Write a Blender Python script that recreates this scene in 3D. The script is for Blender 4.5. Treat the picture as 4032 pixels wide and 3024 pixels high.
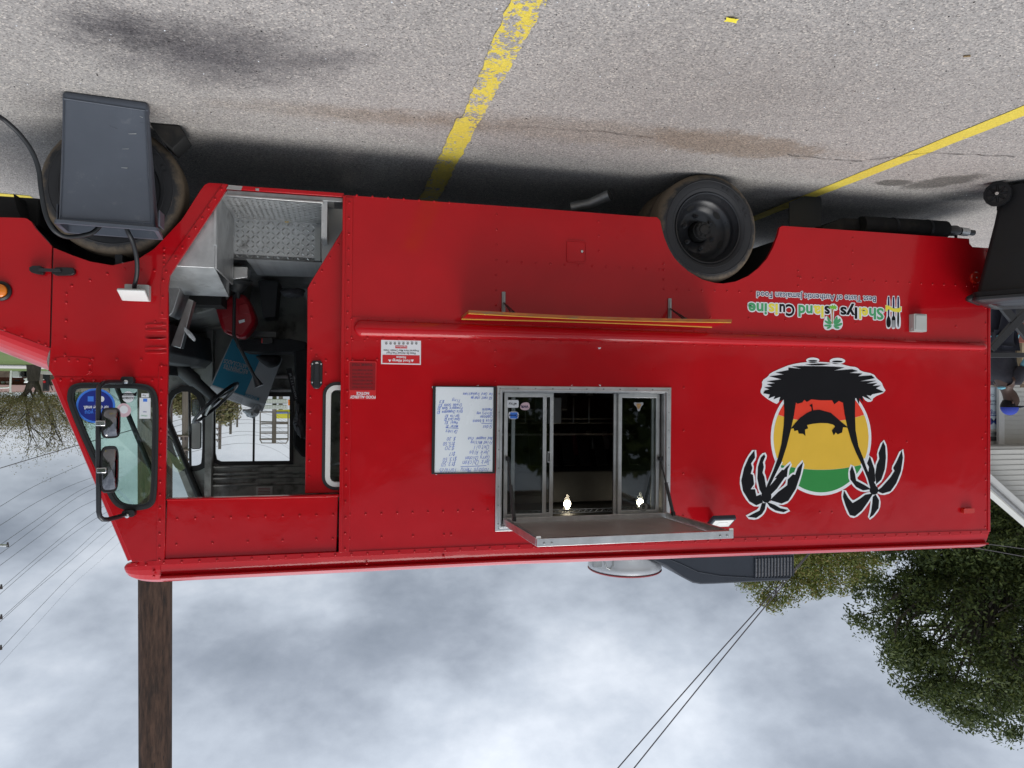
import bpy, bmesh, math, random
from mathutils import Vector, Matrix
from mathutils.geometry import tessellate_polygon
random.seed(7)
for o in list(bpy.data.objects): bpy.data.objects.remove(o)
scn = bpy.context.scene
R = math.radians
# ------------------------------------------------------------------ camera
# truck side = plane y=0, ground z=0, truck front towards +x; the photograph was taken with the phone upside down
FPX = 2800.0; YAW = R(13.5); PITCH = math.atan(30/2800.0); ROLL = 0.0085
CAM = Vector((0, -4.68, 1.605))
_f0 = Vector((-math.sin(YAW), math.cos(YAW), 0)); _r0 = Vector((math.cos(YAW), math.sin(YAW), 0)); _u0 = Vector((0, 0, 1))
FW = _f0*math.cos(PITCH) - _u0*math.sin(PITCH); _u1 = _u0*math.cos(PITCH) + _f0*math.sin(PITCH)
RT = _r0*math.cos(ROLL) + _u1*math.sin(ROLL); UP = _u1*math.cos(ROLL) - _r0*math.sin(ROLL)
cam = bpy.data.cameras.new('camera'); cam.sensor_width = 36; cam.lens = 36*FPX/4032; cam.clip_end = 5000; cam.clip_start = 0.05
co = bpy.data.objects.new('camera', cam); scn.collection.objects.link(co)
m = Matrix(((-RT.x, -UP.x, -FW.x, CAM.x), (-RT.y, -UP.y, -FW.y, CAM.y), (-RT.z, -UP.z, -FW.z, CAM.z), (0, 0, 0, 1)))
co.matrix_world = m; scn.camera = co
scn.render.resolution_x = 1024; scn.render.resolution_y = 768
# ------------------------------------------------------------------ sky, sun, exposure
SUN_EL = 68; SUN_AZ = 200      # azimuth clockwise from +y
w = bpy.data.worlds.new('World'); scn.world = w; w.use_nodes = True
nt = w.node_tree; nt.nodes.clear()
def WN(t, **k):
    n = nt.nodes.new(t)
    for a, b in k.items(): setattr(n, a, b)
    return n
def wmath(op, a, b=None):
    n = WN('ShaderNodeMath', operation=op)
    for i, v in enumerate((a, b)):
        if v is None: continue
        if isinstance(v, (int, float)): n.inputs[i].default_value = v
        else: nt.links.new(v, n.inputs[i])
    return n.outputs[0]
tc = WN('ShaderNodeTexCoord'); sp = WN('ShaderNodeSeparateXYZ'); nt.links.new(tc.outputs['Generated'], sp.inputs[0])
zz = wmath('ADD', wmath('MAXIMUM', sp.outputs[2], 0.0), 0.42)
cb = WN('ShaderNodeCombineXYZ'); nt.links.new(wmath('DIVIDE', sp.outputs[0], zz), cb.inputs[0]); nt.links.new(wmath('DIVIDE', sp.outputs[1], zz), cb.inputs[1])
cb.inputs[2].default_value = 7.9
n1 = WN('ShaderNodeTexNoise'); n1.inputs['Scale'].default_value = 1.15; n1.inputs['Detail'].default_value = 6; n1.inputs['Roughness'].default_value = 0.5; n1.inputs['Distortion'].default_value = 0.25
n2 = WN('ShaderNodeTexNoise'); n2.inputs['Scale'].default_value = 3.4; n2.inputs['Detail'].default_value = 9; n2.inputs['Roughness'].default_value = 0.6
nt.links.new(cb.outputs[0], n1.inputs['Vector']); nt.links.new(cb.outputs[0], n2.inputs['Vector'])
mixv = wmath('ADD', wmath('MULTIPLY', n1.outputs[0], 0.66), wmath('MULTIPLY', n2.outputs[0], 0.34))
rp = WN('ShaderNodeValToRGB'); nt.links.new(mixv, rp.inputs[0])
e = rp.color_ramp.elements; e[0].position = 0.37; e[0].color = (0.155, 0.18, 0.22, 1); e[1].position = 0.63; e[1].color = (0.60, 0.635, 0.69, 1)
x_ = e.new(0.45); x_.color = (0.245, 0.275, 0.325, 1); x_ = e.new(0.53); x_.color = (0.385, 0.425, 0.485, 1)
# an overcast sky brightens towards the zenith
zen = wmath('ADD', wmath('MULTIPLY', wmath('MAXIMUM', sp.outputs[2], 0.0), 1.15), 0.70)
cl = WN('ShaderNodeVectorMath', operation='SCALE'); nt.links.new(rp.outputs[0], cl.inputs[0]); nt.links.new(zen, cl.inputs['Scale'])
sky = WN('ShaderNodeTexSky', sky_type='NISHITA'); sky.sun_disc = False; sky.sun_elevation = R(SUN_EL); sky.sun_rotation = R(SUN_AZ)
bg1 = WN('ShaderNodeBackground'); bg1.inputs[1].default_value = 0.06; nt.links.new(sky.outputs[0], bg1.inputs[0])
bg2 = WN('ShaderNodeBackground'); bg2.inputs[1].default_value = 1.0; nt.links.new(cl.outputs[0], bg2.inputs[0])
mx = WN('ShaderNodeMixShader'); mx.inputs[0].default_value = 0.92; nt.links.new(bg1.outputs[0], mx.inputs[1]); nt.links.new(bg2.outputs[0], mx.inputs[2])
ow = WN('ShaderNodeOutputWorld'); nt.links.new(mx.outputs[0], ow.inputs[0])
sl = bpy.data.lights.new('sun', 'SUN'); sl.energy = 1.5; sl.angle = R(40); sl.color = (1, 0.97, 0.93)
so = bpy.data.objects.new('sun', sl); scn.collection.objects.link(so)
sd = Vector((math.sin(R(SUN_AZ))*math.cos(R(SUN_EL)), math.cos(R(SUN_AZ))*math.cos(R(SUN_EL)), math.sin(R(SUN_EL))))
so.rotation_euler = sd.to_track_quat('Z', 'Y').to_euler(); so.location = (0, -20, 30)
scn.cycles.max_bounces = 7; scn.cycles.diffuse_bounces = 3; scn.cycles.glossy_bounces = 3; scn.cycles.transparent_max_bounces = 12; scn.cycles.caustics_reflective = False; scn.cycles.caustics_refractive = False
vs = scn.view_settings; vs.view_transform = 'Standard'; vs.look = 'None'; vs.gamma = 1; vs.use_curve_mapping = False; vs.exposure = 0.54
# ------------------------------------------------------------------ measuring helpers: photograph pixel -> place
def ray(u, v):
    return FW + RT*((4032-u-2016)/FPX) - UP*((3024-v-1512)/FPX)
def P(uv, y=0.0):            # where the pixel's ray meets the plane y
    d = ray(*uv); return CAM + d*((y-CAM.y)/d.y)
def G(uv, z=0.0):            # where it meets the height z
    d = ray(*uv); return CAM + d*((z-CAM.z)/d.z)
def AT(uv, depth): return CAM + ray(*uv)*depth
def Zm(ox, oy, sc): return lambda x, y: (ox+x/sc, oy+y/sc)
z1 = Zm(0, 300, 1.58); z2 = Zm(0, 1250, 1.58); z3 = Zm(1300, 600, 1.58); z4 = Zm(1300, 1450, 1.58); z5 = Zm(2600, 600, 1.5447); z6 = Zm(2600, 1350, 1.5447)
zA = Zm(600, 700, 2.3707); zB = Zm(600, 1300, 2.37); zC = Zm(200, 1450, 2.37); zD = Zm(1300, 1300, 4.148); zE = Zm(1650, 1480, 3.949); zF = Zm(1900, 1480, 2.37)
zG = Zm(2900, 1100, 3.16); zH = Zm(2850, 1350, 2.2125); zI = Zm(2250, 2080, 2.212); zJ = Zm(2550, 600, 3.016); zK = Zm(2950, 700, 2.212); zL = Zm(1800, 1100, 1.9235)
zM = Zm(0, 700, 2.074); zN = Zm(100, 300, 2.0743); zO = Zm(640, 1050, 3.3515); zQ = Zm(3800, 1000, 4.1475); zR = Zm(3800, 1380, 4.1475); zT = Zm(0, 1350, 3.016)
zV = Zm(1150, 1350, 2.764); zW = Zm(0, 1900, 2.074); zX = Zm(640, 1500, 4.096); zY = Zm(0, 1380, 8.296); zS = Zm(1.0, 1.0, 1/1.8228)
def dsp(x, y): return (x*1.8228, y*1.8228)
# ------------------------------------------------------------------ scene helpers
WM = {}
def link(o, parent, loc):
    scn.collection.objects.link(o); o.location = loc; WM[o.name] = Matrix.Translation(loc)
    if parent: o.parent = parent; o.matrix_parent_inverse = WM[parent.name].inverted()
    return o
def tag(o, label=None, cat=None, group=None, kind=None):
    for k, v in (('label', label), ('category', cat), ('group', group), ('kind', kind)):
        if v: o[k] = v
    return o
def thing(name, loc, label, cat, group=None):
    return tag(link(bpy.data.objects.new(name, None), None, Vector(loc)), label, cat, group)
class MB:
    def __init__(s): s.v = []; s.f = []
    def add(s, vs, fs):
        n = len(s.v); s.v += [Vector(p) for p in vs]; s.f += [tuple(i+n for i in f) for f in fs]; return s
    def box(s, c, size, rot=None):
        c = Vector(c); h = Vector(size)/2; vs = []
        for i in (-1, 1):
            for j in (-1, 1):
                for k in (-1, 1):
                    p = Vector((i*h.x, j*h.y, k*h.z)); vs.append(c + (rot @ p if rot else p))
        return s.add(vs, [(0, 1, 3, 2), (4, 6, 7, 5), (0, 4, 5, 1), (2, 3, 7, 6), (0, 2, 6, 4), (1, 5, 7, 3)])
    def bb(s, a, b):
        a = Vector(a); b = Vector(b); return s.box((a+b)/2, [abs(q) for q in (b-a)])
    def prism(s, outer, y0, y1, holes=(), axis='y'):
        loops = [[(p[0], p[-1]) for p in l] for l in [outer]+list(holes)]
        tris = tessellate_polygon([[Vector((p[0], p[1], 0)) for p in l] for l in loops])
        flat = [p for l in loops for p in l]; n = len(flat)
        vs = [Vector((p[0], y0, p[1])) for p in flat] + [Vector((p[0], y1, p[1])) for p in flat]
        fs = [tuple(t) for t in tris] + [tuple(i+n for i in reversed(t)) for t in tris]; k = 0
        for l in loops:
            L = len(l)
            for i in range(L):
                a = k+i; b = k+(i+1) % L; fs.append((a, b, b+n, a+n))
            k += L
        return s.add(vs, fs)
    def quad(s, *p): return s.add(p, [tuple(range(len(p)))])
    def hexa(s, f, b):       # two matching polygons joined
        n = len(f)
        return s.add(list(f)+list(b), [tuple(range(n)), tuple(range(2*n-1, n-1, -1))] + [(i, i+n, (i+1) % n+n, (i+1) % n) for i in range(n)])
    def tube(s, pts, r, n=8, cap=True):
        pts = [Vector(p) for p in pts]; rs = r if isinstance(r, (list, tuple)) else [r]*len(pts); base = len(s.v); up = None
        for i, p in enumerate(pts):
            d = (pts[min(i+1, len(pts)-1)]-pts[max(i-1, 0)]).normalized()
            if up is None: up = d.orthogonal().normalized()
            up = (up - d*up.dot(d)).normalized(); sd_ = d.cross(up)
            for k in range(n):
                a = 2*math.pi*k/n; s.v.append(p + (up*math.cos(a)+sd_*math.sin(a))*rs[i])
        for i in range(len(pts)-1):
            for k in range(n):
                a = base+i*n+k; b = base+i*n+(k+1) % n; s.f.append((a, b, b+n, a+n))
        if cap:
            s.f.append(tuple(base+k for k in reversed(range(n)))); s.f.append(tuple(base+(len(pts)-1)*n+k for k in range(n)))
        return s
    def lathe(s, c, prof, n=32, ax='y', closed=False):     # prof: (radius, distance along axis)
        c = Vector(c); base = len(s.v)
        for (r, h) in prof:
            for k in range(n):
                a = 2*math.pi*k/n; q = (r*math.cos(a), r*math.sin(a))
                s.v.append(c + (Vector((q[0], h, q[1])) if ax == 'y' else Vector((q[0], q[1], h)) if ax == 'z' else Vector((h, q[0], q[1]))))
        m_ = len(prof)
        for i in range(m_ if closed else m_-1):
            for k in range(n):
                a = base+i*n+k; b = base+i*n+(k+1) % n; i2 = (i+1) % m_; s.f.append((a, b, base+i2*n+(k+1) % n, base+i2*n+k))
        return s
    def disc(s, c, r, n=24, ax='y'):
        c = Vector(c); vs = []
        for k in range(n):
            a = 2*math.pi*k/n; q = (r*math.cos(a), r*math.sin(a)); vs.append(c+(Vector((q[0], 0, q[1])) if ax == 'y' else Vector((q[0], q[1], 0))))
        return s.add(vs, [tuple(range(n))])
    def sweep(s, prof, x0, x1, nseg=1, close=False):      # profile in (y,z) swept along x; prof may be a function of x
        base = len(s.v); xs = [x0+(x1-x0)*i/nseg for i in range(nseg+1)]; n = None
        for x in xs:
            pr = prof(x) if callable(prof) else prof; n = len(pr)
            for (y, z) in pr: s.v.append(Vector((x, y, z)))
        for i in range(nseg):
            for k in range(n if close else n-1):
                a = base+i*n+k; b = base+i*n+(k+1) % n; s.f.append((a, b, b+n, a+n))
        return s
    def build(s, name, mat, parent=None, smooth=35, bevel=0, origin=None, kind=None, label=None, recalc=True):
        c = Vector(origin) if origin is not None else (sum(s.v, Vector())/max(1, len(s.v)))
        me = bpy.data.meshes.new(name); me.from_pydata([tuple(p-c) for p in s.v], [], s.f); me.materials.append(mat)
        if recalc:
            bm = bmesh.new(); bm.from_mesh(me); bmesh.ops.recalc_face_normals(bm, faces=bm.faces); bm.to_mesh(me); bm.free()
        if smooth:
            me.polygons.foreach_set('use_smooth', [True]*len(me.polygons)); me.set_sharp_from_angle(angle=R(smooth))
        o = link(bpy.data.objects.new(name, me), parent, c)
        if bevel:
            b = o.modifiers.new('bevel', 'BEVEL'); b.width = bevel; b.segments = 2; b.limit_method = 'ANGLE'; b.angle_limit = R(40)
        return tag(o, label, None, None, kind)
def copy_tree(o, off, parent=None):
    c = o.copy(); scn.collection.objects.link(c)
    WM[c.name] = WM[o.name] if parent else Matrix.Translation(off) @ WM[o.name]
    if parent: c.parent = parent
    else: c.location = Vector(o.location)+Vector(off)
    for ch in list(o.children): copy_tree(ch, off, c)
    return c
def smoothpoly(pts, k=2):                     # Chaikin corner cutting on a closed loop
    pts = [Vector((p[0], p[-1])) for p in pts]
    for _ in range(k):
        q = []
        for i in range(len(pts)):
            a, b = pts[i], pts[(i+1) % len(pts)]; q += [a*0.75+b*0.25, a*0.25+b*0.75]
        pts = q
    return [(p.x, p.y) for p in pts]
def grow(pts, d):                             # push a closed loop outwards
    pts = [Vector((p[0], p[-1])) for p in pts]; n = len(pts)
    area = sum(pts[i].x*pts[(i+1) % n].y-pts[(i+1) % n].x*pts[i].y for i in range(n)); sg = 1 if area > 0 else -1; out = []
    for i in range(n):
        a, b, c = pts[i-1], pts[i], pts[(i+1) % n]; t1 = (b-a); t2 = (c-b)
        if t1.length < 1e-9 or t2.length < 1e-9: out.append(b); continue
        t1.normalize(); t2.normalize(); nn = Vector((t1.y+t2.y, -t1.x-t2.x))*sg
        if nn.length < 1e-6: out.append(b+t1*d); continue
        nn.normalize(); c_ = max(0.5, nn.dot(Vector((t1.y, -t1.x))*sg)); out.append(b+nn*(d/c_))
    return [(p.x, p.y) for p in out]
def roundc(pts, r=0.012, n=4):                # round the corners of a loop by a fixed radius
    pts = [Vector((p[0], p[-1])) for p in pts]; out = []
    for i in range(len(pts)):
        a, b, c = pts[i-1], pts[i], pts[(i+1) % len(pts)]; d1 = (a-b); d2 = (c-b); r1 = min(r, d1.length*.45); r2 = min(r, d2.length*.45); p = b+d1.normalized()*r1; q = b+d2.normalized()*r2
        for k in range(n+1): t = k/n; out.append((p*(1-t)**2+b*2*t*(1-t)+q*t*t))
    return [(p.x, p.y) for p in out]
def rrect(x0, x1, z0, z1_, r, n=6):
    pts = []
    for (cx, cz, a0) in ((x1-r, z1_-r, 0), (x0+r, z1_-r, 90), (x0+r, z0+r, 180), (x1-r, z0+r, 270)):
        for k in range(n+1):
            a = R(a0+90*k/n); pts.append((cx+r*math.cos(a), cz+r*math.sin(a)))
    return pts
def pl(fn, pts, y=0.0): return [(q.x, q.z) for q in (P(fn(*p), y) for p in pts)]
# ------------------------------------------------------------------ materials
def NM(name):
    mt = bpy.data.materials.new(name); mt.use_nodes = True; t = mt.node_tree; b = t.nodes['Principled BSDF']; return mt, t, b
def node(t, ty, **k):
    n = t.nodes.new(ty)
    for a, b in k.items():
        if a in n.bl_rna.properties: setattr(n, a, b)
        else: n.inputs[a].default_value = b
    return n
def noise(t, scale, detail=3, rough=0.5, vec=None, dist=0):
    n = node(t, 'ShaderNodeTexNoise'); n.inputs['Scale'].default_value = scale; n.inputs['Detail'].default_value = detail; n.inputs['Roughness'].default_value = rough; n.inputs['Distortion'].default_value = dist
    if vec: t.links.new(vec, n.inputs['Vector'])
    return n.outputs[0]
def ramp(t, fac, stops):
    n = t.nodes.new('ShaderNodeValToRGB'); t.links.new(fac, n.inputs[0]); e = n.color_ramp.elements
    while len(e) < len(stops): e.new(0.5)
    for i, (p, c) in enumerate(stops):
        e[i].position = p; e[i].color = tuple(c)+(1,) if len(c) == 3 else c
    return n.outputs[0]
def mixc(t, fac, a, b, mode='MIX'):
    n = t.nodes.new('ShaderNodeMix'); n.data_type = 'RGBA'; n.blend_type = mode
    for i, v in ((0, fac), (6, a), (7, b)):
        if isinstance(v, (int, float)): n.inputs[i].default_value = v
        elif isinstance(v, tuple): n.inputs[i].default_value = v+(1,) if len(v) == 3 else v
        else: t.links.new(v, n.inputs[i])
    return n.outputs[2]
def tmath(t, op, a, b=None):
    n = t.nodes.new('ShaderNodeMath'); n.operation = op
    for i, v in enumerate((a, b)):
        if v is None: continue
        if isinstance(v, (int, float)): n.inputs[i].default_value = v
        else: t.links.new(v, n.inputs[i])
    return n.outputs[0]
def bumpn(t, b, h, strength, dist=0.01):
    n = t.nodes.new('ShaderNodeBump'); n.inputs['Strength'].default_value = strength; n.inputs['Distance'].default_value = dist
    t.links.new(h, n.inputs['Height']); t.links.new(n.outputs[0], b.inputs['Normal'])
def mat(name, col, rough=0.5, metal=0, coat=0, var=0.12, vs_=4, bump=0, bs=60, spec=0.5, rvar=0.1, emit=0, dirt=None, stretch=None):
    mt, t, b = NM(name); tcn = t.nodes.new('ShaderNodeTexCoord'); vec = tcn.outputs['Object']
    if stretch:
        mp = t.nodes.new('ShaderNodeMapping'); mp.inputs['Scale'].default_value = stretch; t.links.new(vec, mp.inputs[0]); vec = mp.outputs[0]
    nz = noise(t, vs_, 5, 0.6, vec)
    lo = tuple(c*(1-var) for c in col); hi = tuple(min(1, c*(1+var)) for c in col)
    c = ramp(t, nz, [(0.3, lo), (0.7, hi)])
    if dirt:
        n2_ = noise(t, dirt[1], 6, 0.65, vec); c = mixc(t, ramp(t, n2_, [(dirt[2], (0, 0, 0)), (dirt[2]+0.18, (1, 1, 1))]), c, dirt[0])
    t.links.new(c, b.inputs['Base Color'])
    rr = tmath(t, 'ADD', tmath(t, 'MULTIPLY', noise(t, vs_*2.3, 4, 0.6, vec), rvar*2), rough-rvar); t.links.new(rr, b.inputs['Roughness'])
    b.inputs['Metallic'].default_value = metal; b.inputs['Coat Weight'].default_value = coat; b.inputs['Coat Roughness'].default_value = 0.06; b.inputs['Specular IOR Level'].default_value = spec
    if bump: bumpn(t, b, noise(t, bs, 4, 0.6, vec), bump)
    if emit: b.inputs['Emission Color'].default_value = tuple(col)+(1,); b.inputs['Emission Strength'].default_value = emit
    return mt
def glass(name, tint, refl=0.06, film=0.0):
    mt = bpy.data.materials.new(name); mt.use_nodes = True; t = mt.node_tree; t.nodes.clear()
    o = t.nodes.new('ShaderNodeOutputMaterial'); tr = t.nodes.new('ShaderNodeBsdfTransparent'); tr.inputs[0].default_value = tint+(1,)
    gl = t.nodes.new('ShaderNodeBsdfGlossy'); gl.inputs['Roughness'].default_value = 0.02
    lw = t.nodes.new('ShaderNodeLayerWeight'); lw.inputs[0].default_value = 0.5; fr_o = tmath(t, 'ADD', tmath(t, 'MULTIPLY', tmath(t, 'POWER', lw.outputs['Facing'], 5), 0.9), 0.04); mx_ = t.nodes.new('ShaderNodeMixShader')
    t.links.new(tmath(t, 'ADD', tmath(t, 'MULTIPLY', fr_o, 1.0), film), mx_.inputs[0]); t.links.new(tr.outputs[0], mx_.inputs[1]); t.links.new(gl.outputs[0], mx_.inputs[2]); t.links.new(mx_.outputs[0], o.inputs[0])
    return mt
K = {}
def red_paint(name, col):
    mt, t, b = NM(name); vec = t.nodes.new('ShaderNodeTexCoord').outputs['Object']
    c = ramp(t, noise(t, 1.7, 5, 0.6, vec), [(0.3, tuple(q*0.9 for q in col)), (0.7, tuple(q*1.07 for q in col))])
    sc_ = ramp(t, noise(t, 9, 8, 0.75, vec), [(0.68, (0, 0, 0)), (0.76, (1, 1, 1))]); c = mixc(t, tmath(t, 'MULTIPLY', sc_, 0.16), c, (0.45, 0.08, 0.07))
    t.links.new(c, b.inputs['Base Color'])
    t.links.new(tmath(t, 'ADD', tmath(t, 'MULTIPLY', noise(t, 3, 5, 0.7, vec), 0.22), 0.20), b.inputs['Roughness'])
    b.inputs['Coat Weight'].default_value = 0.55; b.inputs['Coat Roughness'].default_value = 0.05; b.inputs['Specular IOR Level'].default_value = 0.12
    h = tmath(t, 'ADD', tmath(t, 'MULTIPLY', noise(t, 160, 2, 0.5, vec), 0.02), tmath(t, 'ADD', noise(t, 2.6, 2, 0.4, vec), tmath(t, 'MULTIPLY', noise(t, 14, 2, 0.5, vec), 0.10)))
    bumpn(t, b, h, 0.26, 0.02); n = [x for x in t.nodes if x.type == 'BUMP'][0]; t.links.new(n.outputs[0], b.inputs['Coat Normal'])
    return mt
K['red'] = red_paint('red_paint', (0.48, 0.0045, 0.010))
K['redlens'] = mat('red_lens', (0.55, 0.02, 0.01), 0.2, coat=0.5)
K['amber'] = mat('amber_lens', (0.85, 0.22, 0.01), 0.2, coat=0.5)
K['spun'] = mat('spun_aluminium', (0.60, 0.61, 0.62), 0.38, 0.55, var=0.12)
K['alu'] = mat('aluminium', (0.62, 0.62, 0.61), 0.38, 1, var=0.15, vs_=8, bump=0.05, bs=90)
K['alu_dull'] = mat('dull_aluminium', (0.58, 0.59, 0.59), 0.42, 0.7, var=0.25, vs_=5, bump=0.05, bs=60, dirt=((0.26, 0.25, 0.24), 6, 0.58))
K['steel'] = mat('galvanised_steel', (0.36, 0.37, 0.37), 0.45, 0.8, var=0.2, vs_=10)
K['dark_chrome'] = mat('smoked_chrome', (0.22, 0.22, 0.23), 0.12, 1, var=0.3, vs_=9, rvar=0.04)
K['chrome'] = mat('chrome', (0.72, 0.72, 0.72), 0.12, 1, var=0.05, rvar=0.04)
K['black'] = mat('black_plastic', (0.012, 0.012, 0.013), 0.45, var=0.2, bump=0.04, bs=200)
K['gloss_black'] = mat('black_steel', (0.022, 0.023, 0.026), 0.3, var=0.2)
K['rubber'] = mat('black_rubber', (0.016, 0.017, 0.018), 0.55, var=0.2, bump=0.05, bs=120)
K['under'] = mat('chassis_black', (0.012, 0.012, 0.012), 0.8, var=0.3, dirt=((0.05, 0.042, 0.034), 3, 0.55))
K['white'] = mat('white_plastic', (0.72, 0.73, 0.70), 0.4, var=0.05)
K['grey_box'] = mat('light_grey_plastic', (0.50, 0.52, 0.50), 0.4, var=0.06)
K['whiteboard'] = mat('whiteboard', (0.80, 0.86, 0.90), 0.25, var=0.03, vs_=2, coat=0.3)
K['ink'] = mat('blue_marker', (0.06, 0.14, 0.55), 0.5, var=0.35, vs_=25)
K['vinyl_white'] = mat('white_vinyl', (0.80, 0.82, 0.85), 0.35, var=0.03)
K['vinyl_black'] = mat('black_vinyl', (0.008, 0.008, 0.010), 0.5, var=0.1, spec=0.15)
K['vinyl_navy'] = mat('navy_vinyl', (0.018, 0.022, 0.09), 0.5, var=0.1, spec=0.15)
K['vinyl_green'] = mat('green_vinyl', (0.028, 0.27, 0.055), 0.35, var=0.05)
K['vinyl_mint'] = mat('mint_vinyl', (0.07, 0.37, 0.15), 0.35, var=0.05)
K['vinyl_yellow'] = mat('yellow_vinyl', (0.80, 0.50, 0.045), 0.35, var=0.04)
K['vinyl_lemon'] = mat('lemon_vinyl', (0.85, 0.74, 0.07), 0.35, var=0.04)
K['vinyl_red'] = mat('orange_red_vinyl', (0.82, 0.045, 0.018), 0.35, var=0.04)
K['notice_red'] = mat('notice_red', (0.60, 0.02, 0.025), 0.3, var=0.05)
K['notice_dark'] = mat('notice_dark_red', (0.27, 0.006, 0.010), 0.3, var=0.1)
K['fade_ink'] = mat('faded_dark_ink', (0.05, 0.01, 0.012), 0.5, var=0.3)
K['trunk_tan'] = mat('tan_print', (0.42, 0.24, 0.09), 0.4, var=0.2, vs_=60)
K['lime'] = mat('lime_print', (0.20, 0.55, 0.04), 0.4)
K['blue_dark'] = mat('royal_blue_print', (0.012, 0.025, 0.24), 0.3)
K['blue_light'] = mat('sky_blue_print', (0.06, 0.22, 0.78), 0.3)
K['pink'] = mat('pale_pink_print', (0.70, 0.50, 0.55), 0.4)
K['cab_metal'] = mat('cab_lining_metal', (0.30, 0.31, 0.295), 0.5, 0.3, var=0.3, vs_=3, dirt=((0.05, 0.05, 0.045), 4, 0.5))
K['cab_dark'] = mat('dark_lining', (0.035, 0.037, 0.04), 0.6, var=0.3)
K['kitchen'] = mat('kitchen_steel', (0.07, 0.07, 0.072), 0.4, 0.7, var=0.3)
K['fabric_black'] = mat('black_fabric', (0.013, 0.013, 0.015), 0.9, var=0.3, vs_=30, bump=0.2, bs=300)
K['fabric_grey'] = mat('grey_fabric', (0.09, 0.09, 0.10), 0.9, var=0.25, vs_=12, bump=0.3, bs=40)
K['jug'] = mat('red_jug_plastic', (0.30, 0.006, 0.014), 0.35, var=0.1)
K['teal'] = mat('teal_carton_print', (0.012, 0.19, 0.31), 0.6, var=0.06)
K['carton'] = mat('pale_carton', (0.36, 0.37, 0.39), 0.7, var=0.06)
K['carton_side'] = mat('grey_carton', (0.30, 0.30, 0.31), 0.7, var=0.06)
K['print_grey'] = mat('dark_print', (0.06, 0.06, 0.07), 0.7)
K['bag'] = mat('white_bag_plastic', (0.66, 0.68, 0.70), 0.35, var=0.1, bump=0.5, bs=14)
K['can'] = mat('slate_grey_plastic', (0.085, 0.098, 0.122), 0.5, var=0.10, vs_=3, bump=0.04, bs=90, dirt=((0.15, 0.16, 0.18), 11, 0.60))
K['bin'] = mat('bin_plastic', (0.010, 0.0105, 0.012), 0.5, var=0.2, bump=0.06, bs=150, spec=0.35, dirt=((0.022, 0.022, 0.024), 9, 0.6))
K['cable'] = mat('cable_rubber', (0.014, 0.016, 0.018), 0.5, var=0.2)
K['ac'] = mat('dark_grey_shroud', (0.040, 0.047, 0.060), 0.6, var=0.1, vs_=2, spec=0.25)
K['fin'] = mat('condenser_fins', (0.25, 0.25, 0.26), 0.5, 0.7, stretch=(1, 1, 90), var=0.4, vs_=2)
K['shelf_edge'] = mat('worn_orange_board_edge', (0.36, 0.10, 0.018), 0.55, var=0.3, vs_=9, dirt=((0.17, 0.13, 0.08), 7, 0.54), stretch=(1, 1, 6))
K['yellow_trim'] = mat('yellow_trim', (0.85, 0.66, 0.10), 0.4, var=0.1)
K['panel_grey'] = mat('awning_underside', (0.30, 0.29, 0.27), 0.45, var=0.06)
K['brass'] = mat('brass_tan_strip', (0.25, 0.17, 0.08), 0.5)
K['bulb'] = mat('lit_bulb', (1.0, 0.86, 0.62), 0.3, emit=14, var=0)
K['lens_white'] = mat('lamp_lens', (0.70, 0.70, 0.66), 0.3)
K['yellow_plastic'] = mat('yellow_plastic', (0.80, 0.56, 0.04), 0.4)
K['glass_clear'] = glass('clear_glass', (0.985, 0.99, 0.988)); K['glass_green'] = glass('green_tinted_glass', (0.86, 0.965, 0.93), film=0.015); K['glass_dark'] = glass('dark_tinted_glass', (0.80, 0.82, 0.82), film=0.0)
K['pole'] = mat('creosoted_wood', (0.070, 0.038, 0.025), 0.85, var=0.7, vs_=20, bump=0.8, bs=34, stretch=(1, 1, 0.16), dirt=((0.025, 0.015, 0.011), 12, 0.5))
K['pole_grey'] = mat('weathered_pole', (0.17, 0.14, 0.12), 0.85, var=0.3, stretch=(1, 1, 0.1))
K['wire'] = mat('wire', (0.10, 0.09, 0.10), 0.6)
K['insul'] = mat('insulator', (0.06, 0.05, 0.05), 0.4)
K['siding'] = mat('cream_vinyl_siding', (0.56, 0.55, 0.51), 0.55, var=0.05, vs_=1.5)
K['trim_white'] = mat('white_trim', (0.66, 0.66, 0.64), 0.5, var=0.05)
K['soffit'] = mat('soffit', (0.36, 0.35, 0.32), 0.6)
K['roof_shingle'] = mat('grey_shingle', (0.20, 0.20, 0.20), 0.9, var=0.25, vs_=20)
K['fence'] = mat('weathered_plank', (0.20, 0.145, 0.10), 0.85, var=0.4, vs_=9, stretch=(6, 6, 0.5), bump=0.3, bs=30)
K['fence_new'] = mat('pale_post_wood', (0.38, 0.31, 0.20), 0.8, var=0.2)
K['skin'] = mat('brown_skin', (0.055, 0.026, 0.016), 0.55, var=0.1)
K['shirt_blue'] = mat('light_blue_cloth', (0.19, 0.46, 0.56), 0.9, var=0.15, vs_=14, bump=0.4, bs=20)
K['cap_blue'] = mat('royal_blue_cap', (0.018, 0.04, 0.30), 0.8, var=0.1)
K['tunic'] = mat('charcoal_cloth', (0.022, 0.022, 0.029), 0.95, var=0.2, vs_=10, bump=0.4, bs=15)
K['navy_cloth'] = mat('navy_cloth', (0.012, 0.014, 0.024), 0.95)
K['mach_yellow'] = mat('machine_yellow', (0.82, 0.55, 0.03), 0.4)
K['mach_black'] = mat('machine_black', (0.015, 0.016, 0.018), 0.5)
K['maroon'] = mat('maroon_plastic', (0.13, 0.006, 0.012), 0.5)
K['sign_white'] = mat('sign_white', (0.62, 0.70, 0.76), 0.5, var=0.03)
K['sign_blue'] = mat('sign_blue', (0.04, 0.08, 0.30), 0.5)
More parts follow.
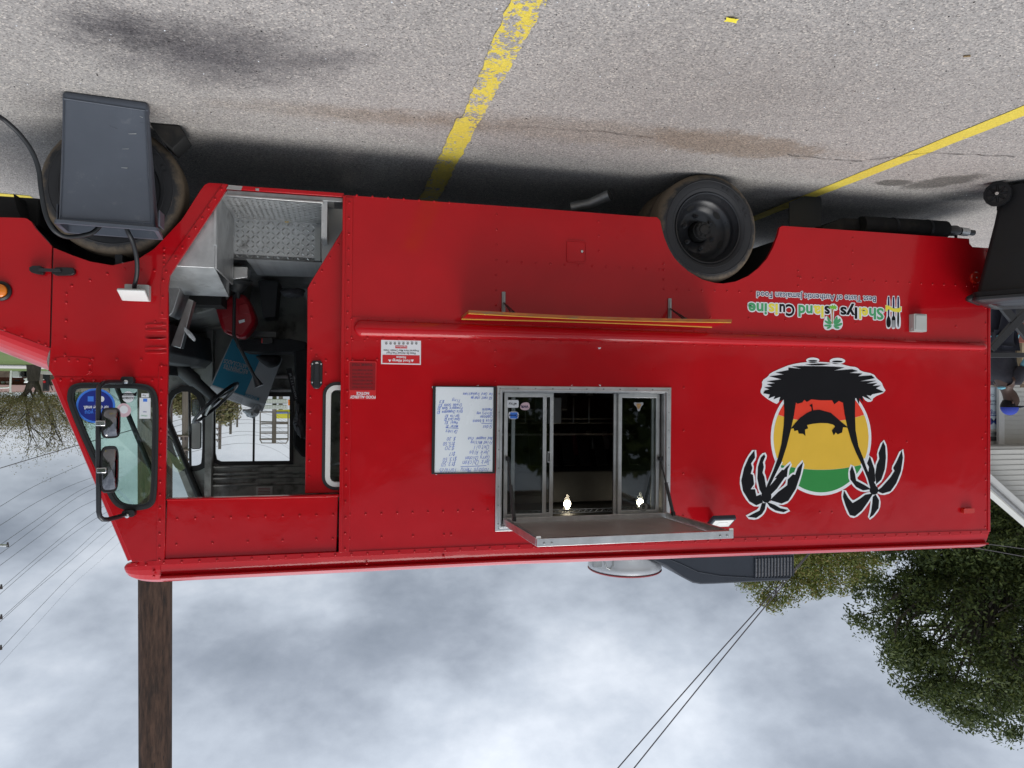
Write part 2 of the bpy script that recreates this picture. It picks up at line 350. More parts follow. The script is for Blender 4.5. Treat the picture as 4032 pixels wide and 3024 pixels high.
K['sign_grey'] = mat('sign_grey', (0.12, 0.16, 0.22), 0.5)
K['concrete'] = mat('pale_concrete', (0.46, 0.44, 0.41), 0.9, var=0.12, vs_=2, bump=0.1, bs=40)
K['brickred'] = mat('red_brown_wall', (0.20, 0.065, 0.045), 0.85, var=0.3, vs_=6)
K['awning_brown'] = mat('brown_awning', (0.24, 0.15, 0.13), 0.8, var=0.08)
K['roof_grey'] = mat('grey_metal_roof', (0.24, 0.27, 0.28), 0.6, var=0.1)
K['hedge_brown'] = mat('brown_low_wall', (0.14, 0.10, 0.08), 0.9, var=0.4, vs_=3)
K['tan'] = mat('tan_wall', (0.45, 0.36, 0.26), 0.8)
K['bark'] = mat('tree_bark', (0.075, 0.062, 0.050), 0.9, var=0.4, vs_=8, bump=0.6, bs=30, stretch=(1, 1, 0.3))
def grass_mat():
    mt, t, b = NM('grass'); vec = t.nodes.new('ShaderNodeTexCoord').outputs['Object']
    c = mixc(t, noise(t, 0.25, 4, 0.6, vec), (0.075, 0.15, 0.03), (0.19, 0.21, 0.075)); c = mixc(t, tmath(t, 'MULTIPLY', noise(t, 20, 4, 0.7, vec), 0.6), c, (0.05, 0.09, 0.02))
    t.links.new(c, b.inputs['Base Color']); b.inputs['Roughness'].default_value = 0.95; bumpn(t, b, noise(t, 40, 3, 0.6, vec), 0.6, 0.03); return mt
K['grass'] = grass_mat()
def leaf_mat(name, cols, trans=0.25):
    mt, t, b = NM(name); g = t.nodes.new('ShaderNodeNewGeometry'); n = len(cols)
    c = ramp(t, g.outputs['Random Per Island'], [(i/(n-1), cc) for i, cc in enumerate(cols)])
    t.links.new(c, b.inputs['Base Color']); b.inputs['Roughness'].default_value = 0.6; b.inputs['Specular IOR Level'].default_value = 0.3
    tl = t.nodes.new('ShaderNodeBsdfTranslucent'); t.links.new(c, tl.inputs[0]); mx_ = t.nodes.new('ShaderNodeMixShader'); mx_.inputs[0].default_value = trans
    o = [x for x in t.nodes if x.type == 'OUTPUT_MATERIAL'][0]; t.links.new(b.outputs[0], mx_.inputs[1]); t.links.new(tl.outputs[0], mx_.inputs[2]); t.links.new(mx_.outputs[0], o.inputs[0]); return mt
K['leaf_dark'] = leaf_mat('dark_green_leaves', [(0.035, 0.052, 0.018), (0.06, 0.085, 0.026), (0.085, 0.115, 0.03), (0.12, 0.14, 0.035)])
K['leaf_light'] = leaf_mat('yellow_green_leaves', [(0.10, 0.13, 0.03), (0.14, 0.18, 0.035), (0.21, 0.22, 0.05), (0.22, 0.15, 0.05)])
K['leaf_brown'] = leaf_mat('sparse_autumn_leaves', [(0.17, 0.145, 0.065), (0.22, 0.19, 0.09), (0.16, 0.165, 0.06), (0.26, 0.19, 0.12)])
def tyre_mat():
    mt, t, b = NM('tyre_rubber'); vec = t.nodes.new('ShaderNodeTexCoord').outputs['Object']
    s_ = t.nodes.new('ShaderNodeSeparateXYZ'); t.links.new(vec, s_.inputs[0])
    rad = tmath(t, 'SQRT', tmath(t, 'ADD', tmath(t, 'MULTIPLY', s_.outputs[0], s_.outputs[0]), tmath(t, 'MULTIPLY', s_.outputs[2], s_.outputs[2])))
    f = tmath(t, 'ADD', rad, tmath(t, 'MULTIPLY', tmath(t, 'SUBTRACT', noise(t, 16, 5, 0.7, vec), 0.5), 0.10))
    d = ramp(t, f, [(0.350, (0, 0, 0)), (0.388, (0.85, 0.85, 0.85))])
    c = mixc(t, d, (0.022, 0.023, 0.026), (0.17, 0.13, 0.085)); t.links.new(c, b.inputs['Base Color']); b.inputs['Roughness'].default_value = 0.75; bumpn(t, b, noise(t, 60, 3, 0.6, vec), 0.1); return mt
K['tyre'] = tyre_mat()
# ---- asphalt, shared by the ground and the worn paint
def stains(t, vec, c, lst):
    nz = tmath(t, 'SUBTRACT', tmath(t, 'ADD', tmath(t, 'MULTIPLY', noise(t, 6, 6, 0.75, vec), 0.7), tmath(t, 'MULTIPLY', noise(t, 55, 3, 0.7, vec), 0.3)), 0.5)
    for (cx, cy, rx, ry, ang, col, amt, soft) in lst:
        mp = t.nodes.new('ShaderNodeMapping'); mp.vector_type = 'TEXTURE'; mp.inputs['Location'].default_value = (cx, cy, 0); mp.inputs['Rotation'].default_value = (0, 0, ang); mp.inputs['Scale'].default_value = (rx, ry, 1)
        t.links.new(vec, mp.inputs[0]); ln = t.nodes.new('ShaderNodeVectorMath'); ln.operation = 'LENGTH'; t.links.new(mp.outputs[0], ln.inputs[0])
        dd = tmath(t, 'ADD', ln.outputs['Value'], tmath(t, 'MULTIPLY', nz, 1.6))
        f = ramp(t, dd, [(max(0, 1-soft), (amt,)*3), (1, (0, 0, 0))]); c = mixc(t, f, c, col, 'MULTIPLY')
    return c
def asphalt(t, b, vec):
    big = noise(t, 0.7, 5, 0.6, vec); mid = noise(t, 5, 5, 0.65, vec); fine = noise(t, 100, 3, 0.7, vec)
    vo = t.nodes.new('ShaderNodeTexVoronoi'); vo.inputs['Scale'].default_value = 125; t.links.new(vec, vo.inputs['Vector'])
    vb = t.nodes.new('ShaderNodeSeparateColor'); t.links.new(vo.outputs['Color'], vb.inputs[0])
    c = mixc(t, big, (0.27, 0.252, 0.236), (0.47, 0.448, 0.425))
    c = mixc(t, tmath(t, 'MULTIPLY', mid, 0.5), c, (0.33, 0.31, 0.29))
    stone = ramp(t, vb.outputs[0], [(0.0, (0.45,)*3), (0.3, (0.88,)*3), (0.75, (1.05,)*3), (0.93, (1.4, 1.36, 1.3)), (1.0, (1.8, 1.75, 1.65))])
    c = mixc(t, 0.85, c, stone, 'MULTIPLY')
    c = mixc(t, 0.8, c, ramp(t, fine, [(0.28, (0.25,)*3), (0.40, (0.95,)*3), (0.62, (1.05,)*3), (0.74, (1.35,)*3)]), 'MULTIPLY')
    p1 = G(dsp(470, 120)); p2 = G(dsp(250, 60)); p3 = G(dsp(1960, 397)); p4 = G(dsp(2060, 395)); p5 = G(dsp(1350, 300)); p6 = G(dsp(1560, 310)); p7 = G(dsp(800, 250)); p8 = G(dsp(1600, 190)); p9 = G(dsp(740, 130))
    c = stains(t, vec, c, [(p1.x, p1.y, 0.72, 0.46, 0.2, (0.26, 0.26, 0.29), 0.9, 0.85), (p2.x, p2.y, 0.40, 0.26, 0.3, (0.30, 0.30, 0.33), 0.85, 0.85),
        (p3.x+0.12, p3.y, 0.16, 0.09, 0.1, (0.34, 0.34, 0.33), 0.9, 0.3), (p4.x+0.1, p4.y, 0.30, 0.16, 0.9, (0.36, 0.36, 0.35), 0.9, 0.3), (p4.x-0.45, p4.y+0.25, 0.40, 0.16, 0.2, (0.5, 0.5, 0.5), 0.8, 0.4),
        (p5.x, p5.y-0.05, 1.75, 0.26, 0.03, (0.86, 0.81, 0.76), 0.95, 0.5), (p6.x-0.1, p6.y+0.0, 0.70, 0.24, -0.05, (0.84, 0.78, 0.72), 0.95, 0.3), (p7.x, p7.y, 1.0, 0.17, 0.05, (0.80, 0.74, 0.68), 0.9, 0.7), (p8.x, p8.y, 1.6, 0.9, 0, (0.85, 0.83, 0.82), 0.8, 0.9), (p9.x, p9.y, 0.3, 0.12, 0.4, (0.62, 0.62, 0.64), 0.8, 0.8)])
    h = tmath(t, 'ADD', vo.outputs['Distance'], tmath(t, 'MULTIPLY', fine, 0.6)); bumpn(t, b, h, 0.55, 0.006)
    return c
def ground_mat():
    mt, t, b = NM('worn_asphalt'); vec = t.nodes.new('ShaderNodeTexCoord').outputs['Object']
    t.links.new(asphalt(t, b, vec), b.inputs['Base Color']); b.inputs['Roughness'].default_value = 0.9; b.inputs['Specular IOR Level'].default_value = 0.3; return mt
def line_mat(name, wear, scale):
    mt, t, b = NM(name); vec = t.nodes.new('ShaderNodeTexCoord').outputs['Object']
    a = asphalt(t, b, vec); y_ = mixc(t, noise(t, 4, 5, 0.6, vec), (0.66, 0.50, 0.05), (0.78, 0.64, 0.10)); y_ = mixc(t, 0.5, y_, ramp(t, noise(t, 80, 3, 0.7, vec), [(0.3, (0.6,)*3), (0.6, (1.1,)*3)]), 'MULTIPLY')
    f = ramp(t, tmath(t, 'ADD', tmath(t, 'MULTIPLY', noise(t, scale, 8, 0.78, vec), 0.75), tmath(t, 'MULTIPLY', noise(t, 60, 2, 0.5, vec), 0.25)), [(wear, (0, 0, 0)), (wear+0.03, (1, 1, 1))])
    t.links.new(mixc(t, f, a, y_), b.inputs['Base Color']); b.inputs['Roughness'].default_value = 0.85; return mt
K['ground'] = ground_mat(); K['line_worn'] = line_mat('worn_yellow_line_paint', 0.475, 9); K['line_mid'] = line_mat('chipped_yellow_line_paint', 0.44, 6); K['line_good'] = line_mat('yellow_line_paint', 0.37, 7)
# ================================================================== the setting
def sheet(name, pts, z, m_, parent=None):
    return MB().quad(*[Vector((p[0], p[1], z)) for p in pts]).build(name, m_, parent, smooth=0, origin=(0, 0, 0))
ground = tag(sheet('ground', [(-400, -60), (400, -60), (400, 600), (-400, 600)], 0, K['ground']), kind='structure')
def band(name, v0, v1, m_, z, u=60):
    a = G((u, v0)).y; b = G((u, v1)).y
    return tag(sheet(name, [(-300, a), (300, a), (300, b), (-300, b)], z, m_), kind='structure')
band('grass_verge', 1330, 1437, K['grass'], 0.02)
band('street', 1437, 1450, K['concrete'], 0.024)
band('far_grass', 1450, 1505, K['grass'], 0.02)
def subdiv_strip(name, a0, a1, b0, b1, m_, z, n=24, jit=0.0):
    mb = MB(); A = [a0.lerp(a1, i/n) for i in range(n+1)]; B = [b0.lerp(b1, i/n) for i in range(n+1)]
    for i in range(n+1):
        d = (B[i]-A[i]); A[i] = A[i]+d*random.uniform(-jit, jit); B[i] = B[i]+d*random.uniform(-jit, jit)
    for i in range(n): mb.quad(*[Vector((p.x, p.y, z)) for p in (A[i], A[i+1], B[i+1], B[i])])
    return tag(mb.build(name, m_, None, smooth=0, origin=(0, 0, 0)), kind='structure')
# worn line in front of the steps: two stretches that do not quite meet
subdiv_strip('painted_line', Vector((-0.64, -3.4, 0)), Vector((-0.668, -0.575, 0)), Vector((-0.82, -3.4, 0)), Vector((-0.785, -0.59, 0)), K['line_worn'], 0.004, 60, 0.05)
subdiv_strip('painted_line', Vector((-0.648, -0.575, 0)), Vector((-0.585, 3.2, 0)), Vector((-0.785, -0.59, 0)), Vector((-0.755, 3.2, 0)), K['line_mid'], 0.004, 60, 0.05)
subdiv_strip('painted_line', Vector((-3.66, -2.3, 0)), Vector((-3.555, 3.2, 0)), Vector((-3.80, -2.3, 0)), Vector((-3.66, 3.2, 0)), K['line_good'], 0.004, 50, 0.03)
subdiv_strip('painted_line', Vector((2.55, 2.02, 0)), Vector((6.5, 2.05, 0)), Vector((2.55, 2.60, 0)), Vector((6.5, 2.65, 0)), K['line_good'], 0.004, 20, 0.03)
# cracks running across the lot
def crack(pts, wd):
    mb = MB(); q = [G(dsp(*p), 0.006) for p in pts]; fine = []
    for i in range(len(q)-1):
        for k in range(10): fine.append(q[i].lerp(q[i+1], k/10)+Vector((random.uniform(-.012, .012), random.uniform(-.012, .012), 0)))
    for i in range(len(fine)-1):
        d = (fine[i+1]-fine[i]).normalized(); n = Vector((-d.y, d.x, 0))*wd*random.uniform(.3, 1)
        mb.quad(fine[i]-n, fine[i+1]-n, fine[i+1]+n, fine[i]+n)
    return tag(mb.build('asphalt_crack', K['under'], None, smooth=0, origin=(0, 0, 0)), kind='structure')
crack([(1070, 272), (1300, 285), (1420, 300)], 0.003)
crack([(1700, 335), (1850, 350), (2000, 330), (2212, 340)], 0.004)

# ================================================================== the food truck
truck = thing('food_truck', (-1.6, 1.1, 0), 'red step van food truck with open serving window and open cab doorway', 'food truck')
TH = 0.025
# ---- side panels (plane y=0)
arch = [(q.x, q.z) for q in [P(zJ(*p)) for p in [(0, 765), (110, 768), (150, 810), (168, 900), (198, 1010), (250, 1140), (340, 1270), (480, 1410), (650, 1510), (800, 1550), (900, 1557), (1050, 1532), (1200, 1465), (1320, 1372), (1420, 1260), (1490, 1130)]] +
        [P(zK(*p)) for p in [(250, 500), (262, 445), (270, 428), (290, 418)]]]
rearp = [(q.x, q.z) for q in [P(zK(*p)) for p in [(1000, 466), (1915, 530), (1920, 575), (1945, 602), (2092, 612)]]]
XR = -5.078
def roofz(x): return 2.648 if x > -1.1 else 2.648+0.05*(-1.1-x)/4.0
side = [(-0.004, 0.352), (-0.41, 0.352), (-1.2, 0.350)] + arch + rearp + [(XR, 0.45), (XR, roofz(-5.07)), (-3.2, roofz(-3.2)), (-1.1, 2.648), (-0.004, 2.645)]
WX0, WX1, WZ0, WZ1 = -2.255, -1.05, 1.60, 2.51
win_hole = [(WX0, WZ0), (WX1, WZ0), (WX1, WZ1), (WX0, WZ1)]
MB().prism(side, 0, TH, [win_hole]).build('body_side_panel', K['red'], truck, bevel=0.004)
# strip of trim along the rear corner, front seam post
mb = MB()
mb.bb((-0.062, -0.006, 0.365), (-0.008, 0.0, 2.64)); mb.bb((-0.016, -0.016, 0.36), (0.004, 0.02, 2.64))
mb.build('seam_post', K['red'], truck, bevel=0.003)
MB().bb((XR-0.012, -0.008, 0.455), (XR+0.012, 0.03, 2.70)).build('rear_corner_trim', K['red'], truck, bevel=0.004)
# cab panels
door_front = [z1(1410, 705), z1(1055, 1240), z1(1046, 1310), z2(1046, 300), z2(1028, 1128)]
cab_out = [z1(1418, 672), z1(1400, 668), z1(1300, 662), z1(1272, 675), z1(1245, 710), z1(1130, 892), z1(1040, 988), z1(960, 1072), z1(850, 1142), z1(700, 1176), z1(560, 1152), z1(450, 1113), z1(332, 1066), z1(318, 1655), z2(302, 325), z2(338, 372)]
cab = [P(p) for p in door_front[::-1]] + [P(p) for p in cab_out]
pA = [P(z2(338, 376)), P(z2(820, 1520)), P(z2(985, 1524)), P(z2(1028, 1520))]
cabpoly = [(q.x, q.z) for q in [P(p) for p in door_front]] + [(q.x, q.z) for q in [P(z2(1026, 1520)), P(z2(985, 1524)), P(z2(820, 1520)), P(z2(338, 376))]] + [(q.x, q.z) for q in [P(p) for p in cab_out[::-1]]]
gask = smoothpoly(pl(z2, [(425, 450), (470, 412), (560, 408), (880, 410), (960, 440), (985, 520), (984, 700), (975, 1110), (950, 1175), (880, 1195), (780, 1195), (715, 1165), (670, 1090), (428, 555)]), 2)
MB().prism(cabpoly, 0.0, TH, [grow(gask, -0.006)]).build('cab_side_panel', K['red'], truck, bevel=0.004)
# fender and hood side
hood = pl(z1, [(322, 1058), (215, 940), (195, 905), (165, 884), (140, 880), (0, 876), (-160, 870), (-330, 860)]) 
topl = pl(z2, [(-330, -46), (0, 76), (305, 188)])
hp = hood + [(hood[-1][0]+0.1, 0.7), (hood[-1][0]+0.1, 1.05)] + topl
MB().prism(hp, 0.004, 0.03).build('fender_panel', K['red'], truck, bevel=0.004)
# rounded hood edge: follows the sloping line, curls inwards
mb = MB(); hl = [P(z2(*p)) for p in [(-330, -46), (0, 76), (316, 192)]]; ht = [P(z2(*p), 0.35) for p in [(-330, 85), (0, 211), (332, 340)]]
rows = []
for i in range(13):
    t = i/12; a = hl[0].lerp(hl[1], min(1, t*2)) if t < .5 else hl[1].lerp(hl[2], t*2-1); b = ht[0].lerp(ht[1], min(1, t*2)) if t < .5 else ht[1].lerp(ht[2], t*2-1)
    row = []
    for k in range(9):
        s_ = k/8; ang = s_*math.pi/2; row.append(Vector((a.x+(b.x-a.x)*s_, 0.001+0.35*(1-math.cos(ang)), a.z+(b.z-a.z)*math.sin(ang))))
    row.append(Vector((b.x, 1.1, b.z-0.06))); row.append(Vector((b.x, 2.2, b.z-0.3))); rows.append(row)
for i in range(12):
    for k in range(10): mb.quad(rows[i][k], rows[i+1][k], rows[i+1][k+1], rows[i][k+1])
mb.build('hood', K['red'], truck, smooth=60)
MB().bb((1.585, 0.05, 1.15), (1.665, 2.2, 1.475)).build('cowl', K['red'], truck, bevel=0.01)
# black gap between hood and cab
MB().prism(pl(z1, [(335, 1075), (318, 1659), (302, 1835), (296, 1835), (310, 1659), (324, 1062)]), 0.012, 0.05).build('hood_seal', K['black'], truck)
# amber marker on the fender
def marker(c, r, lens, rim, name):
    o = MB().lathe(c, [(r*1.35, 0.003), (r*1.35, -0.012), (r*1.1, -0.02), (r*0.95, -0.016), (r*0.9, 0.003)], 28).build(name, rim, truck)
    MB().lathe(c, [(r*0.95, -0.008), (r*0.9, -0.026), (r*0.6, -0.036), (0.004, -0.04)], 24).build('lens', lens, o); return o
q = P(zM(8, 925)); marker((q.x, 0, q.z), 0.042, K['amber'], K['black'], 'marker_lamp')
# hood latch
a = P(zM(265, 745)); b = P(zM(620, 775)); zc = (a.z+b.z)/2
la = MB().prism(smoothpoly(pl(zM, [(255, 725), (370, 725), (375, 795), (330, 795), (255, 775)]), 1), -0.03, 0.0).build('hood_latch', K['black'], truck, bevel=0.004)
MB().prism(smoothpoly(pl(zM, [(440, 738), (600, 738), (625, 755), (622, 795), (560, 803), (440, 803)]), 1), -0.032, 0.0).build('latch_lever', K['black'], la, bevel=0.004)
MB().prism(pl(zM, [(340, 748), (520, 752), (520, 778), (340, 772)]), -0.045, -0.02).build('latch_strap', K['gloss_black'], la, bevel=0.003)
# panel above the doorway (slightly recessed) and posts
MB().prism(pl(z2, [(1036, 1135), (2104, 1108), (2092, 1472), (1022, 1514)]), 0.012, 0.035).build('above_door_panel', K['red'], truck, bevel=0.003)
MB().prism(pl(z2, [(1036, 1128), (2108, 1102), (2108, 1116), (1036, 1140)]), -0.006, 0.05).build('door_header', K['red'], truck, bevel=0.003)
mb = MB(); mb.prism(pl(z2, [(988, 300), (1044, 300), (1022, 1515), (976, 1517)]), -0.005, 0.001)
mb.build('windshield_post_strip', K['red'], truck, bevel=0.002)
mb = MB(); mb.prism(pl(z1, [(1418, 675), (1385, 672), (1015, 1200), (1002, 1290), (995, 1510), (1040, 1510), (1046, 1310), (1056, 1240)]), -0.006, 0.0)
mb.build('doorway_edge_strip', K['red'], truck, bevel=0.002)
MB().prism(pl(z2, [(336, 372), (1004, 374), (1004, 382), (340, 380)]), -0.004, 0.001).build('belt_seam', K['red'], truck)
MB().prism(smoothpoly(pl(z2, [(330, 245), (540, 247), (575, 265), (577, 368), (338, 362), (320, 300)]), 1), -0.003, 0.002).build('repair_patch', K['red'], truck, bevel=0.0015)
# pressed ribs beside the doorway
for (yy, fn) in [(1548, z1), (1582, z1), (1630, z1)] + [(128, z2), (190, z2), (218, z2)]:
    MB().prism(smoothpoly(pl(fn, [(905, yy-8), (1036, yy-8), (1036, yy+8), (905, yy+8)]), 1), -0.007, 0.001).build('pressed_rib', K['red'], truck, bevel=0.003)
# sill under the doorway
MB().prism(pl(z1, [(1416, 676), (2140, 728), (2140, 752), (1410, 702)]), -0.004, 0.03).build('door_sill', K['red'], truck, bevel=0.003)
MB().prism(pl(z1, [(1424, 678), (1510, 686), (1500, 712), (1408, 704)]), -0.0065, -0.004).build('bare_metal_chip', K['alu'], truck)
MB().prism(pl(z1, [(1590, 700), (1612, 700), (1612, 716), (1590, 714)]), -0.0065, -0.004).build('bare_metal_chip', K['alu'], truck)
MB().prism(pl(z1, [(1412, 706), (2132, 756), (2132, 780), (1408, 735)]), 0.008, 0.03).build('sill_track', K['steel'], truck, bevel=0.002)
MB().prism(pl(z1, [(1408, 735), (2010, 778), (2010, 790), (1408, 746)]), 0.0, 0.03).build('sill_lip', K['alu'], truck, bevel=0.002)
# ---- half-round moulding along the belt
def bead(x): 
    zl = 1.150+(-x)*0.006; zh = 1.258-(-x)*0.003; zc = (zl+zh)/2; h = (zh-zl)/2
    e = min(1, max(0.02, (-0.075-x)/0.05)); e = min(e, max(0.02, (x+5.05)/0.05)); e = math.sqrt(1-(1-e)**2)
    return [(-0.034*e*math.sin(math.pi*k/12), zc-h*e*math.cos(math.pi*k/12)) for k in range(13)]
mb = MB(); xs = [-0.075-0.05*k/8 for k in range(9)] + [-0.6, -1.5, -3, -4.4] + [-5.0-0.05*k/8 for k in range(9)]
for i in range(len(xs)-1): mb.sweep(bead, xs[i], xs[i+1])
bm_ = mb; mo = bm_.build('side_moulding', K['red'], truck, smooth=50)
mb = MB()
def fl(x): return 1.133+(-x)*0.0075, 1.278-(-x)*0.0045
N_ = 20; up_ = []; lo_ = []
for i in range(N_+1):
    x = -0.045-5.015*i/N_; l, h = fl(x); lo_.append((x, l)); up_.append((x, h))
up_[0] = (-0.06, up_[0][1]); lo_[0] = (-0.06, lo_[0][1])
mb.prism([(-0.040, 1.17), (-0.040, 1.24)] + up_ + lo_[::-1], -0.004, 0.001); mb.build('moulding_flange', K['red'], truck, bevel=0.0015)
# ---- roof edge, roof, front cap
def roofprof(x):
    z0 = roofz(x)+0.0; k = 1.0
    return [(0.0, z0-0.012), (-0.006, z0-0.010), (-0.006, z0+0.020), (0.0, z0+0.022), (0.008, z0+0.050), (0.018, z0+0.078), (0.026, z0+0.090), (-0.004, z0+0.092), (-0.007, z0+0.102), (0.016, z0+0.108), (0.040, z0+0.124), (0.09, z0+0.146), (0.16, z0+0.162), (0.3, z0+0.180), (0.7, z0+0.205), (1.15, z0+0.212), (1.6, z0+0.205), (2.1, z0+0.165), (2.28, z0+0.06), (2.3, z0-0.2)]
rf_ = MB().sweep(lambda x: roofprof(x)[:13], 1.052, XR, 14).build('roof_edge', K['red'], truck, smooth=40)
MB().sweep(lambda x: roofprof(x)[12:], 1.052, XR, 14).build('roof', K['spun'], truck, smooth=40)
# nose cap of the roof
mb = MB(); z0 = roofz(1); base = roofprof(1.05); c0 = [Vector((1.052, y, z)) for (y, z) in base[3:16]]
prev = None
for i in range(11):
    t = i/10; a = t*math.pi/2; row = []; zc_ = z0+0.055
    for (y, z) in [(0.02, z0-0.014), (-0.004, z0-0.006), (-0.004, z0+0.022), (0.002, z0+0.05), (0.014, z0+0.085), (0.04, z0+0.120)] + base[11:16]:
        row.append(Vector((1.050+0.215*math.sin(a), y+0.07*t*t*max(0, 1-y/1.1), zc_+(z-zc_)*max(0.04, math.cos(a))**0.6)))
    if prev:
        for k in range(len(row)-1): mb.quad(prev[k], row[k], row[k+1], prev[k+1])
    prev = row
mb.quad(*prev[::-1])
mb.build('roof_nose_cap', K['red'], truck, smooth=60)
# ---- shell: rear wall, far side, floor, front
MB().bb((XR, 0.03, 0.5), (XR+0.03, 2.27, 2.72)).build('rear_wall', K['red'], truck)
for (xa, xb, ya_) in ((-2.03, -0.02, 0.03), (XR+0.05, -3.2, 0.03), (-3.2, -2.03, 0.78)): MB().bb((xa, ya_, 0.44), (xb, 2.25, 0.62)).build('underfloor', K['under'], truck)
farw = [(XR, 0.36), (0.8, 0.36), (0.8, 0.6), (1.75, 0.6), (1.75, 1.45), (1.28, 2.72), (XR, 2.75)]
fw1 = [(q.x, q.z) for q in [P(zB(*p), 2.25) for p in [(585, 1150), (600, 1210), (640, 1228), (1284, 1222), (1286, 615), (585, 612)]]]
fw2 = smoothpoly([(q.x, q.z) for q in [P(zB(*p), 2.25) for p in [(158, 570), (470, 570), (476, 1220), (440, 1268), (290, 1270), (240, 1235), (158, 1010)]]], 2)
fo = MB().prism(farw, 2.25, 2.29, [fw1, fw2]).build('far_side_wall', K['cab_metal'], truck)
MB().prism(grow(fw1, 0.0), 2.262, 2.268).build('far_window_pane', K['glass_clear'], fo); MB().prism(fw2, 2.262, 2.268).build('far_window_pane', K['glass_clear'], fo)
MB().prism(grow(fw1, 0.03), 2.235, 2.25, [grow(fw1, -0.004)]).build('window_gasket', K['black'], fo); MB().prism(grow(fw2, 0.045), 2.23, 2.25, [grow(fw2, -0.004)]).build('window_gasket', K['black'], fo)
a = P(zB(943, 1225), 2.24); b = P(zB(955, 615), 2.24); MB().bb((a.x-0.008, 2.232, b.z), (a.x+0.008, 2.27, a.z)).build('window_mullion', K['black'], fo)
# pressed swages across the header over the far windows and the pillar between them
for (y0_, y1_) in [(1260, 1275), (1320, 1345), (1360, 1385), (1430, 1445)]:
    a = P(zB(560, y0_), 2.24); b = P(zB(1430, y1_), 2.24); MB().tube([(a.x, 2.245, (a.z+b.z)/2), (-0.6, 2.245, (a.z+b.z)/2)], 0.013, 8).build('pressed_swage', K['cab_metal'], fo)
for y_ in (430, 560): 
    a = P(zB(1100, y_), 2.2); MB().tube([(1.0, 2.24, a.z), (-0.6, 2.24, a.z)], 0.02, 8).build('pressed_swage', K['alu_dull'], fo)
a = P(zB(512, 1540), 2.15); MB().bb((a.x-0.035, 2.12, 0.66), (a.x+0.02, 2.245, 2.75)).build('door_pillar', K['cab_metal'], fo)
a = P(zB(965, 1465), 2.22); b = P(zB(1118, 1545), 2.22); pq = MB().bb((b.x, 2.235, a.z), (a.x, 2.245, b.z)).build('data_plate', K['alu_dull'], fo)
for k in range(5): MB().bb((b.x+0.02, 2.231, a.z+0.012+k*0.014), (a.x-0.02, 2.2345, a.z+0.017+k*0.014)).build('print_line', K['notice_dark'], pq)
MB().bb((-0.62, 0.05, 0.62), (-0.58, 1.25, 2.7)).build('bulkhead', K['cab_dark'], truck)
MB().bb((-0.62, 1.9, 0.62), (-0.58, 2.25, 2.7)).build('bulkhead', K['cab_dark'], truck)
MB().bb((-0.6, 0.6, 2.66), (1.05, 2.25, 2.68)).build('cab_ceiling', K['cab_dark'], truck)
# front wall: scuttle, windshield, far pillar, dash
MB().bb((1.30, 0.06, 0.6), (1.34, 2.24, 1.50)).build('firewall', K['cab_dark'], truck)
w0 = P(z2(338, 380)); w1_ = P(z2(815, 1510))
gl = MB().quad((w0.x-0.01, 0.08, w0.z+0.02), (w0.x-0.01, 2.2, w0.z+0.02), (w1_.x-0.01, 2.2, w1_.z), (w1_.x-0.01, 0.08, w1_.z)).build('windshield', K['glass_green'], truck, smooth=0)
for yy in (0.035, 1.13, 2.21):
    MB().tube([(w0.x, yy, w0.z), (w1_.x, yy, w1_.z)], 0.03 if yy != 1.13 else 0.018, 8).build('windshield_pillar', K['red'] if yy < 0.1 else K['black'], truck)
for (zz_, xx_) in ((w0.z, w0.x), (w1_.z, w1_.x)): MB().bb((xx_-0.04, 0.06, zz_-0.04), (xx_+0.005, 2.2, zz_+0.03)).build('windshield_rail', K['red'], truck)
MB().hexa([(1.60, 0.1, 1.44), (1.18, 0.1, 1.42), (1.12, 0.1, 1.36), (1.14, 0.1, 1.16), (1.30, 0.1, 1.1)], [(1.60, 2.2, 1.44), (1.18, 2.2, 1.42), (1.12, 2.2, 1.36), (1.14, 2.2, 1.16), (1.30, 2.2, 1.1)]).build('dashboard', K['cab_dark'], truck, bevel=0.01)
MB().tube([(1.5, 1.5, 1.5), (1.40, 1.35, 1.85)], 0.008, 6).build('wiper_arm', K['black'], truck)
# ---- side window of the cab
sw = tag(MB().prism(grow(gask, 0.004), -0.012, 0.012, [grow(gask, -0.030)]).build('cab_side_window', K['rubber'], truck, bevel=0.005))
MB().prism(grow(gask, -0.028), 0.004, 0.009).build('pane', K['glass_green'], sw)
MB().prism(grow(gask, -0.013), -0.016, -0.011, [grow(gask, -0.020)]).build('gasket_bead', K['black'], sw)
# ---- sliding door, pushed back into its pocket behind the body panel
YD = 0.05
dpts = [P(zV(165, 0), YD), P(zV(150, 900), YD), P(zV(140, 1635), YD)]
dx = P(zV(150, 900), YD).x
dbot = [P(z1(2132, 952), YD), P(z1(1930, 1285), YD), P(z1(1912, 1320), YD)]
dtop = P(zV(140, 1640), YD).z
door_poly = [(dbot[2].x, dbot[2].z), (dpts[0].x, dpts[0].z), (dpts[2].x, dtop), (-0.56, dtop), (-0.56, 0.42), (dbot[0].x-0.25, 0.42), (dbot[0].x, dbot[0].z), (dbot[1].x, dbot[1].z)]
wl = P(zV(330, 900), YD).x; wb = P(zV(430, 425), YD).z; wt = P(zV(430, 1600), YD).z
dwin = rrect(wl-0.42, wl, wb, wt, 0.085)
dr = MB().prism(door_poly, YD, YD+0.03, [grow(dwin, -0.01)]).build('sliding_door', K['red'], truck, bevel=0.005)
MB().prism(dwin, YD-0.010, YD+0.01, [grow(dwin, -0.024)]).build('door_window_gasket', K['rubber'], dr, bevel=0.004)
MB().prism(grow(dwin, -0.020), YD-0.016, YD+0.012, [grow(dwin, -0.052)]).build('door_window_frame', K['white'], dr, bevel=0.003)
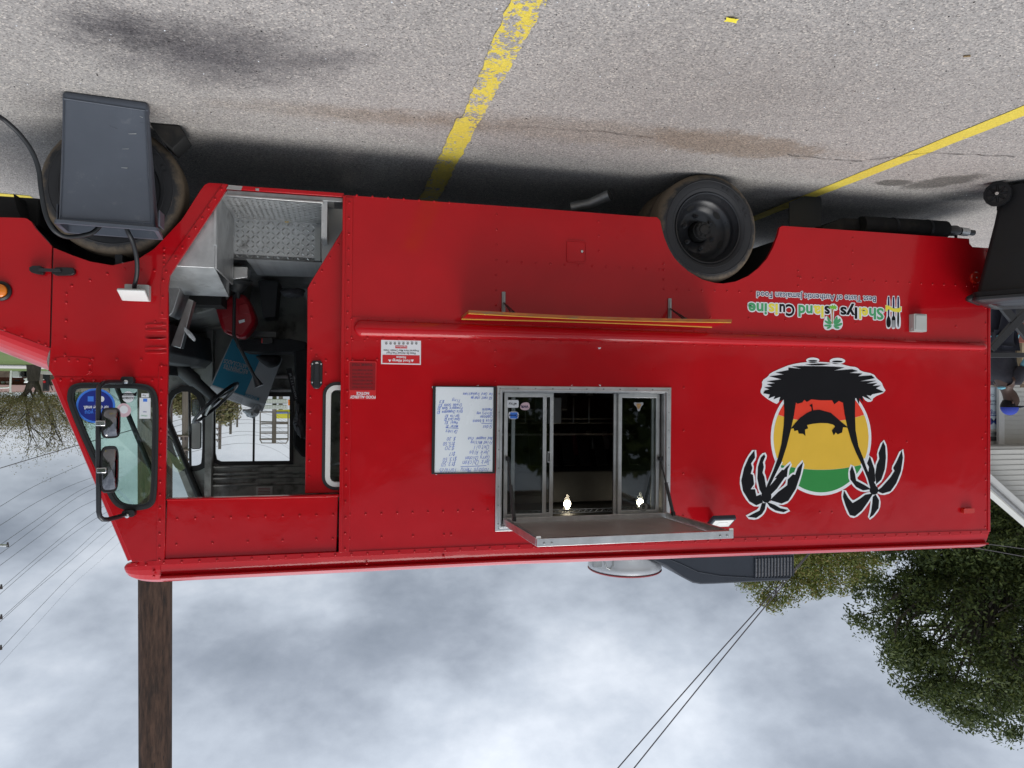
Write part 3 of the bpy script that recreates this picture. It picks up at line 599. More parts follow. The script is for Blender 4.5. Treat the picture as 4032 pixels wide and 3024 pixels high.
MB().prism(grow(dwin, -0.045), YD+0.004, YD+0.008).build('door_window_pane', K['glass_clear'], dr)
h0 = P(zV(207, 192), YD); h1 = P(zV(330, 500), YD)
hd = MB().prism([(h0.x-0.0, h0.z+0.02), (h0.x-0.012, h0.z), (h1.x+0.012, h0.z), (h1.x, h0.z+0.02), (h1.x, h1.z-0.03), (h1.x+0.02, h1.z), (h0.x-0.02, h1.z), (h0.x, h1.z-0.03)], YD-0.012, YD).build('door_handle', K['black'], dr, bevel=0.004)
hc = (h0.x+h1.x)/2
MB().prism([(hc-0.012, h0.z+0.02), (hc+0.012, h0.z+0.02), (hc+0.016, h1.z), (hc-0.016, h1.z)], YD-0.028, YD-0.012).build('grip', K['gloss_black'], hd, bevel=0.005)
MB().lathe((hc, YD-0.018, h0.z+0.020), [(0.011, 0.006), (0.011, -0.006), (0.0005, -0.008)], 16).build('lock', K['chrome'], hd)
for (sx, sz) in ((-.03, .022), (.03, .022), (-.03, -.0), (.03, 0)):
    MB().lathe((hc+sx*0.9, YD-0.012, (h0.z+sz) if sz else h1.z-0.04), [(0.006, 0.003), (0.005, -0.003), (0.0003, -0.004)], 10).build('screw', K['chrome'], hd)
MB().bb((-0.57, 0.16, 0.7), (-0.10, 0.18, 2.6)).build('door_pocket_panel', K['cab_dark'], truck); MB().bb((-0.075, 0.10, 0.9), (-0.055, 0.14, 2.4)).build('pocket_strip', K['brass'], truck)
# ---- step well
YS = 0.7645; ZT = 0.375; ZFL = 0.66
st = MB().bb((0.06, 0.03, ZT-0.02), (0.78, YS, ZT)).build('step_well', K['alu_dull'], truck)
MB().bb((0.06, YS, ZT), (0.80, YS+0.02, ZFL)).build('riser', K['alu_dull'], st)
MB().bb((0.765, 0.03, ZT), (0.78, YS, ZFL+0.05)).build('well_side', K['alu_dull'], st)
MB().bb((0.16, YS-0.03, ZT+0.03), (0.20, YS, ZFL-0.01)).build('riser_trim', K['grey_box'], st)
MB().bb((0.0, 0.28, ZT), (0.135, 0.30, 0.95)).build('well_panel', K['grey_box'], st)
MB().bb((0.10, 0.03, ZT), (0.135, 0.30, ZT+0.25)).build('well_panel', K['alu_dull'], st)
mb = MB()
def lozenge(c, u, v, n, s):
    u = u*s; v = v*s*0.34; n = n*(0.006 if n.z < 0.5 else 0.0035)
    mb.add([c-u, c-v, c+u, c+v, c+n-u*.3, c+n+u*.3], [(0, 1, 5, 4), (1, 2, 5), (2, 3, 4, 5), (3, 0, 4)])
dg = 0.70710678
for i in range(17):
    for j in range(8):
        s_ = 1 if (i+j) % 2 else -1; x = 0.215+i*0.035; z = ZT+0.02+j*0.035
        if x < 0.755: lozenge(Vector((x, YS-0.0005, z)), Vector((dg, 0, dg*s_)), Vector((dg*s_, 0, -dg)), Vector((0, -1, 0)), 0.017)
    for j in range(20):
        s_ = 1 if (i+j) % 2 else -1; x = 0.15+i*0.036; y = 0.06+j*0.036
        if x < 0.755: lozenge(Vector((x, y, ZT+0.0005)), Vector((dg, dg*s_, 0)), Vector((dg*s_, -dg, 0)), Vector((0, 0, 1)), 0.017)
mb.build('tread_pattern', K['alu'], st, smooth=0, kind='stuff')
q = P(zA(1255, 405), YS-0.01); MB().box((q.x, YS-0.012, q.z), (0.026, 0.012, 0.018)).build('yellow_clip', K['yellow_plastic'], st, bevel=0.003)
MB().bb((-0.58, YS, ZFL-0.03), (1.30, 2.25, ZFL)).build('cab_floor', K['alu_dull'], truck)
for k in range(16): MB().bb((0.1, YS+0.03+k*0.045, ZFL), (0.68, YS+0.045+k*0.045, ZFL+0.004)).build('floor_rib', K['alu_dull'], truck)
# wheel house beside the step
wz = P(zA(660, 850), 0.06).z; xk = 0.775
whp = [(q.x, q.z) for q in [P(zA(690, 175), 0.06), P(zA(225, 858), 0.06), P(zA(180, 1010), 0.06)]]
wh = MB().prism([(xk, 0.39), (xk, wz), (1.30, wz), (1.30, 0.93), (1.14, 0.89), (0.97, 0.77), (0.86, 0.60), (0.81, 0.39)], 0.045, 0.055).build('wheel_house', K['alu_dull'], truck, bevel=0.003)
MB().hexa([(xk, 0.055, wz), (1.3, 0.055, wz), (1.3, 0.055, wz-0.01), (xk, 0.055, wz-0.01)], [(xk, 0.62, wz+0.10), (1.3, 0.62, wz+0.10), (1.3, 0.62, wz+0.09), (xk, 0.62, wz+0.09)]).build('wheel_house_top', K['alu_dull'], wh)
MB().bb((xk, 0.62, 0.64), (1.3, 0.66, wz+0.10)).build('wheel_house_back', K['alu_dull'], wh)
MB().bb((xk-0.012, 0.055, 0.39), (xk, 0.75, wz)).build('wheel_house_cheek', K['alu_dull'], wh)
a = P(zA(890, 835), 0.78); b = P(zA(755, 950), 0.78)
MB().hexa([(a.x, 0.78, a.z), (b.x, 0.78, a.z), (b.x+.02, 0.78, b.z), (a.x, 0.78, b.z-0.02)], [(a.x, 0.95, a.z), (b.x, 0.95, a.z), (b.x+.02, 0.95, b.z), (a.x, 0.95, b.z)]).build('pedal_box', K['alu'], truck, bevel=0.004)
# engine cover and the leaning dash support channel
MB().hexa([(0.80, 1.0, ZFL), (1.29, 1.0, ZFL), (1.29, 1.0, 1.12), (0.95, 1.0, 1.02), (0.84, 1.0, 0.92)], [(0.80, 2.2, ZFL), (1.29, 2.2, ZFL), (1.29, 2.2, 1.12), (0.95, 2.2, 1.02), (0.84, 2.2, 0.92)]).build('engine_cover', K['cab_metal'], truck, bevel=0.01)
ch = [P(zA(*p), 0.5) for p in [(335, 1130), (172, 1565), (265, 1592), (385, 1150)]]
MB().hexa(ch, [p+Vector((0, 0.09, 0)) for p in ch]).build('dash_channel', K['alu'], truck, bevel=0.003)
ch = [P(zA(*p), 0.48) for p in [(205, 1010), (262, 1040), (190, 1260), (150, 1290), (150, 1010)]]
MB().hexa(ch, [p+Vector((0, 0.3, 0)) for p in ch]).build('kick_panel', K['alu_dull'], truck, bevel=0.004)
# gear lever with its boot
g0 = P(zA(800, 1000), 0.9); gm = P(zA(765, 1100), 0.9); g1 = P(zA(760, 1470), 0.88); g2 = P(zB(960, 450), 0.86); g3 = P(zB(995, 525), 0.86)
gv = MB().lathe((g0.x, 0.9, g0.z-0.03), [(0.10, 0), (0.102, 0.012), (0.07, 0.03), (0.06, 0.055), (0.045, 0.075), (0.02, 0.09), (0.014, 0.13)], 24, 'z').build('gear_lever', K['rubber'], truck)
MB().tube([(g0.x, 0.9, g0.z+0.05), gm, g1+(gm-g1)*0.06, g1, g1+(g2-g1)*0.06, g2], 0.0125, 10).build('lever_rod', K['gloss_black'], gv)
MB().tube([g2-(g3-g2)*0.3, g2, g3], [0.013, 0.017, 0.036], 14).build('lever_knob', K['gloss_black'], gv)
# driver seat
se = MB().prism(smoothpoly([(q.x, q.z) for q in [P(zB(*p), 1.5) for p in [(800, 85), (1440, 85), (1440, 205), (870, 212), (795, 170)]]], 1), 1.42, 1.92).build('driver_seat', K['fabric_black'], truck, bevel=0.02)
a = P(zA(985, 955), 1.55); b = P(zA(1180, 960), 1.55); c = P(zA(1150, 1300), 1.55); d = P(zA(1030, 1310), 1.55)
MB().hexa([a, b, c, d], [p+Vector((0, 0.3, 0)) for p in (a, b, c, d)]).build('pedestal', K['cab_dark'], se, bevel=0.008)
bp = [P(zB(*p), 1.45) for p in [(1310, 130), (1445, 110), (1600, 1150), (1400, 1190), (1310, 1080), (1340, 600)]]
MB().hexa(bp, [p+Vector((0, 0.5, 0)) for p in bp]).build('backrest', K['fabric_black'], se, bevel=0.02)
a = P(zB(1025, 70), 1.4); b = P(zB(1125, 128), 1.4); bk = MB().bb((b.x, 1.385, a.z), (a.x, 1.42, b.z)).build('belt_buckle', K['black'], se, bevel=0.004)
MB().bb((a.x-0.004, 1.383, a.z+0.004), (a.x+0.004, 1.425, b.z-0.004)).build('buckle_button', K['notice_red'], bk)
a = P(zO(1150, 850), 1.4); b = P(zO(1500, 930), 1.4); MB().bb((b.x, 1.39, a.z), (a.x, 1.41, b.z)).build('seat_rail', K['gloss_black'], se)
MB().prism([(0.35, 0.69), (-0.2, 0.69), (-0.35, 0.8), (-0.35, 1.1), (0.2, 1.12)], 2.0, 2.02).build('storage_panel', K['steel'], truck)
# steering column and wheel
s0 = P(zB(150, 260), 1.62); s1 = P(zB(590, 640), 1.70)
sc_ = MB().tube([s0+(s0-s1)*0.2, s0.lerp(s1, 0.55), s0.lerp(s1, 0.6), s1], [0.06, 0.06, 0.045, 0.035], 14).build('steering_column', K['cab_dark'], truck)
wA = P(zB(790, 497), 1.70); wB = P(zB(395, 858), 1.70); wc = (wA+wB)/2; e1 = (wA-wB).normalized(); rad = (wA-wB).length/2
vd = (wc-CAM).normalized(); nrm = e1.cross(vd).normalized(); nrm = (nrm*(1 if nrm.z > 0 else -1)-vd*0.13).normalized(); e2 = nrm.cross(e1).normalized()
ring = [wc+(e1*math.cos(a)+e2*math.sin(a))*rad for a in [2*math.pi*k/40 for k in range(41)]]
sw_ = MB().tube(ring, 0.014, 10, cap=False).build('steering_wheel', K['gloss_black'], truck)
for k in range(4):
    a = math.pi/4+math.pi/2*k; MB().tube([wc-nrm*0.03, wc+(e1*math.cos(a)+e2*math.sin(a))*rad], 0.010, 8).build('spoke', K['steel'], sw_)
MB().tube([wc-nrm*0.05, wc+nrm*0.012], [0.05, 0.045], 18).build('hub', K['gloss_black'], sw_)
# ---- outside mirrors
def mirror_set(y, pts, heads, mounts, near=True):
    br = MB()
    br.tube([P(p, y) if i not in (0, len(pts)-1) else P(p, 0.0 if near else 2.3) for i, p in enumerate(pts)], 0.0135, 10); o = br.build('mirror_bracket', K['gloss_black'], truck)
    return o
ap = [zC(715, 112), zC(655, 130), zC(540, 128), zC(490, 138), zC(455, 165), zC(445, 205), zC(442, 600), zC(445, 1000), zC(448, 1340), zC(458, 1385), zC(485, 1410), zC(530, 1412), zC(620, 1390), zC(712, 1362)]
ys = [-0.03, -0.06, -0.18, -0.23, -0.26, -0.27, -0.27, -0.27, -0.27, -0.26, -0.25, -0.22, -0.13, -0.03]
mbk = MB().tube([P(p, y) for p, y in zip(ap, ys)], 0.0135, 12).build('mirror_bracket', K['gloss_black'], truck, smooth=60)
for p in (zC(725, 110), zC(735, 1345)):
    q = P(p); MB().prism(rrect(q.x-0.04, q.x+0.03, q.z-0.02, q.z+0.02, 0.015), -0.05, 0.0).build('mount_foot', K['black'], mbk, bevel=0.004)
    MB().lathe((q.x-0.002, -0.055, q.z+0.012), [(0.012, 0.01), (0.012, -0.006), (0.001, -0.01)], 12).build('mount_bolt', K['chrome'], mbk)
def head(x0, y0, x1, y1, ym, depth=0.05):
    a = P(zC(x0, y0), ym); b = P(zC(x1, y1), ym); xa, xb = min(a.x, b.x), max(a.x, b.x); za, zb = min(a.z, b.z), max(a.z, b.z)
    # glass looks back along the truck and towards the door; the shell bulges forwards and outwards
    cx, cz = (xa+xb)/2, (za+zb)/2; hw, hh = (xb-xa)/2*1.05, (zb-za)/2; n = 24
    ux = Vector((math.cos(R(38)), -math.sin(R(38)), 0)); nz_ = Vector((math.sin(R(38)), math.cos(R(38)), 0))*-1
    out = [(math.copysign(abs(math.cos(t))**0.45, math.cos(t)), math.copysign(abs(math.sin(t))**0.45, math.sin(t))) for t in [2*math.pi*k/n for k in range(n)]]
    C_ = Vector((cx, ym, cz)); hw2 = hw*1.15
    rings = []
    for (s_, d_) in ((1.0, -0.008), (1.03, 0.004), (1.0, 0.012), (0.86, 0.010)): rings.append([C_+ux*(p[0]*hw2*s_)+Vector((0, 0, p[1]*hh*s_))+nz_*d_ for p in out])
    mb = MB()
    for i in range(3): 
        for k in range(n): mb.quad(rings[i][k], rings[i][(k+1) % n], rings[i+1][(k+1) % n], rings[i+1][k])
    o = mb.build('mirror_rim', K['black'], mbk)
    mb = MB(); prev = None
    for j in range(6):
        s_ = 0.9*(1-j/5)**0.5 if j < 5 else 0.02; d_ = 0.010+0.022*(1-(s_/0.9)**2); row = [C_+ux*(p[0]*hw2*s_)+Vector((0, 0, p[1]*hh*s_))+nz_*d_ for p in out]
        if prev:
            for k in range(n): mb.quad(prev[k], prev[(k+1) % n], row[(k+1) % n], row[k])
        prev = row
    mb.build('mirror_glass', K['dark_chrome'], mbk, smooth=180)
    mb = MB(); prev = None
    for j in range(6):
        s_ = (1-j/5)**0.5 if j < 5 else 0.02; d_ = -0.006-depth*(1-s_**2); row = [C_+ux*(p[0]*hw2*s_)+Vector((0, 0, p[1]*hh*s_))+nz_*d_ for p in out]
        if prev:
            for k in range(n): mb.quad(prev[k], prev[(k+1) % n], row[(k+1) % n], row[k])
        prev = row
    mb.build('mirror_shell', K['dark_chrome'], mbk, smooth=180)
head(488, 370, 630, 650, -0.25); head(478, 730, 612, 1155, -0.25)
for p in (zC(455, 512), zC(465, 950)):
    q = P(p, -0.27); MB().box((q.x-0.01, -0.275, q.z), (0.05, 0.036, 0.03)).build('mirror_clamp', K['chrome'], mbk, bevel=0.004)
    MB().tube([(q.x-0.02, -0.27, q.z), (q.x-0.055, -0.255, q.z)], 0.007, 8).build('clamp_stud', K['chrome'], mbk)
# far-side mirrors outside the driver window
fmb = MB().tube([P(zB(345, 560), 2.5), P(zB(355, 1300), 2.5)], 0.012, 8).build('far_mirror_bracket', K['gloss_black'], truck)
MB().tube([P(zB(355, 1300), 2.5), P(zB(355, 1300), 2.5)+Vector((-0.05, -0.2, 0.03))], 0.012, 8).build('bracket_arm', K['gloss_black'], fmb)
for (bx, m2) in (((372, 642, 447, 805), 'gloss_black'), ((367, 858, 456, 1108), 'grey_box')):
    a = P(zB(bx[0], bx[1]), 2.48); b = P(zB(bx[2], bx[3]), 2.48); rr = rrect(b.x, a.x, a.z, b.z, 0.02)
    MB().prism(rr, 2.46, 2.50).build('mirror_shell', K['gloss_black'], fmb, bevel=0.006); MB().prism(grow(rr, -0.007), 2.455, 2.462).build('mirror_glass', K['chrome'] if m2 == 'gloss_black' else K['grey_box'], fmb)

# loose grit on the lot
rng = random.Random(9)
for (m_, cnt, s0, s1) in (('vinyl_white', 240, .002, .0055), ('under', 420, .002, .006), ('concrete', 500, .002, .007)):
    mb = MB()
    for i in range(cnt):
        c = Vector((rng.uniform(-5.5, 2.6), rng.uniform(-2.9, 0.1), 0.001)); s_ = rng.uniform(s0, s1); a = rng.random()*6.28; k = len(mb.v); st_ = rng.uniform(.5, 1)
        mb.v += [c+Vector((math.cos(a+t)*s_*(1 if j % 2 else st_), math.sin(a+t)*s_*(st_ if j % 2 else 1), 0)) for j, t in enumerate((0, 1.57, 3.14, 4.71))]+[c+Vector((0, 0, s_*.8))]
        mb.f += [(k, k+1, k+4), (k+1, k+2, k+4), (k+2, k+3, k+4), (k+3, k, k+4)]
    tag(mb.build('loose_grit', K[m_], None, smooth=0, recalc=False), {'vinyl_white': 'pale grit scattered over the asphalt', 'under': 'dark grit scattered over the asphalt', 'concrete': 'grey grit scattered over the asphalt'}[m_], 'grit', None, 'stuff')
# ---- serving window
sv = MB().prism([(-2.292, 1.566), (-1.018, 1.566), (-1.014, 2.545), (-2.288, 2.545)], -0.010, 0.004, [win_hole]).build('serving_window', K['alu'], truck, bevel=0.003)
def ringbox(name, x0, x1, z0, z1_, wd, y0, y1, m_, parent, bev=0.002):
    return MB().prism([(x0, z0), (x1, z0), (x1, z1_), (x0, z1_)], y0, y1, [[(x0+wd, z0+wd), (x1-wd, z0+wd), (x1-wd, z1_-wd), (x0+wd, z1_-wd)]]).build(name, m_, parent, bevel=bev)
ringbox('window_jamb', WX0-0.002, WX1+0.002, WZ0-0.002, WZ1+0.002, 0.012, 0.004, 0.13, K['alu_dull'], sv)
ringbox('inner_trim', WX0-0.012, WX1+0.012, WZ0-0.012, WZ1+0.012, 0.012, -0.018, -0.009, K['alu'], sv)
YW = 0.075
def wx(x, y=YW): return P(zF(x, 800), y).x
Z0w, Z1w = WZ0+0.012, 2.475
ringbox('sash', wx(640), wx(192), Z0w, Z1w, 0.001, 0.06, 0.062, K['alu'], sv) if False else None
def sash(xl, xr, y, wl=0.026, name='sash'):
    o = MB().prism([(xl, Z0w), (xr, Z0w), (xr, Z1w), (xl, Z1w)], y, y+0.022, [[(xl+wl, Z0w+0.03), (xr-wl, Z0w+0.03), (xr-wl, Z1w-0.03), (xl+wl, Z1w-0.03)]]).build(name, K['alu'], sv, bevel=0.002)
    MB().bb((xl+wl-0.004, y+0.009, Z0w+0.026), (xr-wl+0.004, y+0.013, Z1w-0.026)).build('pane', K['glass_dark'], sv); return o
sash(wx(588), wx(192), 0.055); sash(wx(664), wx(262, 0.10), 0.085); sash(wx(1640), wx(1257), 0.055); sash(wx(1600, .1), wx(1215, .1), 0.085)
a = P(zF(605, 705), 0.08); b = P(zF(632, 808), 0.08); MB().prism(rrect(b.x, a.x, a.z, b.z, 0.004, 3), 0.07, 0.085, [rrect(b.x+0.006, a.x-0.004, a.z+0.008, b.z-0.008, 0.003, 3)]).build('sash_pull', K['alu'], sv)
# screw heads on the frame
mb = MB()
def screw_at(x, z, y=-0.0102, r=0.006): mb.lathe((x, y, z), [(r, 0.002), (r*0.9, -0.003), (0.0004, -0.0045)], 8)
for i in range(11): screw_at(-1.04-1.23*i/10, 1.583); screw_at(-1.04-1.23*i/10, 2.528)
for i in range(8): screw_at(-1.034, 1.62+0.125*i); screw_at(-2.272, 1.62+0.125*i)
mb.build('frame_screws', K['steel'], sv, kind='stuff')
# window stickers
def sticker(name, poly, y, m_, parent, label=None): return MB().prism(poly, y-0.0012, y, ).build(name, m_, parent, smooth=0, label=label)
def TXT(s_, m_, pl_, pr_, h, parent, y, bold=0.0, name='lettering', ls=1.0):
    """flat lettering on a vertical plane: left end, right end of the baseline (x,z) and cap height"""
    cu = bpy.data.curves.new('t', 'FONT'); cu.body = s_; cu.size = 1; cu.offset = bold; cu.resolution_u = 3; cu.space_character = ls
    o = bpy.data.objects.new('t', cu); me = bpy.data.meshes.new_from_object(o); bpy.data.objects.remove(o); bpy.data.curves.remove(cu)
    if not me.vertices: return None
    xs_ = [v.co.x for v in me.vertices]; x0, x1 = min(xs_), max(xs_); pl_ = Vector(pl_); pr_ = Vector(pr_); d = pr_-pl_; n_ = Vector((-d.y, d.x)).normalized()
    mb = MB(); vs = []
    for v in me.vertices:
        t = (v.co.x-x0)/max(1e-6, x1-x0); p = pl_+d*t+n_*(v.co.y/0.69*h); vs.append((p.x, y, p.y))
    mb.add(vs, [tuple(f.vertices) for f in me.polygons]); bpy.data.meshes.remove(me)
    return mb.build(name, m_, parent, smooth=0, recalc=False)
def xz(fn, x, y, yy=0.0): q = P(fn(x, y), yy); return (q.x, q.z)
st1 = sticker('payment_sticker', roundc(pl(zF, [(228, 225), (337, 225), (337, 297), (228, 297)], 0.053), 0.012), 0.054, K['vinyl_white'], sv)
TXT('Pay', K['vinyl_black'], xz(zF, 300, 252, .052), xz(zF, 243, 252, .052), 0.016, st1, 0.0515)
MB().disc((xz(zF, 310, 260, .052)[0], 0.0515, xz(zF, 310, 260, .052)[1]), 0.0055, 12).build('logo_mark', K['vinyl_black'], st1, smooth=0)
st2 = sticker('round_logo_sticker', smoothpoly(pl(zF, [(345, 300), (365, 250), (440, 245), (442, 315), (380, 323)], 0.053), 2), 0.054, K['pink'], sv); TXT('WR', K['vinyl_navy'], xz(zF, 430, 275, .052), xz(zF, 355, 275, .052), 0.018, st2, 0.0515, 0.03)
st3 = sticker('blue_sticker', smoothpoly(pl(zF, [(240, 360), (250, 333), (330, 333), (340, 370), (325, 404), (248, 404)], 0.053), 1), 0.054, K['vinyl_white'], sv)
MB().prism(pl(zF, [(258, 340), (325, 340), (325, 398), (258, 398)], 0.052), 0.051, 0.0525).build('blue_field', K['blue_light'], st3, smooth=0); TXT('Canvas', K['vinyl_navy'], xz(zF, 335, 362, .05), xz(zF, 247, 362, .05), 0.014, st3, 0.0505, 0.03)
st4 = sticker('turtle_shaped_sticker', smoothpoly(pl(zF, [(1412, 245), (1455, 252), (1500, 245), (1500, 268), (1478, 290), (1468, 330), (1448, 330), (1440, 290), (1414, 268)], 0.053), 1), 0.054, K['carton'], sv); MB().prism(smoothpoly(pl(zF, [(1430, 258), (1485, 258), (1462, 310), (1450, 310)], 0.052), 1), 0.051, 0.0525).build('print', K['trunk_tan'], st4, smooth=0)
c = P(zF(1502, 1225), 0.053); MB().lathe((c.x, 0.0535, c.z), [(0.032, 0), (0.027, -0.0005), (0.020, -0.0005), (0.014, 0)], 24).build('badge_sticker', K['cab_metal'], sv)
# ---- awning hatch held open on gas struts
HX0, HX1 = -2.262, -1.075; yo, zo, zh = -0.86, 2.442, 2.475
aw = MB().hexa([(HX0+.03, -0.02, zh+.012), (HX1-.03, -0.02, zh+.012), (HX1-.03, yo+.02, zo+.018), (HX0+.03, yo+.02, zo+.018)], [(HX0+.03, -0.02, zh+.020), (HX1-.03, -0.02, zh+.020), (HX1-.03, yo+.02, zo+.026), (HX0+.03, yo+.02, zo+.026)]).build('awning_hatch', K['panel_grey'], truck)
def bar(a, b, wd, ht, name, m_, parent, bev=0.002):
    a = Vector(a); b = Vector(b); d = (b-a).normalized(); s_ = d.cross(Vector((0, 0, 1))).normalized()*wd/2; u = s_.cross(d).normalized()*ht/2
    return MB().hexa([a-s_-u, a+s_-u, a+s_+u, a-s_+u], [b-s_-u, b+s_-u, b+s_+u, b-s_+u]).build(name, m_, parent, bevel=bev)
bar((HX0-.012, yo, zo), (HX1+.012, yo, zo), 0.03, 0.045, 'front_rail', K['alu'], aw)
bar((HX0, -0.03, zh), (HX0, yo+.016, zo), 0.026, 0.044, 'side_rail', K['alu'], aw); bar((HX1, -0.03, zh), (HX1, yo+.016, zo), 0.026, 0.044, 'side_rail', K['alu'], aw)
bar((HX0, -0.018, zh+.004), (HX1, -0.018, zh+.004), 0.02, 0.05, 'hinge_rail', K['alu'], aw)
MB().bb((HX0+.014, yo+.02, zo+.001), (HX1-.014, -0.03, zo+.004)).build('seal', K['panel_grey'], aw) if False else None
for x in (HX0, HX1):
    for yy in (yo-0.0155,):
        for dxx in (0.03, 0.075):
            MB().lathe((x+(dxx if x == HX0 else -dxx), yy, zo+.004), [(0.006, 0.003), (0.006, -0.004), (0.001, -0.006)], 10).build('rail_screw', K['steel'], aw)
    MB().prism(rrect(x-.012, x+.014, zo-.036, zo-.018, 0.004, 3), yo-0.012, yo-0.006).build('catch', K['white'], aw)
for (x, za) in ((HX1-.03, 2.06), (HX0+.03, 2.075)):
    e1_ = Vector((x, -0.17, zh-0.04)); s_ = Vector((x+(0.004 if x < -2 else 0), 0.03, za)); mid = s_.lerp(e1_, 0.45)
    g = MB().tube([s_, mid], 0.006, 8).build('gas_strut', K['gloss_black'], aw); MB().tube([mid, e1_], 0.012, 10).build('strut_cylinder', K['gloss_black'], g)
    MB().box(s_, (0.022, 0.03, 0.03)).build('strut_end', K['black'], g, bevel=0.004); MB().box(e1_, (0.022, 0.03, 0.03)).build('strut_end', K['black'], g, bevel=0.004)
# ---- kitchen seen through the window
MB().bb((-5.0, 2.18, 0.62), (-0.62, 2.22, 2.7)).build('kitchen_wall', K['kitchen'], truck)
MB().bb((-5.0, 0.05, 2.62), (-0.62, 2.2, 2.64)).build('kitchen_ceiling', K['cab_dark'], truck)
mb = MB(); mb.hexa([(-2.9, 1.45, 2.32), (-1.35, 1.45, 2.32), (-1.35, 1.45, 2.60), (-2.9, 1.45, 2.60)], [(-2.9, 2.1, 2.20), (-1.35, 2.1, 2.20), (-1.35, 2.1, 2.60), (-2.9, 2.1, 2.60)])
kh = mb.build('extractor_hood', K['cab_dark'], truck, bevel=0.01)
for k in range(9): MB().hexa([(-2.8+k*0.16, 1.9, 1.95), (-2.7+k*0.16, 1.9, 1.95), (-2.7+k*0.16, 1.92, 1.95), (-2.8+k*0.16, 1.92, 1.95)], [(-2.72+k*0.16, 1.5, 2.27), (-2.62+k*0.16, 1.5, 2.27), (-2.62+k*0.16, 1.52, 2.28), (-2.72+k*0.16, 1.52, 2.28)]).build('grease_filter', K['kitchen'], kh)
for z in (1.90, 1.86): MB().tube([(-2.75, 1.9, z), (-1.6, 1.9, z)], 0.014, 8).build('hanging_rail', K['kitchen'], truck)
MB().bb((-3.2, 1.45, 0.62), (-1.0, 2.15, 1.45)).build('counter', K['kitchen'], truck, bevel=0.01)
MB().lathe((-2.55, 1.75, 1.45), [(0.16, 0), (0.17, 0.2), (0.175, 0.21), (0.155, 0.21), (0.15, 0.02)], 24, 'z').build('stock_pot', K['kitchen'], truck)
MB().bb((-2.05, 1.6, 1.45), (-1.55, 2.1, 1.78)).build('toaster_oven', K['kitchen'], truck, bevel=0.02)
mb = MB()
for k in range(26): mb.tube([(-2.35+k*0.045, 0.3, 2.47), (-2.33+k*0.045, 0.3, 2.49), (-2.305+k*0.045, 0.3, 2.47)], 0.004, 5)
mb.tube([(-2.35, 0.3, 2.49), (-1.2, 0.3, 2.49)], 0.004, 6); mb.tube([(-2.35, 0.3, 2.465), (-1.2, 0.3, 2.465)], 0.004, 6); mb.build('ceiling_rack', K['steel'], truck, kind='stuff')
for (px_, py_, yy) in ((790, 1195, 1.15), (1470, 1178, 1.15)):
    q = P(zF(px_, py_), yy)
    lm = MB().lathe(q, [(0.040, 0.075), (0.042, 0.045), (0.036, 0.042)], 16, 'z').build('work_lamp', K['steel'], truck)
    MB().lathe(q, [(0.001, -0.032), (0.014, -0.029), (0.025, -0.018), (0.030, 0.0), (0.026, 0.018), (0.015, 0.03), (0.012, 0.05)], 16, 'z').build('bulb', K['bulb'], lm)
    MB().lathe(q, [(0.001, -0.085), (0.025, -0.078), (0.043, -0.05), (0.046, 0.0), (0.044, 0.05)], 16, 'z').build('globe', K['glass_clear'], lm)
    ld = bpy.data.lights.new('bulb_light', 'POINT'); ld.energy = 0.04; ld.color = (1, 0.85, 0.6); ld.shadow_soft_size = 0.05; lo = bpy.data.objects.new('bulb_light', ld); link(lo, truck, q+Vector((0, -0.06, -0.02)))
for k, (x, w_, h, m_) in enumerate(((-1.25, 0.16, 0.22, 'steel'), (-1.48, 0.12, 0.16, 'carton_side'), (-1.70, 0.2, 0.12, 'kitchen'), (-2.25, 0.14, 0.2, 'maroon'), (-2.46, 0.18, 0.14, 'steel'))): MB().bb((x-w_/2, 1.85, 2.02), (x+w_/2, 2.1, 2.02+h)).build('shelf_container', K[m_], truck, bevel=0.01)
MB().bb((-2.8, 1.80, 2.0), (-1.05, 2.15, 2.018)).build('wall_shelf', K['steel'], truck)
for k in range(6):
    x = -1.55-k*0.16; MB().tube([(x, 1.88, 1.90), (x, 1.88, 1.66)], 0.008, 6).build('hanging_ladle', K['steel'], truck); MB().lathe((x, 1.88, 1.62), [(0.001, -0.03), (0.03, -0.02), (0.04, 0.02)], 12, 'z').build('ladle_bowl', K['steel'], truck)
a = P(zF(690, 200), 1.0); MB().bb((a.x-0.04, 0.98, a.z), (a.x+0.08, 1.4, a.z+0.22)).build('wall_cabinet', K['grey_box'], truck, bevel=0.01)
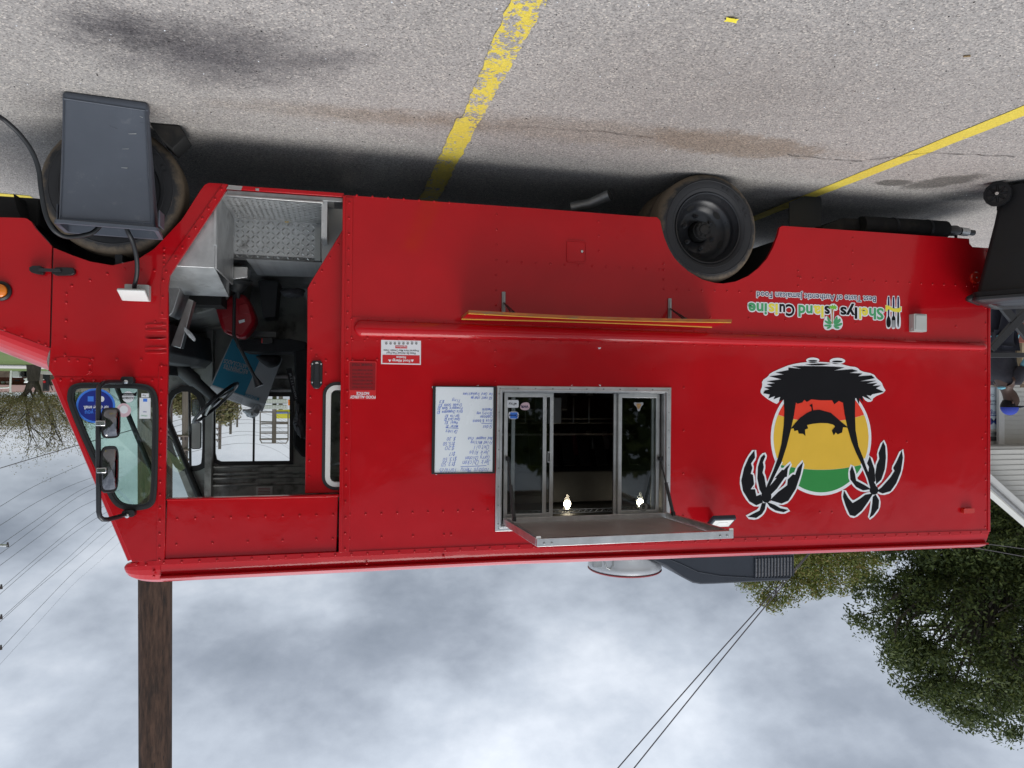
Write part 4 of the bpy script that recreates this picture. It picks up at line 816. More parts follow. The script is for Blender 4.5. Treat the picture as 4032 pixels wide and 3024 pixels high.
# ---- counter shelf with folding brackets
def sz(x, s_): 
    t = (x+0.767)/(-2.61+0.767); bow = math.sin(math.pi*min(1, max(0, t)))
    return (1.115+0.012*bow) if s_ else (1.126-0.006*bow)
nx = 24; mb = MB(); te = MB(); tr_ = MB(); th = MB(); XS0, XS1 = -0.772, -2.605
for i in range(nx):
    xa = XS0+(XS1-XS0)*i/nx; xb = XS0+(XS1-XS0)*(i+1)/nx
    def pt(x, k, dz=0, dy=0): return Vector((x, (-0.006, -0.285)[k]+dy, sz(x, k)+dz))
    mb.quad(pt(xa, 0), pt(xb, 0), pt(xb, 1), pt(xa, 1)); mb.quad(pt(xa, 0, -.018), pt(xa, 1, -.018), pt(xb, 1, -.018), pt(xb, 0, -.018))
    te.quad(pt(xa, 1, 0), pt(xb, 1, 0), pt(xb, 1, -.019, 0), pt(xa, 1, -.019, 0)); te.quad(pt(xa, 1, 0), pt(xb, 1, 0), pt(xb, 1, 0.001, .008), pt(xa, 1, 0.001, .008))
    for (k, w_, off) in ((1, 0.006, 0.009), (0, 0.006, -0.010)):
        tr_.quad(pt(xa, k, 0.004, off), pt(xb, k, 0.004, off), pt(xb, k, 0.004, off+w_), pt(xa, k, 0.004, off+w_)); tr_.quad(pt(xa, k, 0.004, off), pt(xb, k, 0.004, off), pt(xb, k, -0.001, off), pt(xa, k, -0.001, off))
for x in (XS0, XS1): te.quad(pt(x, 0), pt(x, 1), pt(x, 1, -.018), pt(x, 0, -.018))
sh = mb.build('counter_shelf', K['red'], truck, smooth=0); te.build('board_edge', K['shelf_edge'], sh, smooth=0, recalc=False); tr_.build('yellow_edge_trim', K['yellow_trim'], sh, smooth=0, recalc=False)
for (xk_, yt, yb_) in ((350, 95, 255), (1607, 145, 310)):
    a = P(zL(xk_, yt)); b = P(zL(xk_, yb_)); x = a.x
    bk_ = MB().prism(rrect(x-.012, x+.012, a.z, b.z-0.005, 0.004, 3), -0.012, 0.0).build('folding_bracket', K['steel'], sh, bevel=0.002)
    MB().bb((x-.004, -0.017, a.z+.03), (x+.004, -0.012, b.z-.02)).build('bracket_rib', K['steel'], bk_)
    for s_ in (-.02, .02): MB().tube([(x, -0.018, a.z+0.075), (x+s_*0.6-0.02, -0.20, sz(x, 1)-0.028)], 0.005, 6).build('bracket_arm', K['gloss_black'], bk_)
    MB().bb((x-.012, -0.25, sz(x, 1)-.030), (x+.012, -0.012, sz(x, 1)-.0195)).build('bracket_bar', K['gloss_black'], bk_, bevel=0.002)
    mb = MB(); mb.lathe((x, -0.012, a.z+.02), [(0.005, 0.002), (0.005, -0.003), (0.0005, -0.004)], 8); mb.build('bracket_bolt', K['steel'], bk_)
# ---- small fittings on the body side
fd0 = P(z3(1470, 545)); fd1 = P(z3(1592, 690)); fr_ = rrect(fd1.x, fd0.x, fd0.z, fd1.z, 0.02)
fd = MB().prism(fr_, -0.007, 0.0, [grow(fr_, -0.008)]).build('fuel_door', K['red'], truck, bevel=0.002); MB().prism(grow(fr_, -0.009), -0.004, 0.001).build('fuel_door_lid', K['red'], fd, bevel=0.001)
q = P(z3(1565, 617)); MB().lathe((q.x, -0.004, q.z), [(0.009, 0.002), (0.009, -0.005), (0.001, -0.007)], 14).build('lock', K['chrome'], fd)
a = P(z5(1513, 985)); b = P(z5(1590, 1095)); pb = MB().prism(rrect(b.x, a.x, a.z, b.z, 0.008, 4), -0.05, 0.0).build('outlet_box', K['grey_box'], truck, bevel=0.006)
MB().prism(rrect(b.x+.008, a.x-.012, a.z+.012, b.z-.012, 0.006, 4), -0.057, -0.05).build('outlet_lid', K['grey_box'], pb, bevel=0.004); MB().bb((a.x-0.002, -0.03, b.z-.03), (a.x+.006, -0.02, b.z-.015)).build('latch', K['grey_box'], pb)
# power inlet with its lid lifted
a = P(z1(790, 1300)); b = P(z1(940, 1340)); il = P(z1(860, 1300))
pi = MB().prism(rrect(b.x, a.x, a.z, a.z+0.095, 0.006, 3), -0.05, 0.0).build('power_inlet', K['grey_box'], truck, bevel=0.004)
MB().lathe(((a.x+b.x)/2, -0.05, a.z+0.045), [(0.034, 0.0), (0.034, -0.02), (0.028, -0.02), (0.026, 0.0)], 20).build('socket_ring', K['grey_box'], pi)
lx0, lx1 = b.x-0.004, a.x+0.012; lz = a.z+0.092
MB().hexa([(lx0, -0.052, lz-.005), (lx1, -0.052, lz-.005), (lx1, -0.052, lz+.010), (lx0, -0.052, lz+.010)], [(lx0, -0.150, lz-.055), (lx1, -0.150, lz-.055), (lx1, -0.162, lz-.040), (lx0, -0.162, lz-.040)]).build('inlet_lid', K['white'], pi, bevel=0.006)
INLET = Vector(((a.x+b.x)/2, -0.06, a.z+0.042))
q = P(z5(1911, 763)); c_ = Vector((q.x, 0, q.z)); rl = MB().lathe(c_, [(0.047, 0.002), (0.047, -0.012), (0.040, -0.018), (0.001, -0.020)], 28).build('round_reflector', K['redlens'], truck); MB().lathe(c_, [(0.007, -0.018), (0.006, -0.024), (0.0005, -0.025)], 10).build('screw', K['steel'], rl)
q0 = P(z6(1828, 1005)); q1 = P(z6(1895, 1032)); MB().prism(rrect(q1.x, q0.x, q0.z, q1.z, 0.008, 4), -0.028, 0.0).build('marker_lamp', K['redlens'], truck, bevel=0.006)
# floodlight by the hatch
q = P(z6(370, 1085), -0.14); rx = Matrix.Rotation(R(-52), 3, 'X') @ Matrix.Identity(3)
fl_ = MB().box(q, (0.175, 0.032, 0.125), rx).build('floodlight', K['ac'], truck, bevel=0.006); nn_ = rx @ Vector((0, -1, 0))
MB().box(q+nn_*0.017, (0.145, 0.006, 0.095), rx).build('floodlight_lens', K['lens_white'], fl_, bevel=0.002)
MB().box(q+nn_*0.0205, (0.07, 0.004, 0.04), rx).build('led_plate', K['white'], fl_) ; MB().tube([q-nn_*0.01+Vector((0.0, 0, .0)), (q.x, -0.0, q.z+0.03)], 0.018, 8).build('floodlight_arm', K['ac'], fl_)
# ---- rivets
mb = MB()
def rivet(x, z, y=0.0, r=0.0082):
    mb.lathe((x, y, z), [(r, 0.001), (r*0.92, -0.0035), (r*0.6, -0.0056), (0.0004, -0.0064)], 8)
def rrow(x0, z0, x1, z1_, sp_, y=0.0):
    d = math.hypot(x1-x0, z1_-z0); n = max(1, round(d/sp_))
    for i in range(n+1): rivet(x0+(x1-x0)*i/n+random.uniform(-.002, .002), z0+(z1_-z0)*i/n+random.uniform(-.0015, .0015), y)
def rl(fn, x0, y0, x1, y1, n, y=0.0):
    a = P(fn(x0, y0)); b = P(fn(x1, y1))
    for i in range(n): t = i/max(1, n-1); rivet(a.x+(b.x-a.x)*t, a.z+(b.z-a.z)*t, y)
def rp_(fn, pts, y=0.0):
    for p in pts: q = P(fn(*p)); rivet(q.x, q.z, y)
for (d0, d1, dz, yy) in ((1.146, 0.0068, 0, -0.004), (1.266, -0.0042, 0, -0.004)):
    for i in range(50):
        x = -0.06-0.1005*i
        if x > -5.05: rivet(x, d0+(-x)*d1, yy)
for i in range(61):
    x = 1.03-0.1005*i
    if x > XR+.03: rivet(x, roofz(x)+0.006, -0.006)
rrow(-0.036, 0.40, -0.036, 2.62, 0.1005, -0.006); rrow(XR+0.03, 0.52, XR+0.03, 2.66, 0.125)
rl(z3, 165, 268, 925, 328, 9); rp_(z3, [(1105, 342)]); rl(z3, 1036, 388, 1032, 950, 7); rp_(z3, [(1027, 1235), (1027, 1330), (1026, 1422), (1670, 430), (1671, 520), (1672, 612)]); rl(z3, 1102, 680, 2050, 728, 12); rp_(z3, [(2076, 692), (2077, 728), (2075, 790), (2075, 848)])
rp_(z3, [(140, 1290), (215, 1288), (292, 1287), (140, 1168), (215, 1168), (292, 1168)])
rl(z4, 122, 910, 980, 882, 10); rp_(z4, [(120, 1060), (320, 1050), (515, 1042), (708, 1035), (752, 1033), (705, 1168), (228, 1216)])
rl(z2, 1100, 1255, 2072, 1228, 10, 0.012); rp_(z2, [(1095, 1415), (1320, 1405), (1540, 1397), (1757, 1390), (1968, 1382), (2070, 1378)], 0.012)
rl(z2, 1006, 300, 993, 1505, 16, -0.005); rl(z2, 378, 390, 720, 392, 6, -0.003); rp_(z2, [(948, 392), (345, 268), (430, 268), (485, 268), (560, 293), (560, 335), (577, 260), (728, 262), (880, 262), (405, 235), (407, 128), (412, 20), (850, 1535), (908, 1537), (958, 1577), (958, 1608)], -0.003)
rp_(z1, [(775, 1198), (875, 1203), (962, 1210), (668, 1230), (560, 1270), (447, 1303), (415, 1355), (413, 1410), (411, 1520), (1022, 1110), (1022, 1138), (1020, 1168), (1022, 1078), (910, 1555), (965, 1527), (1008, 1540)]); rl(z1, 1380, 705, 1095, 1130, 8, -0.006); rp_(z1, [(1035, 1218), (1017, 1270), (1015, 1375), (1011, 1480)], -0.006)
rp_(z2, [(28, 73), (135, 113), (240, 153), (282, 170)], 0.003)
rl(z5, 852, 762, 1862, 812, 15); rp_(z5, [(838, 722), (838, 758), (838, 812), (977, 785), (1047, 788), (1170, 523), (1170, 604), (1169, 686), (1952, 757), (1968, 757), (1985, 600), (1987, 657), (1908, 815), (20, 678), (20, 714), (20, 772)]); rl(z5, 22, 830, 555, 850, 8); rp_(z5, [(305, 1003), (537, 1010), (760, 1020), (1188, 1038), (1600, 1053), (1798, 1060)])
rp_(z6, [(143, 272), (142, 534), (140, 795), (138, 1053), (970, 1030), (1043, 1030), (1498, 602), (1958, 582), (1044, 1192)]); rp_(z6, [(62, 272), (62, 535), (60, 797)])
rp_(z1, [(2105, 1035), (2052, 1118), (2002, 1203), (1955, 1285), (1938, 1398), (1936, 1497)], YD); rl(zV, 205, 70, 183, 1465, 9, YD) ; rp_(zV, [(262, 135), (368, 185), (366, 328), (362, 470)], YD)
mb.build('rivets', K['red'], truck, smooth=60, kind='stuff')
# little scuffs where the paint has chipped off
for (fn, poly) in ((z3, [(1666, 1215), (1685, 1213), (1682, 1222), (1670, 1224)]), (z3, [(1497, 1450), (1512, 1444), (1503, 1449), (1511, 1455)]), (z3, [(1670, 1446), (1684, 1446), (1683, 1458)]), (zE, [(202, 165), (212, 160), (210, 190), (203, 188)]), (zE, [(885, 152), (930, 142), (928, 152)]), (zE, [(250, 1530), (285, 1532), (270, 1540)])):
    MB().prism(pl(fn, poly), -0.0007, 0.0).build('paint_chip', K['vinyl_white'], truck, smooth=0)
# ---- printed notices beside the doorway
def layer(name, poly, d, m_, parent, fn=None): return MB().prism(poly, -d, -d+0.0006).build(name, m_, parent, smooth=0)
n1_ = layer('allergy_notice', pl(zD, [(833, 140), (1483, 156), (1480, 567), (831, 553)]), 0.002, K['vinyl_white'], truck); n1_['label'] = 'white and red food allergy notice'
layer('red_field', pl(zD, [(855, 402), (1462, 412), (1462, 548), (852, 536)]), 0.0028, K['notice_red'], n1_); layer('red_tab', pl(zD, [(1064, 250), (1258, 254), (1257, 300), (1063, 297)]), 0.0028, K['notice_red'], n1_)
def T(fn, s_, m_, xl, yl, xr, yr, h, parent, d, bold=0.0, ls=1.0): return TXT(s_, m_, xz(fn, xl, yl), xz(fn, xr, yr), h, parent, -d, bold, ls=ls)
T(zD, 'Food Allergy', K['vinyl_white'], 1305, 484, 1010, 478, 0.0165, n1_, 0.0034, 0.025); T(zD, 'Notice', K['vinyl_white'], 1238, 428, 1080, 424, 0.0155, n1_, 0.0034, 0.025)
for xx in (1340, 972): layer('warning_triangle', pl(zD, [(xx-26, 480), (xx+26, 482), (xx, 524)]), 0.0034, K['vinyl_white'], n1_)
T(zD, 'Please Be Advised That Food', K['vinyl_black'], 1395, 366, 922, 358, 0.0125, n1_, 0.0028, 0.008); T(zD, 'Prepared Here May Contain These', K['vinyl_black'], 1445, 325, 872, 315, 0.0125, n1_, 0.0028, 0.008); T(zD, 'Ingredients:', K['vinyl_white'], 1246, 263, 1072, 260, 0.0105, n1_, 0.0034, 0.01)
for i, wd in enumerate(('Milk', 'Eggs', 'Wheat', 'Soybean', 'Peanut', 'Tree nuts', 'Fish', 'Shellfish')):
    xx = 1406-i*70; c = P(zD(xx, 218)); MB().lathe((c.x, -0.0028, c.z), [(0.008, 0), (0.0065, -0.0003), (0.0035, -0.0003), (0.001, 0)], 12).build('ingredient_icon', K['steel'], n1_, smooth=0); T(zD, wd, K['print_grey'], xx+22, 188, xx-22, 186, 0.0045, n1_, 0.0028)
n2_ = layer('allergy_notice', roundc(pl(zD, [(303, 503), (758, 513), (745, 1140), (306, 1132)]), 0.01), 0.0075, K['notice_red'], truck); n2_['label'] = 'faded red food allergy notice'
layer('dark_field', roundc(pl(zD, [(316, 525), (742, 532), (738, 982), (316, 980)]), 0.008), 0.0082, K['notice_dark'], n2_)
T(zD, 'FOOD ALLERGY', K['vinyl_white'], 740, 1072, 322, 1068, 0.0175, n2_, 0.0082, 0.03); T(zD, 'NOTICE', K['vinyl_white'], 635, 1012, 428, 1010, 0.0165, n2_, 0.0082, 0.03); T(zD, 'THANK YOU!', K['fade_ink'], 690, 548, 358, 545, 0.016, n2_, 0.0088, 0.02)
for i, s_ in enumerate(('IF YOU HAVE A FOOD', 'ALLERGY OR SPECIAL', 'DIETARY NEEDS DO NOT', 'PLACE AN ORDER, NEEDS', 'OR DIET OR ASK FOR', 'MORE INFORMATION')): T(zD, s_, K['fade_ink'], 690, 925-i*56, 360, 920-i*56, 0.010, n2_, 0.0088, 0.01)
# ---- the island badge on the body side
DL = [0.0014]
badge = layer('island_badge', smoothpoly(pl(zH, [(846+438*math.cos(R(a)), 828+502*math.sin(R(a))) for a in range(0, 360, 6)]), 0), 0.0012, K['vinyl_white'], truck); badge['label'] = 'round sunset badge with two palms over an island'
def circ_band(f0, f1, m_, nm):
    top = []; bot = []; cx, cy, rx, ry = 846, 828, 414, 474
    for i in range(161):
        x = cx-rx*0.9995+2*rx*0.9995*i/160; h = ry*math.sqrt(max(0, 1-((x-cx)/rx)**2)); lo = cy-h; hi = cy+h
        a, b = min(hi, max(lo, f0(x))), min(hi, max(lo, f1(x)))
        if b-a > 1.5: top.append((x, a)); bot.append((x, b))
    poly = top+bot[::-1]; cl_ = []
    for p in poly:
        if not cl_ or math.hypot(p[0]-cl_[-1][0], p[1]-cl_[-1][1]) > 0.6: cl_.append(p)
    layer(nm, pl(zH, cl_), 0.0020, m_, badge)
f_r = lambda x: 690-72*((x-846)/400)**2; f_g = lambda x: 1106-46*((x-846)/355)**2
circ_band(lambda x: -1e4, lambda x: f_r(x)-1, K['vinyl_red'], 'red_band'); circ_band(lambda x: f_r(x)+1, lambda x: f_g(x)-1, K['vinyl_yellow'], 'yellow_band'); circ_band(lambda x: f_g(x)+1, lambda x: 1e4, K['vinyl_green'], 'green_band')
isl = [(355, 415), (395, 405), (350, 388), (420, 380), (372, 362), (445, 350), (370, 336), (500, 318), (395, 292), (520, 275), (448, 260), (560, 238), (560, 216), (680, 228), (590, 205), (700, 203), (850, 204), (960, 208), (1050, 216), (955, 242), (1115, 230), (1165, 246), (1090, 262), (1205, 268), (1165, 292), (1285, 284), (1312, 308), (1180, 335), (1325, 330), (1240, 355), (1335, 350), (1290, 375), (1365, 372), (1322, 395), (1392, 428), (1290, 448), (1275, 462), (1240, 455), (1285, 500), (1205, 465), (1212, 520), (1180, 480), (1175, 535), (1150, 480), (1030, 520), (1000, 505), (960, 535), (940, 500), (840, 500), (760, 492), (720, 515), (700, 495), (680, 520), (640, 530), (600, 500), (515, 495), (478, 510), (490, 470), (430, 492), (445, 462), (385, 485), (400, 450), (340, 440)]
isw = [(318, 415), (335, 375), (330, 330), (385, 292), (400, 265), (500, 220), (575, 190), (700, 168), (850, 165), (1000, 178), (1090, 205), (1160, 212), (1190, 248), (1300, 268), (1330, 310), (1375, 345), (1385, 380), (1415, 425), (1300, 475), (1290, 512), (1240, 515), (1200, 460), (850, 440), (500, 460), (470, 535), (430, 520), (365, 480), (320, 440)]
layer('island_outline', smoothpoly(pl(zH, isw), 1), 0.0026, K['vinyl_white'], badge); 
for (cx, cy, rx, ry) in ((773, 152, 58, 24), (988, 158, 68, 27)):
    layer('footprint_outline', pl(zH, [(cx+rx*math.cos(R(a)), cy+ry*math.sin(R(a))) for a in range(0, 360, 15)]), 0.0026, K['vinyl_white'], badge); layer('footprint', pl(zH, [(cx+rx*.68*math.cos(R(a)), cy+5+ry*.32*math.sin(R(a))) for a in range(0, 360, 15)]), 0.0033, K['vinyl_black'], badge)
fr_L = [[(265, 935), (215, 1000), (175, 1090), (150, 1200), (165, 1290), (220, 1380), (280, 1415), (340, 1390), (320, 1320), (282, 1335), (270, 1275), (232, 1275), (262, 1230), (252, 1150), (232, 1140), (247, 1090), (235, 1050), (270, 1000)],
        [(350, 970), (320, 1000), (295, 1080), (290, 1180), (310, 1280), (340, 1330), (392, 1280), (366, 1255), (352, 1170), (335, 1130), (347, 1080), (338, 1040), (360, 990)],
        [(580, 1050), (545, 1080), (520, 1108), (505, 1105), (440, 1180), (460, 1175), (380, 1270), (400, 1330), (460, 1270), (530, 1170), (548, 1165), (555, 1100)],
        [(690, 1035), (640, 1090), (620, 1150), (600, 1145), (555, 1190), (550, 1240), (470, 1300), (400, 1370), (500, 1400), (560, 1375), (625, 1270), (665, 1150)],
        [(365, 1395), (330, 1395), (310, 1460), (250, 1490), (205, 1515), (280, 1525), (330, 1490), (355, 1450)], [(370, 1385), (440, 1410), (490, 1440), (560, 1455), (520, 1475), (450, 1460), (400, 1430)]]
fr_R = [[(1385, 860), (1345, 960), (1352, 1010), (1330, 1060), (1315, 1150), (1325, 1230), (1370, 1190), (1400, 1100), (1410, 1000), (1405, 900)],
        [(1548, 935), (1500, 1040), (1472, 1090), (1485, 1115), (1450, 1170), (1370, 1260), (1330, 1290), (1380, 1312), (1450, 1292), (1500, 1220), (1540, 1120), (1558, 1000)],
        [(1270, 985), (1245, 1050), (1262, 1080), (1255, 1140), (1290, 1240), (1318, 1200), (1310, 1100)], [(1115, 1068), (1095, 1120), (1100, 1190), (1150, 1255), (1210, 1285), (1280, 1275), (1230, 1242), (1180, 1215), (1150, 1200), (1140, 1140)],
        [(1045, 1285), (1035, 1340), (1060, 1420), (1095, 1500), (1140, 1510), (1200, 1460), (1250, 1390), (1300, 1310), (1230, 1322), (1180, 1360), (1120, 1395), (1080, 1350)], [(1320, 1320), (1350, 1370), (1345, 1440), (1300, 1500), (1265, 1525), (1280, 1470), (1290, 1400), (1295, 1340)]]
trL = [(520, 480), (525, 600), (520, 720), (500, 880), (470, 1000), (430, 1110), (375, 1240), (340, 1340), (400, 1340), (385, 1275), (440, 1160), (500, 1040), (545, 900), (580, 760), (605, 650), (632, 480)]
trR = [(1030, 480), (1050, 620), (1075, 740), (1110, 860), (1150, 960), (1200, 1060), (1250, 1180), (1275, 1270), (1330, 1290), (1318, 1230), (1290, 1200), (1240, 1090), (1210, 1000), (1170, 900), (1145, 760), (1140, 620), (1142, 480)]
k_ = 0
for fr in fr_L+fr_R: layer('frond_outline', grow(smoothpoly(pl(zH, fr), 1), 0.015), 0.0026+0.00003*k_, K['vinyl_white'], badge); k_ += 1
for tt in (trL, trR): layer('trunk_outline', pl(zH, [(x+(-12 if i < len(tt)//2 else 12), y) for i, (x, y) in enumerate(tt) if y > 960]), 0.00255, K['vinyl_white'], badge)
k_ = 0
for fr in fr_L+fr_R: layer('palm_frond', pl(zH, fr), 0.0034+0.00003*k_, K['vinyl_black'], badge); k_ += 1
layer('palm_crown_hub', pl(zH, [(368+44*math.cos(R(a)), 1335+58*math.sin(R(a))) for a in range(0, 360, 20)]), 0.0041, K['vinyl_black'], badge); layer('palm_crown_hub', pl(zH, [(1305+38*math.cos(R(a)), 1282+40*math.sin(R(a))) for a in range(0, 360, 20)]), 0.0041, K['vinyl_black'], badge); layer('palm_trunk', pl(zH, trL), 0.0042, K['vinyl_black'], badge); layer('palm_trunk', pl(zH, trR), 0.00425, K['vinyl_black'], badge); layer('island', pl(zH, isl), 0.0044, K['vinyl_black'], badge); layer('wave', pl(zH, [(705, 188), (820, 180), (930, 184), (850, 196), (760, 196)]), 0.0036, K['vinyl_black'], badge)
ham = [(580, 748), (615, 705), (660, 655), (720, 612), (765, 592), (760, 560), (745, 545), (768, 530), (775, 588), (830, 583), (930, 610), (1010, 680), (1080, 738), (1036, 735), (1028, 780), (990, 797), (972, 780), (955, 806), (938, 765), (968, 728), (950, 712), (900, 700), (840, 698), (770, 705), (722, 716), (732, 745), (705, 755), (708, 812), (688, 792), (650, 790), (642, 760), (612, 768), (606, 745)]
layer('hammock', pl(zH, ham), 0.0043, K['vinyl_black'], badge)
# ---- painted name on the lower body
logo = layer('name_decal', smoothpoly(pl(zG, [(1848, 395), (1850, 320), (1880, 315), (1890, 325), (1955, 345), (2055, 335), (2055, 405), (2020, 412), (1940, 405), (1850, 400)]), 0), 0.0012, K['vinyl_white'], truck); logo['label'] = 'green yellow and black name lettering with palm and cutlery'
def outline(s_, xl, yl, xr, yr, h, bold, rad, d0):
    for k in range(10):
        a = 2*math.pi*k/10; l = xz(zG, xl, yl); r_ = xz(zG, xr, yr); o_ = (rad*math.cos(a), rad*math.sin(a))
        TXT(s_, K['vinyl_white'], (l[0]+o_[0], l[1]+o_[1]), (r_[0]+o_[0], r_[1]+o_[1]), h, logo, -(d0+k*2.5e-5+random.random()*1e-5), bold, name='lettering_outline')
def W(s_, m_, xl, yl, xr, yr, h, bo=0.03):
    outline(s_, xl, yl, xr, yr, h, bo, 0.0085, 0.0013); T(zG, s_, m_, xl, yl, xr, yr, h, logo, 0.0024+random.random()*1e-4, bo)
for a in (('Sh', 'vinyl_mint', 1828, 366, 1648, 360), ('el', 'vinyl_lemon', 1636, 360, 1524, 356), ('lys', 'vinyl_black', 1500, 354, 1288, 347), ('s', 'vinyl_black', 1160, 338, 1092, 336), ('la', 'vinyl_lemon', 1082, 336, 956, 332), ('nd', 'vinyl_mint', 944, 330, 768, 324), ('Cu', 'vinyl_black', 720, 318, 532, 312), ('is', 'vinyl_lemon', 514, 310, 396, 306), ('ine', 'vinyl_mint', 378, 305, 145, 296)): W(a[0], K[a[1]], a[2], a[3], a[4], a[5], 0.082)
outline('Best Taste of Authentic Jamaican Food', 1732, 215, 250, 153, 0.044, 0.004, 0.0055, 0.0013); T(zG, 'Best Taste of Authentic Jamaican Food', K['vinyl_navy'], 1732, 215, 250, 153, 0.044, logo, 0.0024, 0.006)
def LG(nm, pts, m_, d, sm=0): layer(nm, smoothpoly(pl(zG, pts), sm) if sm else pl(zG, pts), d, K[m_], logo)
pt_ = [(1195, 540), (1120, 440), (1085, 500), (1075, 580), (1100, 630), (1150, 635), (1195, 610), (1240, 635), (1300, 620), (1325, 560), (1310, 480), (1245, 435)]
LG('palm_outline', pt_, 'vinyl_white', 0.0016, 1); LG('palm_stem_outline', [(1165, 330), (1215, 330), (1205, 560), (1175, 560)], 'vinyl_white', 0.0017)
for i, fr in enumerate([[(1190, 550), (1150, 540), (1125, 500), (1130, 450), (1160, 500)], [(1190, 555), (1140, 560), (1095, 530), (1092, 505), (1150, 530)], [(1190, 562), (1140, 590), (1090, 585), (1088, 565), (1140, 562)], [(1192, 568), (1160, 610), (1125, 620), (1120, 600), (1160, 580)], [(1198, 550), (1240, 535), (1260, 500), (1250, 450), (1215, 500)], [(1198, 555), (1250, 560), (1300, 520), (1285, 480), (1240, 520)], [(1198, 562), (1250, 590), (1310, 570), (1315, 535), (1250, 558)], [(1198, 568), (1225, 612), (1270, 618), (1285, 598), (1235, 582)]]): LG('palm_frond', fr, 'vinyl_mint', 0.0024+i*2e-5, 1)
LG('palm_stem', [(1178, 370), (1204, 370), (1196, 460), (1196, 555), (1183, 555), (1182, 460)], 'trunk_tan', 0.0026); LG('grass_outline', [(1125, 340), (1200, 292), (1262, 330), (1255, 395), (1180, 385)], 'vinyl_white', 0.00165, 1); LG('grass_tuft', [(1135, 348), (1165, 340), (1150, 325), (1185, 335), (1185, 308), (1205, 332), (1225, 312), (1225, 335), (1250, 330), (1235, 345), (1258, 355), (1235, 360), (1245, 382), (1215, 365), (1205, 378), (1190, 362), (1165, 370), (1168, 355)], 'lime', 0.0026)
for (xx, tip) in ((1890, 's'), (1952, 'f'), (2010, 'k')):
    LG('cutlery_outline', [(xx-22, 205), (xx+22, 205), (xx+22, 440), (xx+34, 500), (xx+30, 600), (xx, 622), (xx-30, 605), (xx-36, 500), (xx-22, 440)], 'vinyl_white', 0.0015+xx*1e-7, 1)
    LG('cutlery_handle', [(xx-9, 218), (xx+9, 218), (xx+11, 300), (xx+8, 460), (xx-8, 460), (xx-11, 300)], 'vinyl_navy', 0.0024)
    if tip == 's': LG('spoon_bowl', [(xx-6, 450), (xx+6, 450), (xx+30, 510), (xx+26, 580), (xx, 604), (xx-26, 580), (xx-30, 510)], 'vinyl_black', 0.0025, 2)
    elif tip == 'f':
        LG('fork_head', [(xx-6, 450), (xx+6, 450), (xx+24, 480), (xx+24, 510), (xx-24, 510), (xx-24, 480)], 'vinyl_black', 0.0025, 1)
        for j in (-20, -7, 7, 20): LG('fork_tine', [(xx+j-4, 500), (xx+j+4, 500), (xx+j+3, 600), (xx+j-3, 600)], 'vinyl_black', 0.0026)
    else: LG('knife_blade', [(xx-10, 400), (xx+8, 400), (xx+12, 520), (xx+2, 612), (xx-14, 560), (xx-12, 450)], 'vinyl_black', 0.0025, 1)
LG('ribbon', [(1850, 322), (1885, 325), (1950, 362), (2010, 360), (2048, 338), (2046, 392), (2020, 410), (1950, 402), (1890, 372), (1868, 398), (1852, 398)], 'vinyl_lemon', 0.0029)
# ---- stickers inside the cab side window
def cs(nm, pts, m_, sm=1, d=0.003): return MB().prism(smoothpoly(pl(zC, pts), sm) if sm else pl(zC, pts), -d+0.003, -d+0.0037).build(nm, K[m_], sw, smooth=0)
def el(cx, cy, rx, ry, n=32): return [(cx+rx*math.cos(2*math.pi*k/n), cy+ry*math.sin(2*math.pi*k/n)) for k in range(n)]
cs('blue_sticker_rim', el(418, 350, 184, 162), 'blue_light', 0); cs('blue_sticker', el(418, 350, 162, 143), 'blue_dark', 0, 0.0037)
T(zC, 'thank you', K['blue_light'], 535, 385, 318, 395, 0.028, sw, 0.0012, 0.015); T(zC, 'for dining small.', K['vinyl_white'], 540, 350, 305, 352, 0.020, sw, 0.0012, 0.02)
cs('sticker_mark', [(345, 262), (400, 262), (400, 310), (345, 310)], 'blue_light', 0, 0.0042); cs('sticker_mark', el(478, 287, 22, 26), 'vinyl_white', 0, 0.0042)
cs('brewery_sticker', el(722, 268, 56, 52), 'vinyl_white', 0); cs('brewery_ribbon', [(640, 225), (660, 232), (780, 232), (805, 215), (800, 262), (770, 255), (670, 255), (645, 262)], 'vinyl_black', 0, 0.0037); T(zC, 'GOLDSBORO', K['vinyl_black'], 800, 268, 645, 268, 0.013, sw, 0.0012, 0.02); T(zC, 'BREW WORKS', K['vinyl_white'], 768, 240, 680, 240, 0.006, sw, 0.0012)
cs('pink_sticker', el(680, 392, 72, 68, 10), 'pink', 1); cs('pink_ring', el(682, 385, 38, 38), 'vinyl_white', 0, 0.0037)
cs('card_sticker', [(845, 235), (915, 235), (915, 272), (845, 272)], 'vinyl_white', 0); cs('card_sticker', [(828, 276), (932, 278), (930, 470), (826, 470)], 'vinyl_white', 0); T(zC, 'Pay', K['vinyl_black'], 888, 248, 856, 248, 0.010, sw, 0.0012); cs('card_mark', [(862, 284), (900, 284), (900, 312), (862, 312)], 'blue_light', 0, 0.0037); T(zC, 'VISA', K['blue_dark'], 895, 402, 860, 402, 0.006, sw, 0.0012, 0.02); T(zC, 'clover', K['vinyl_mint'], 900, 438, 838, 436, 0.010, sw, 0.0012)
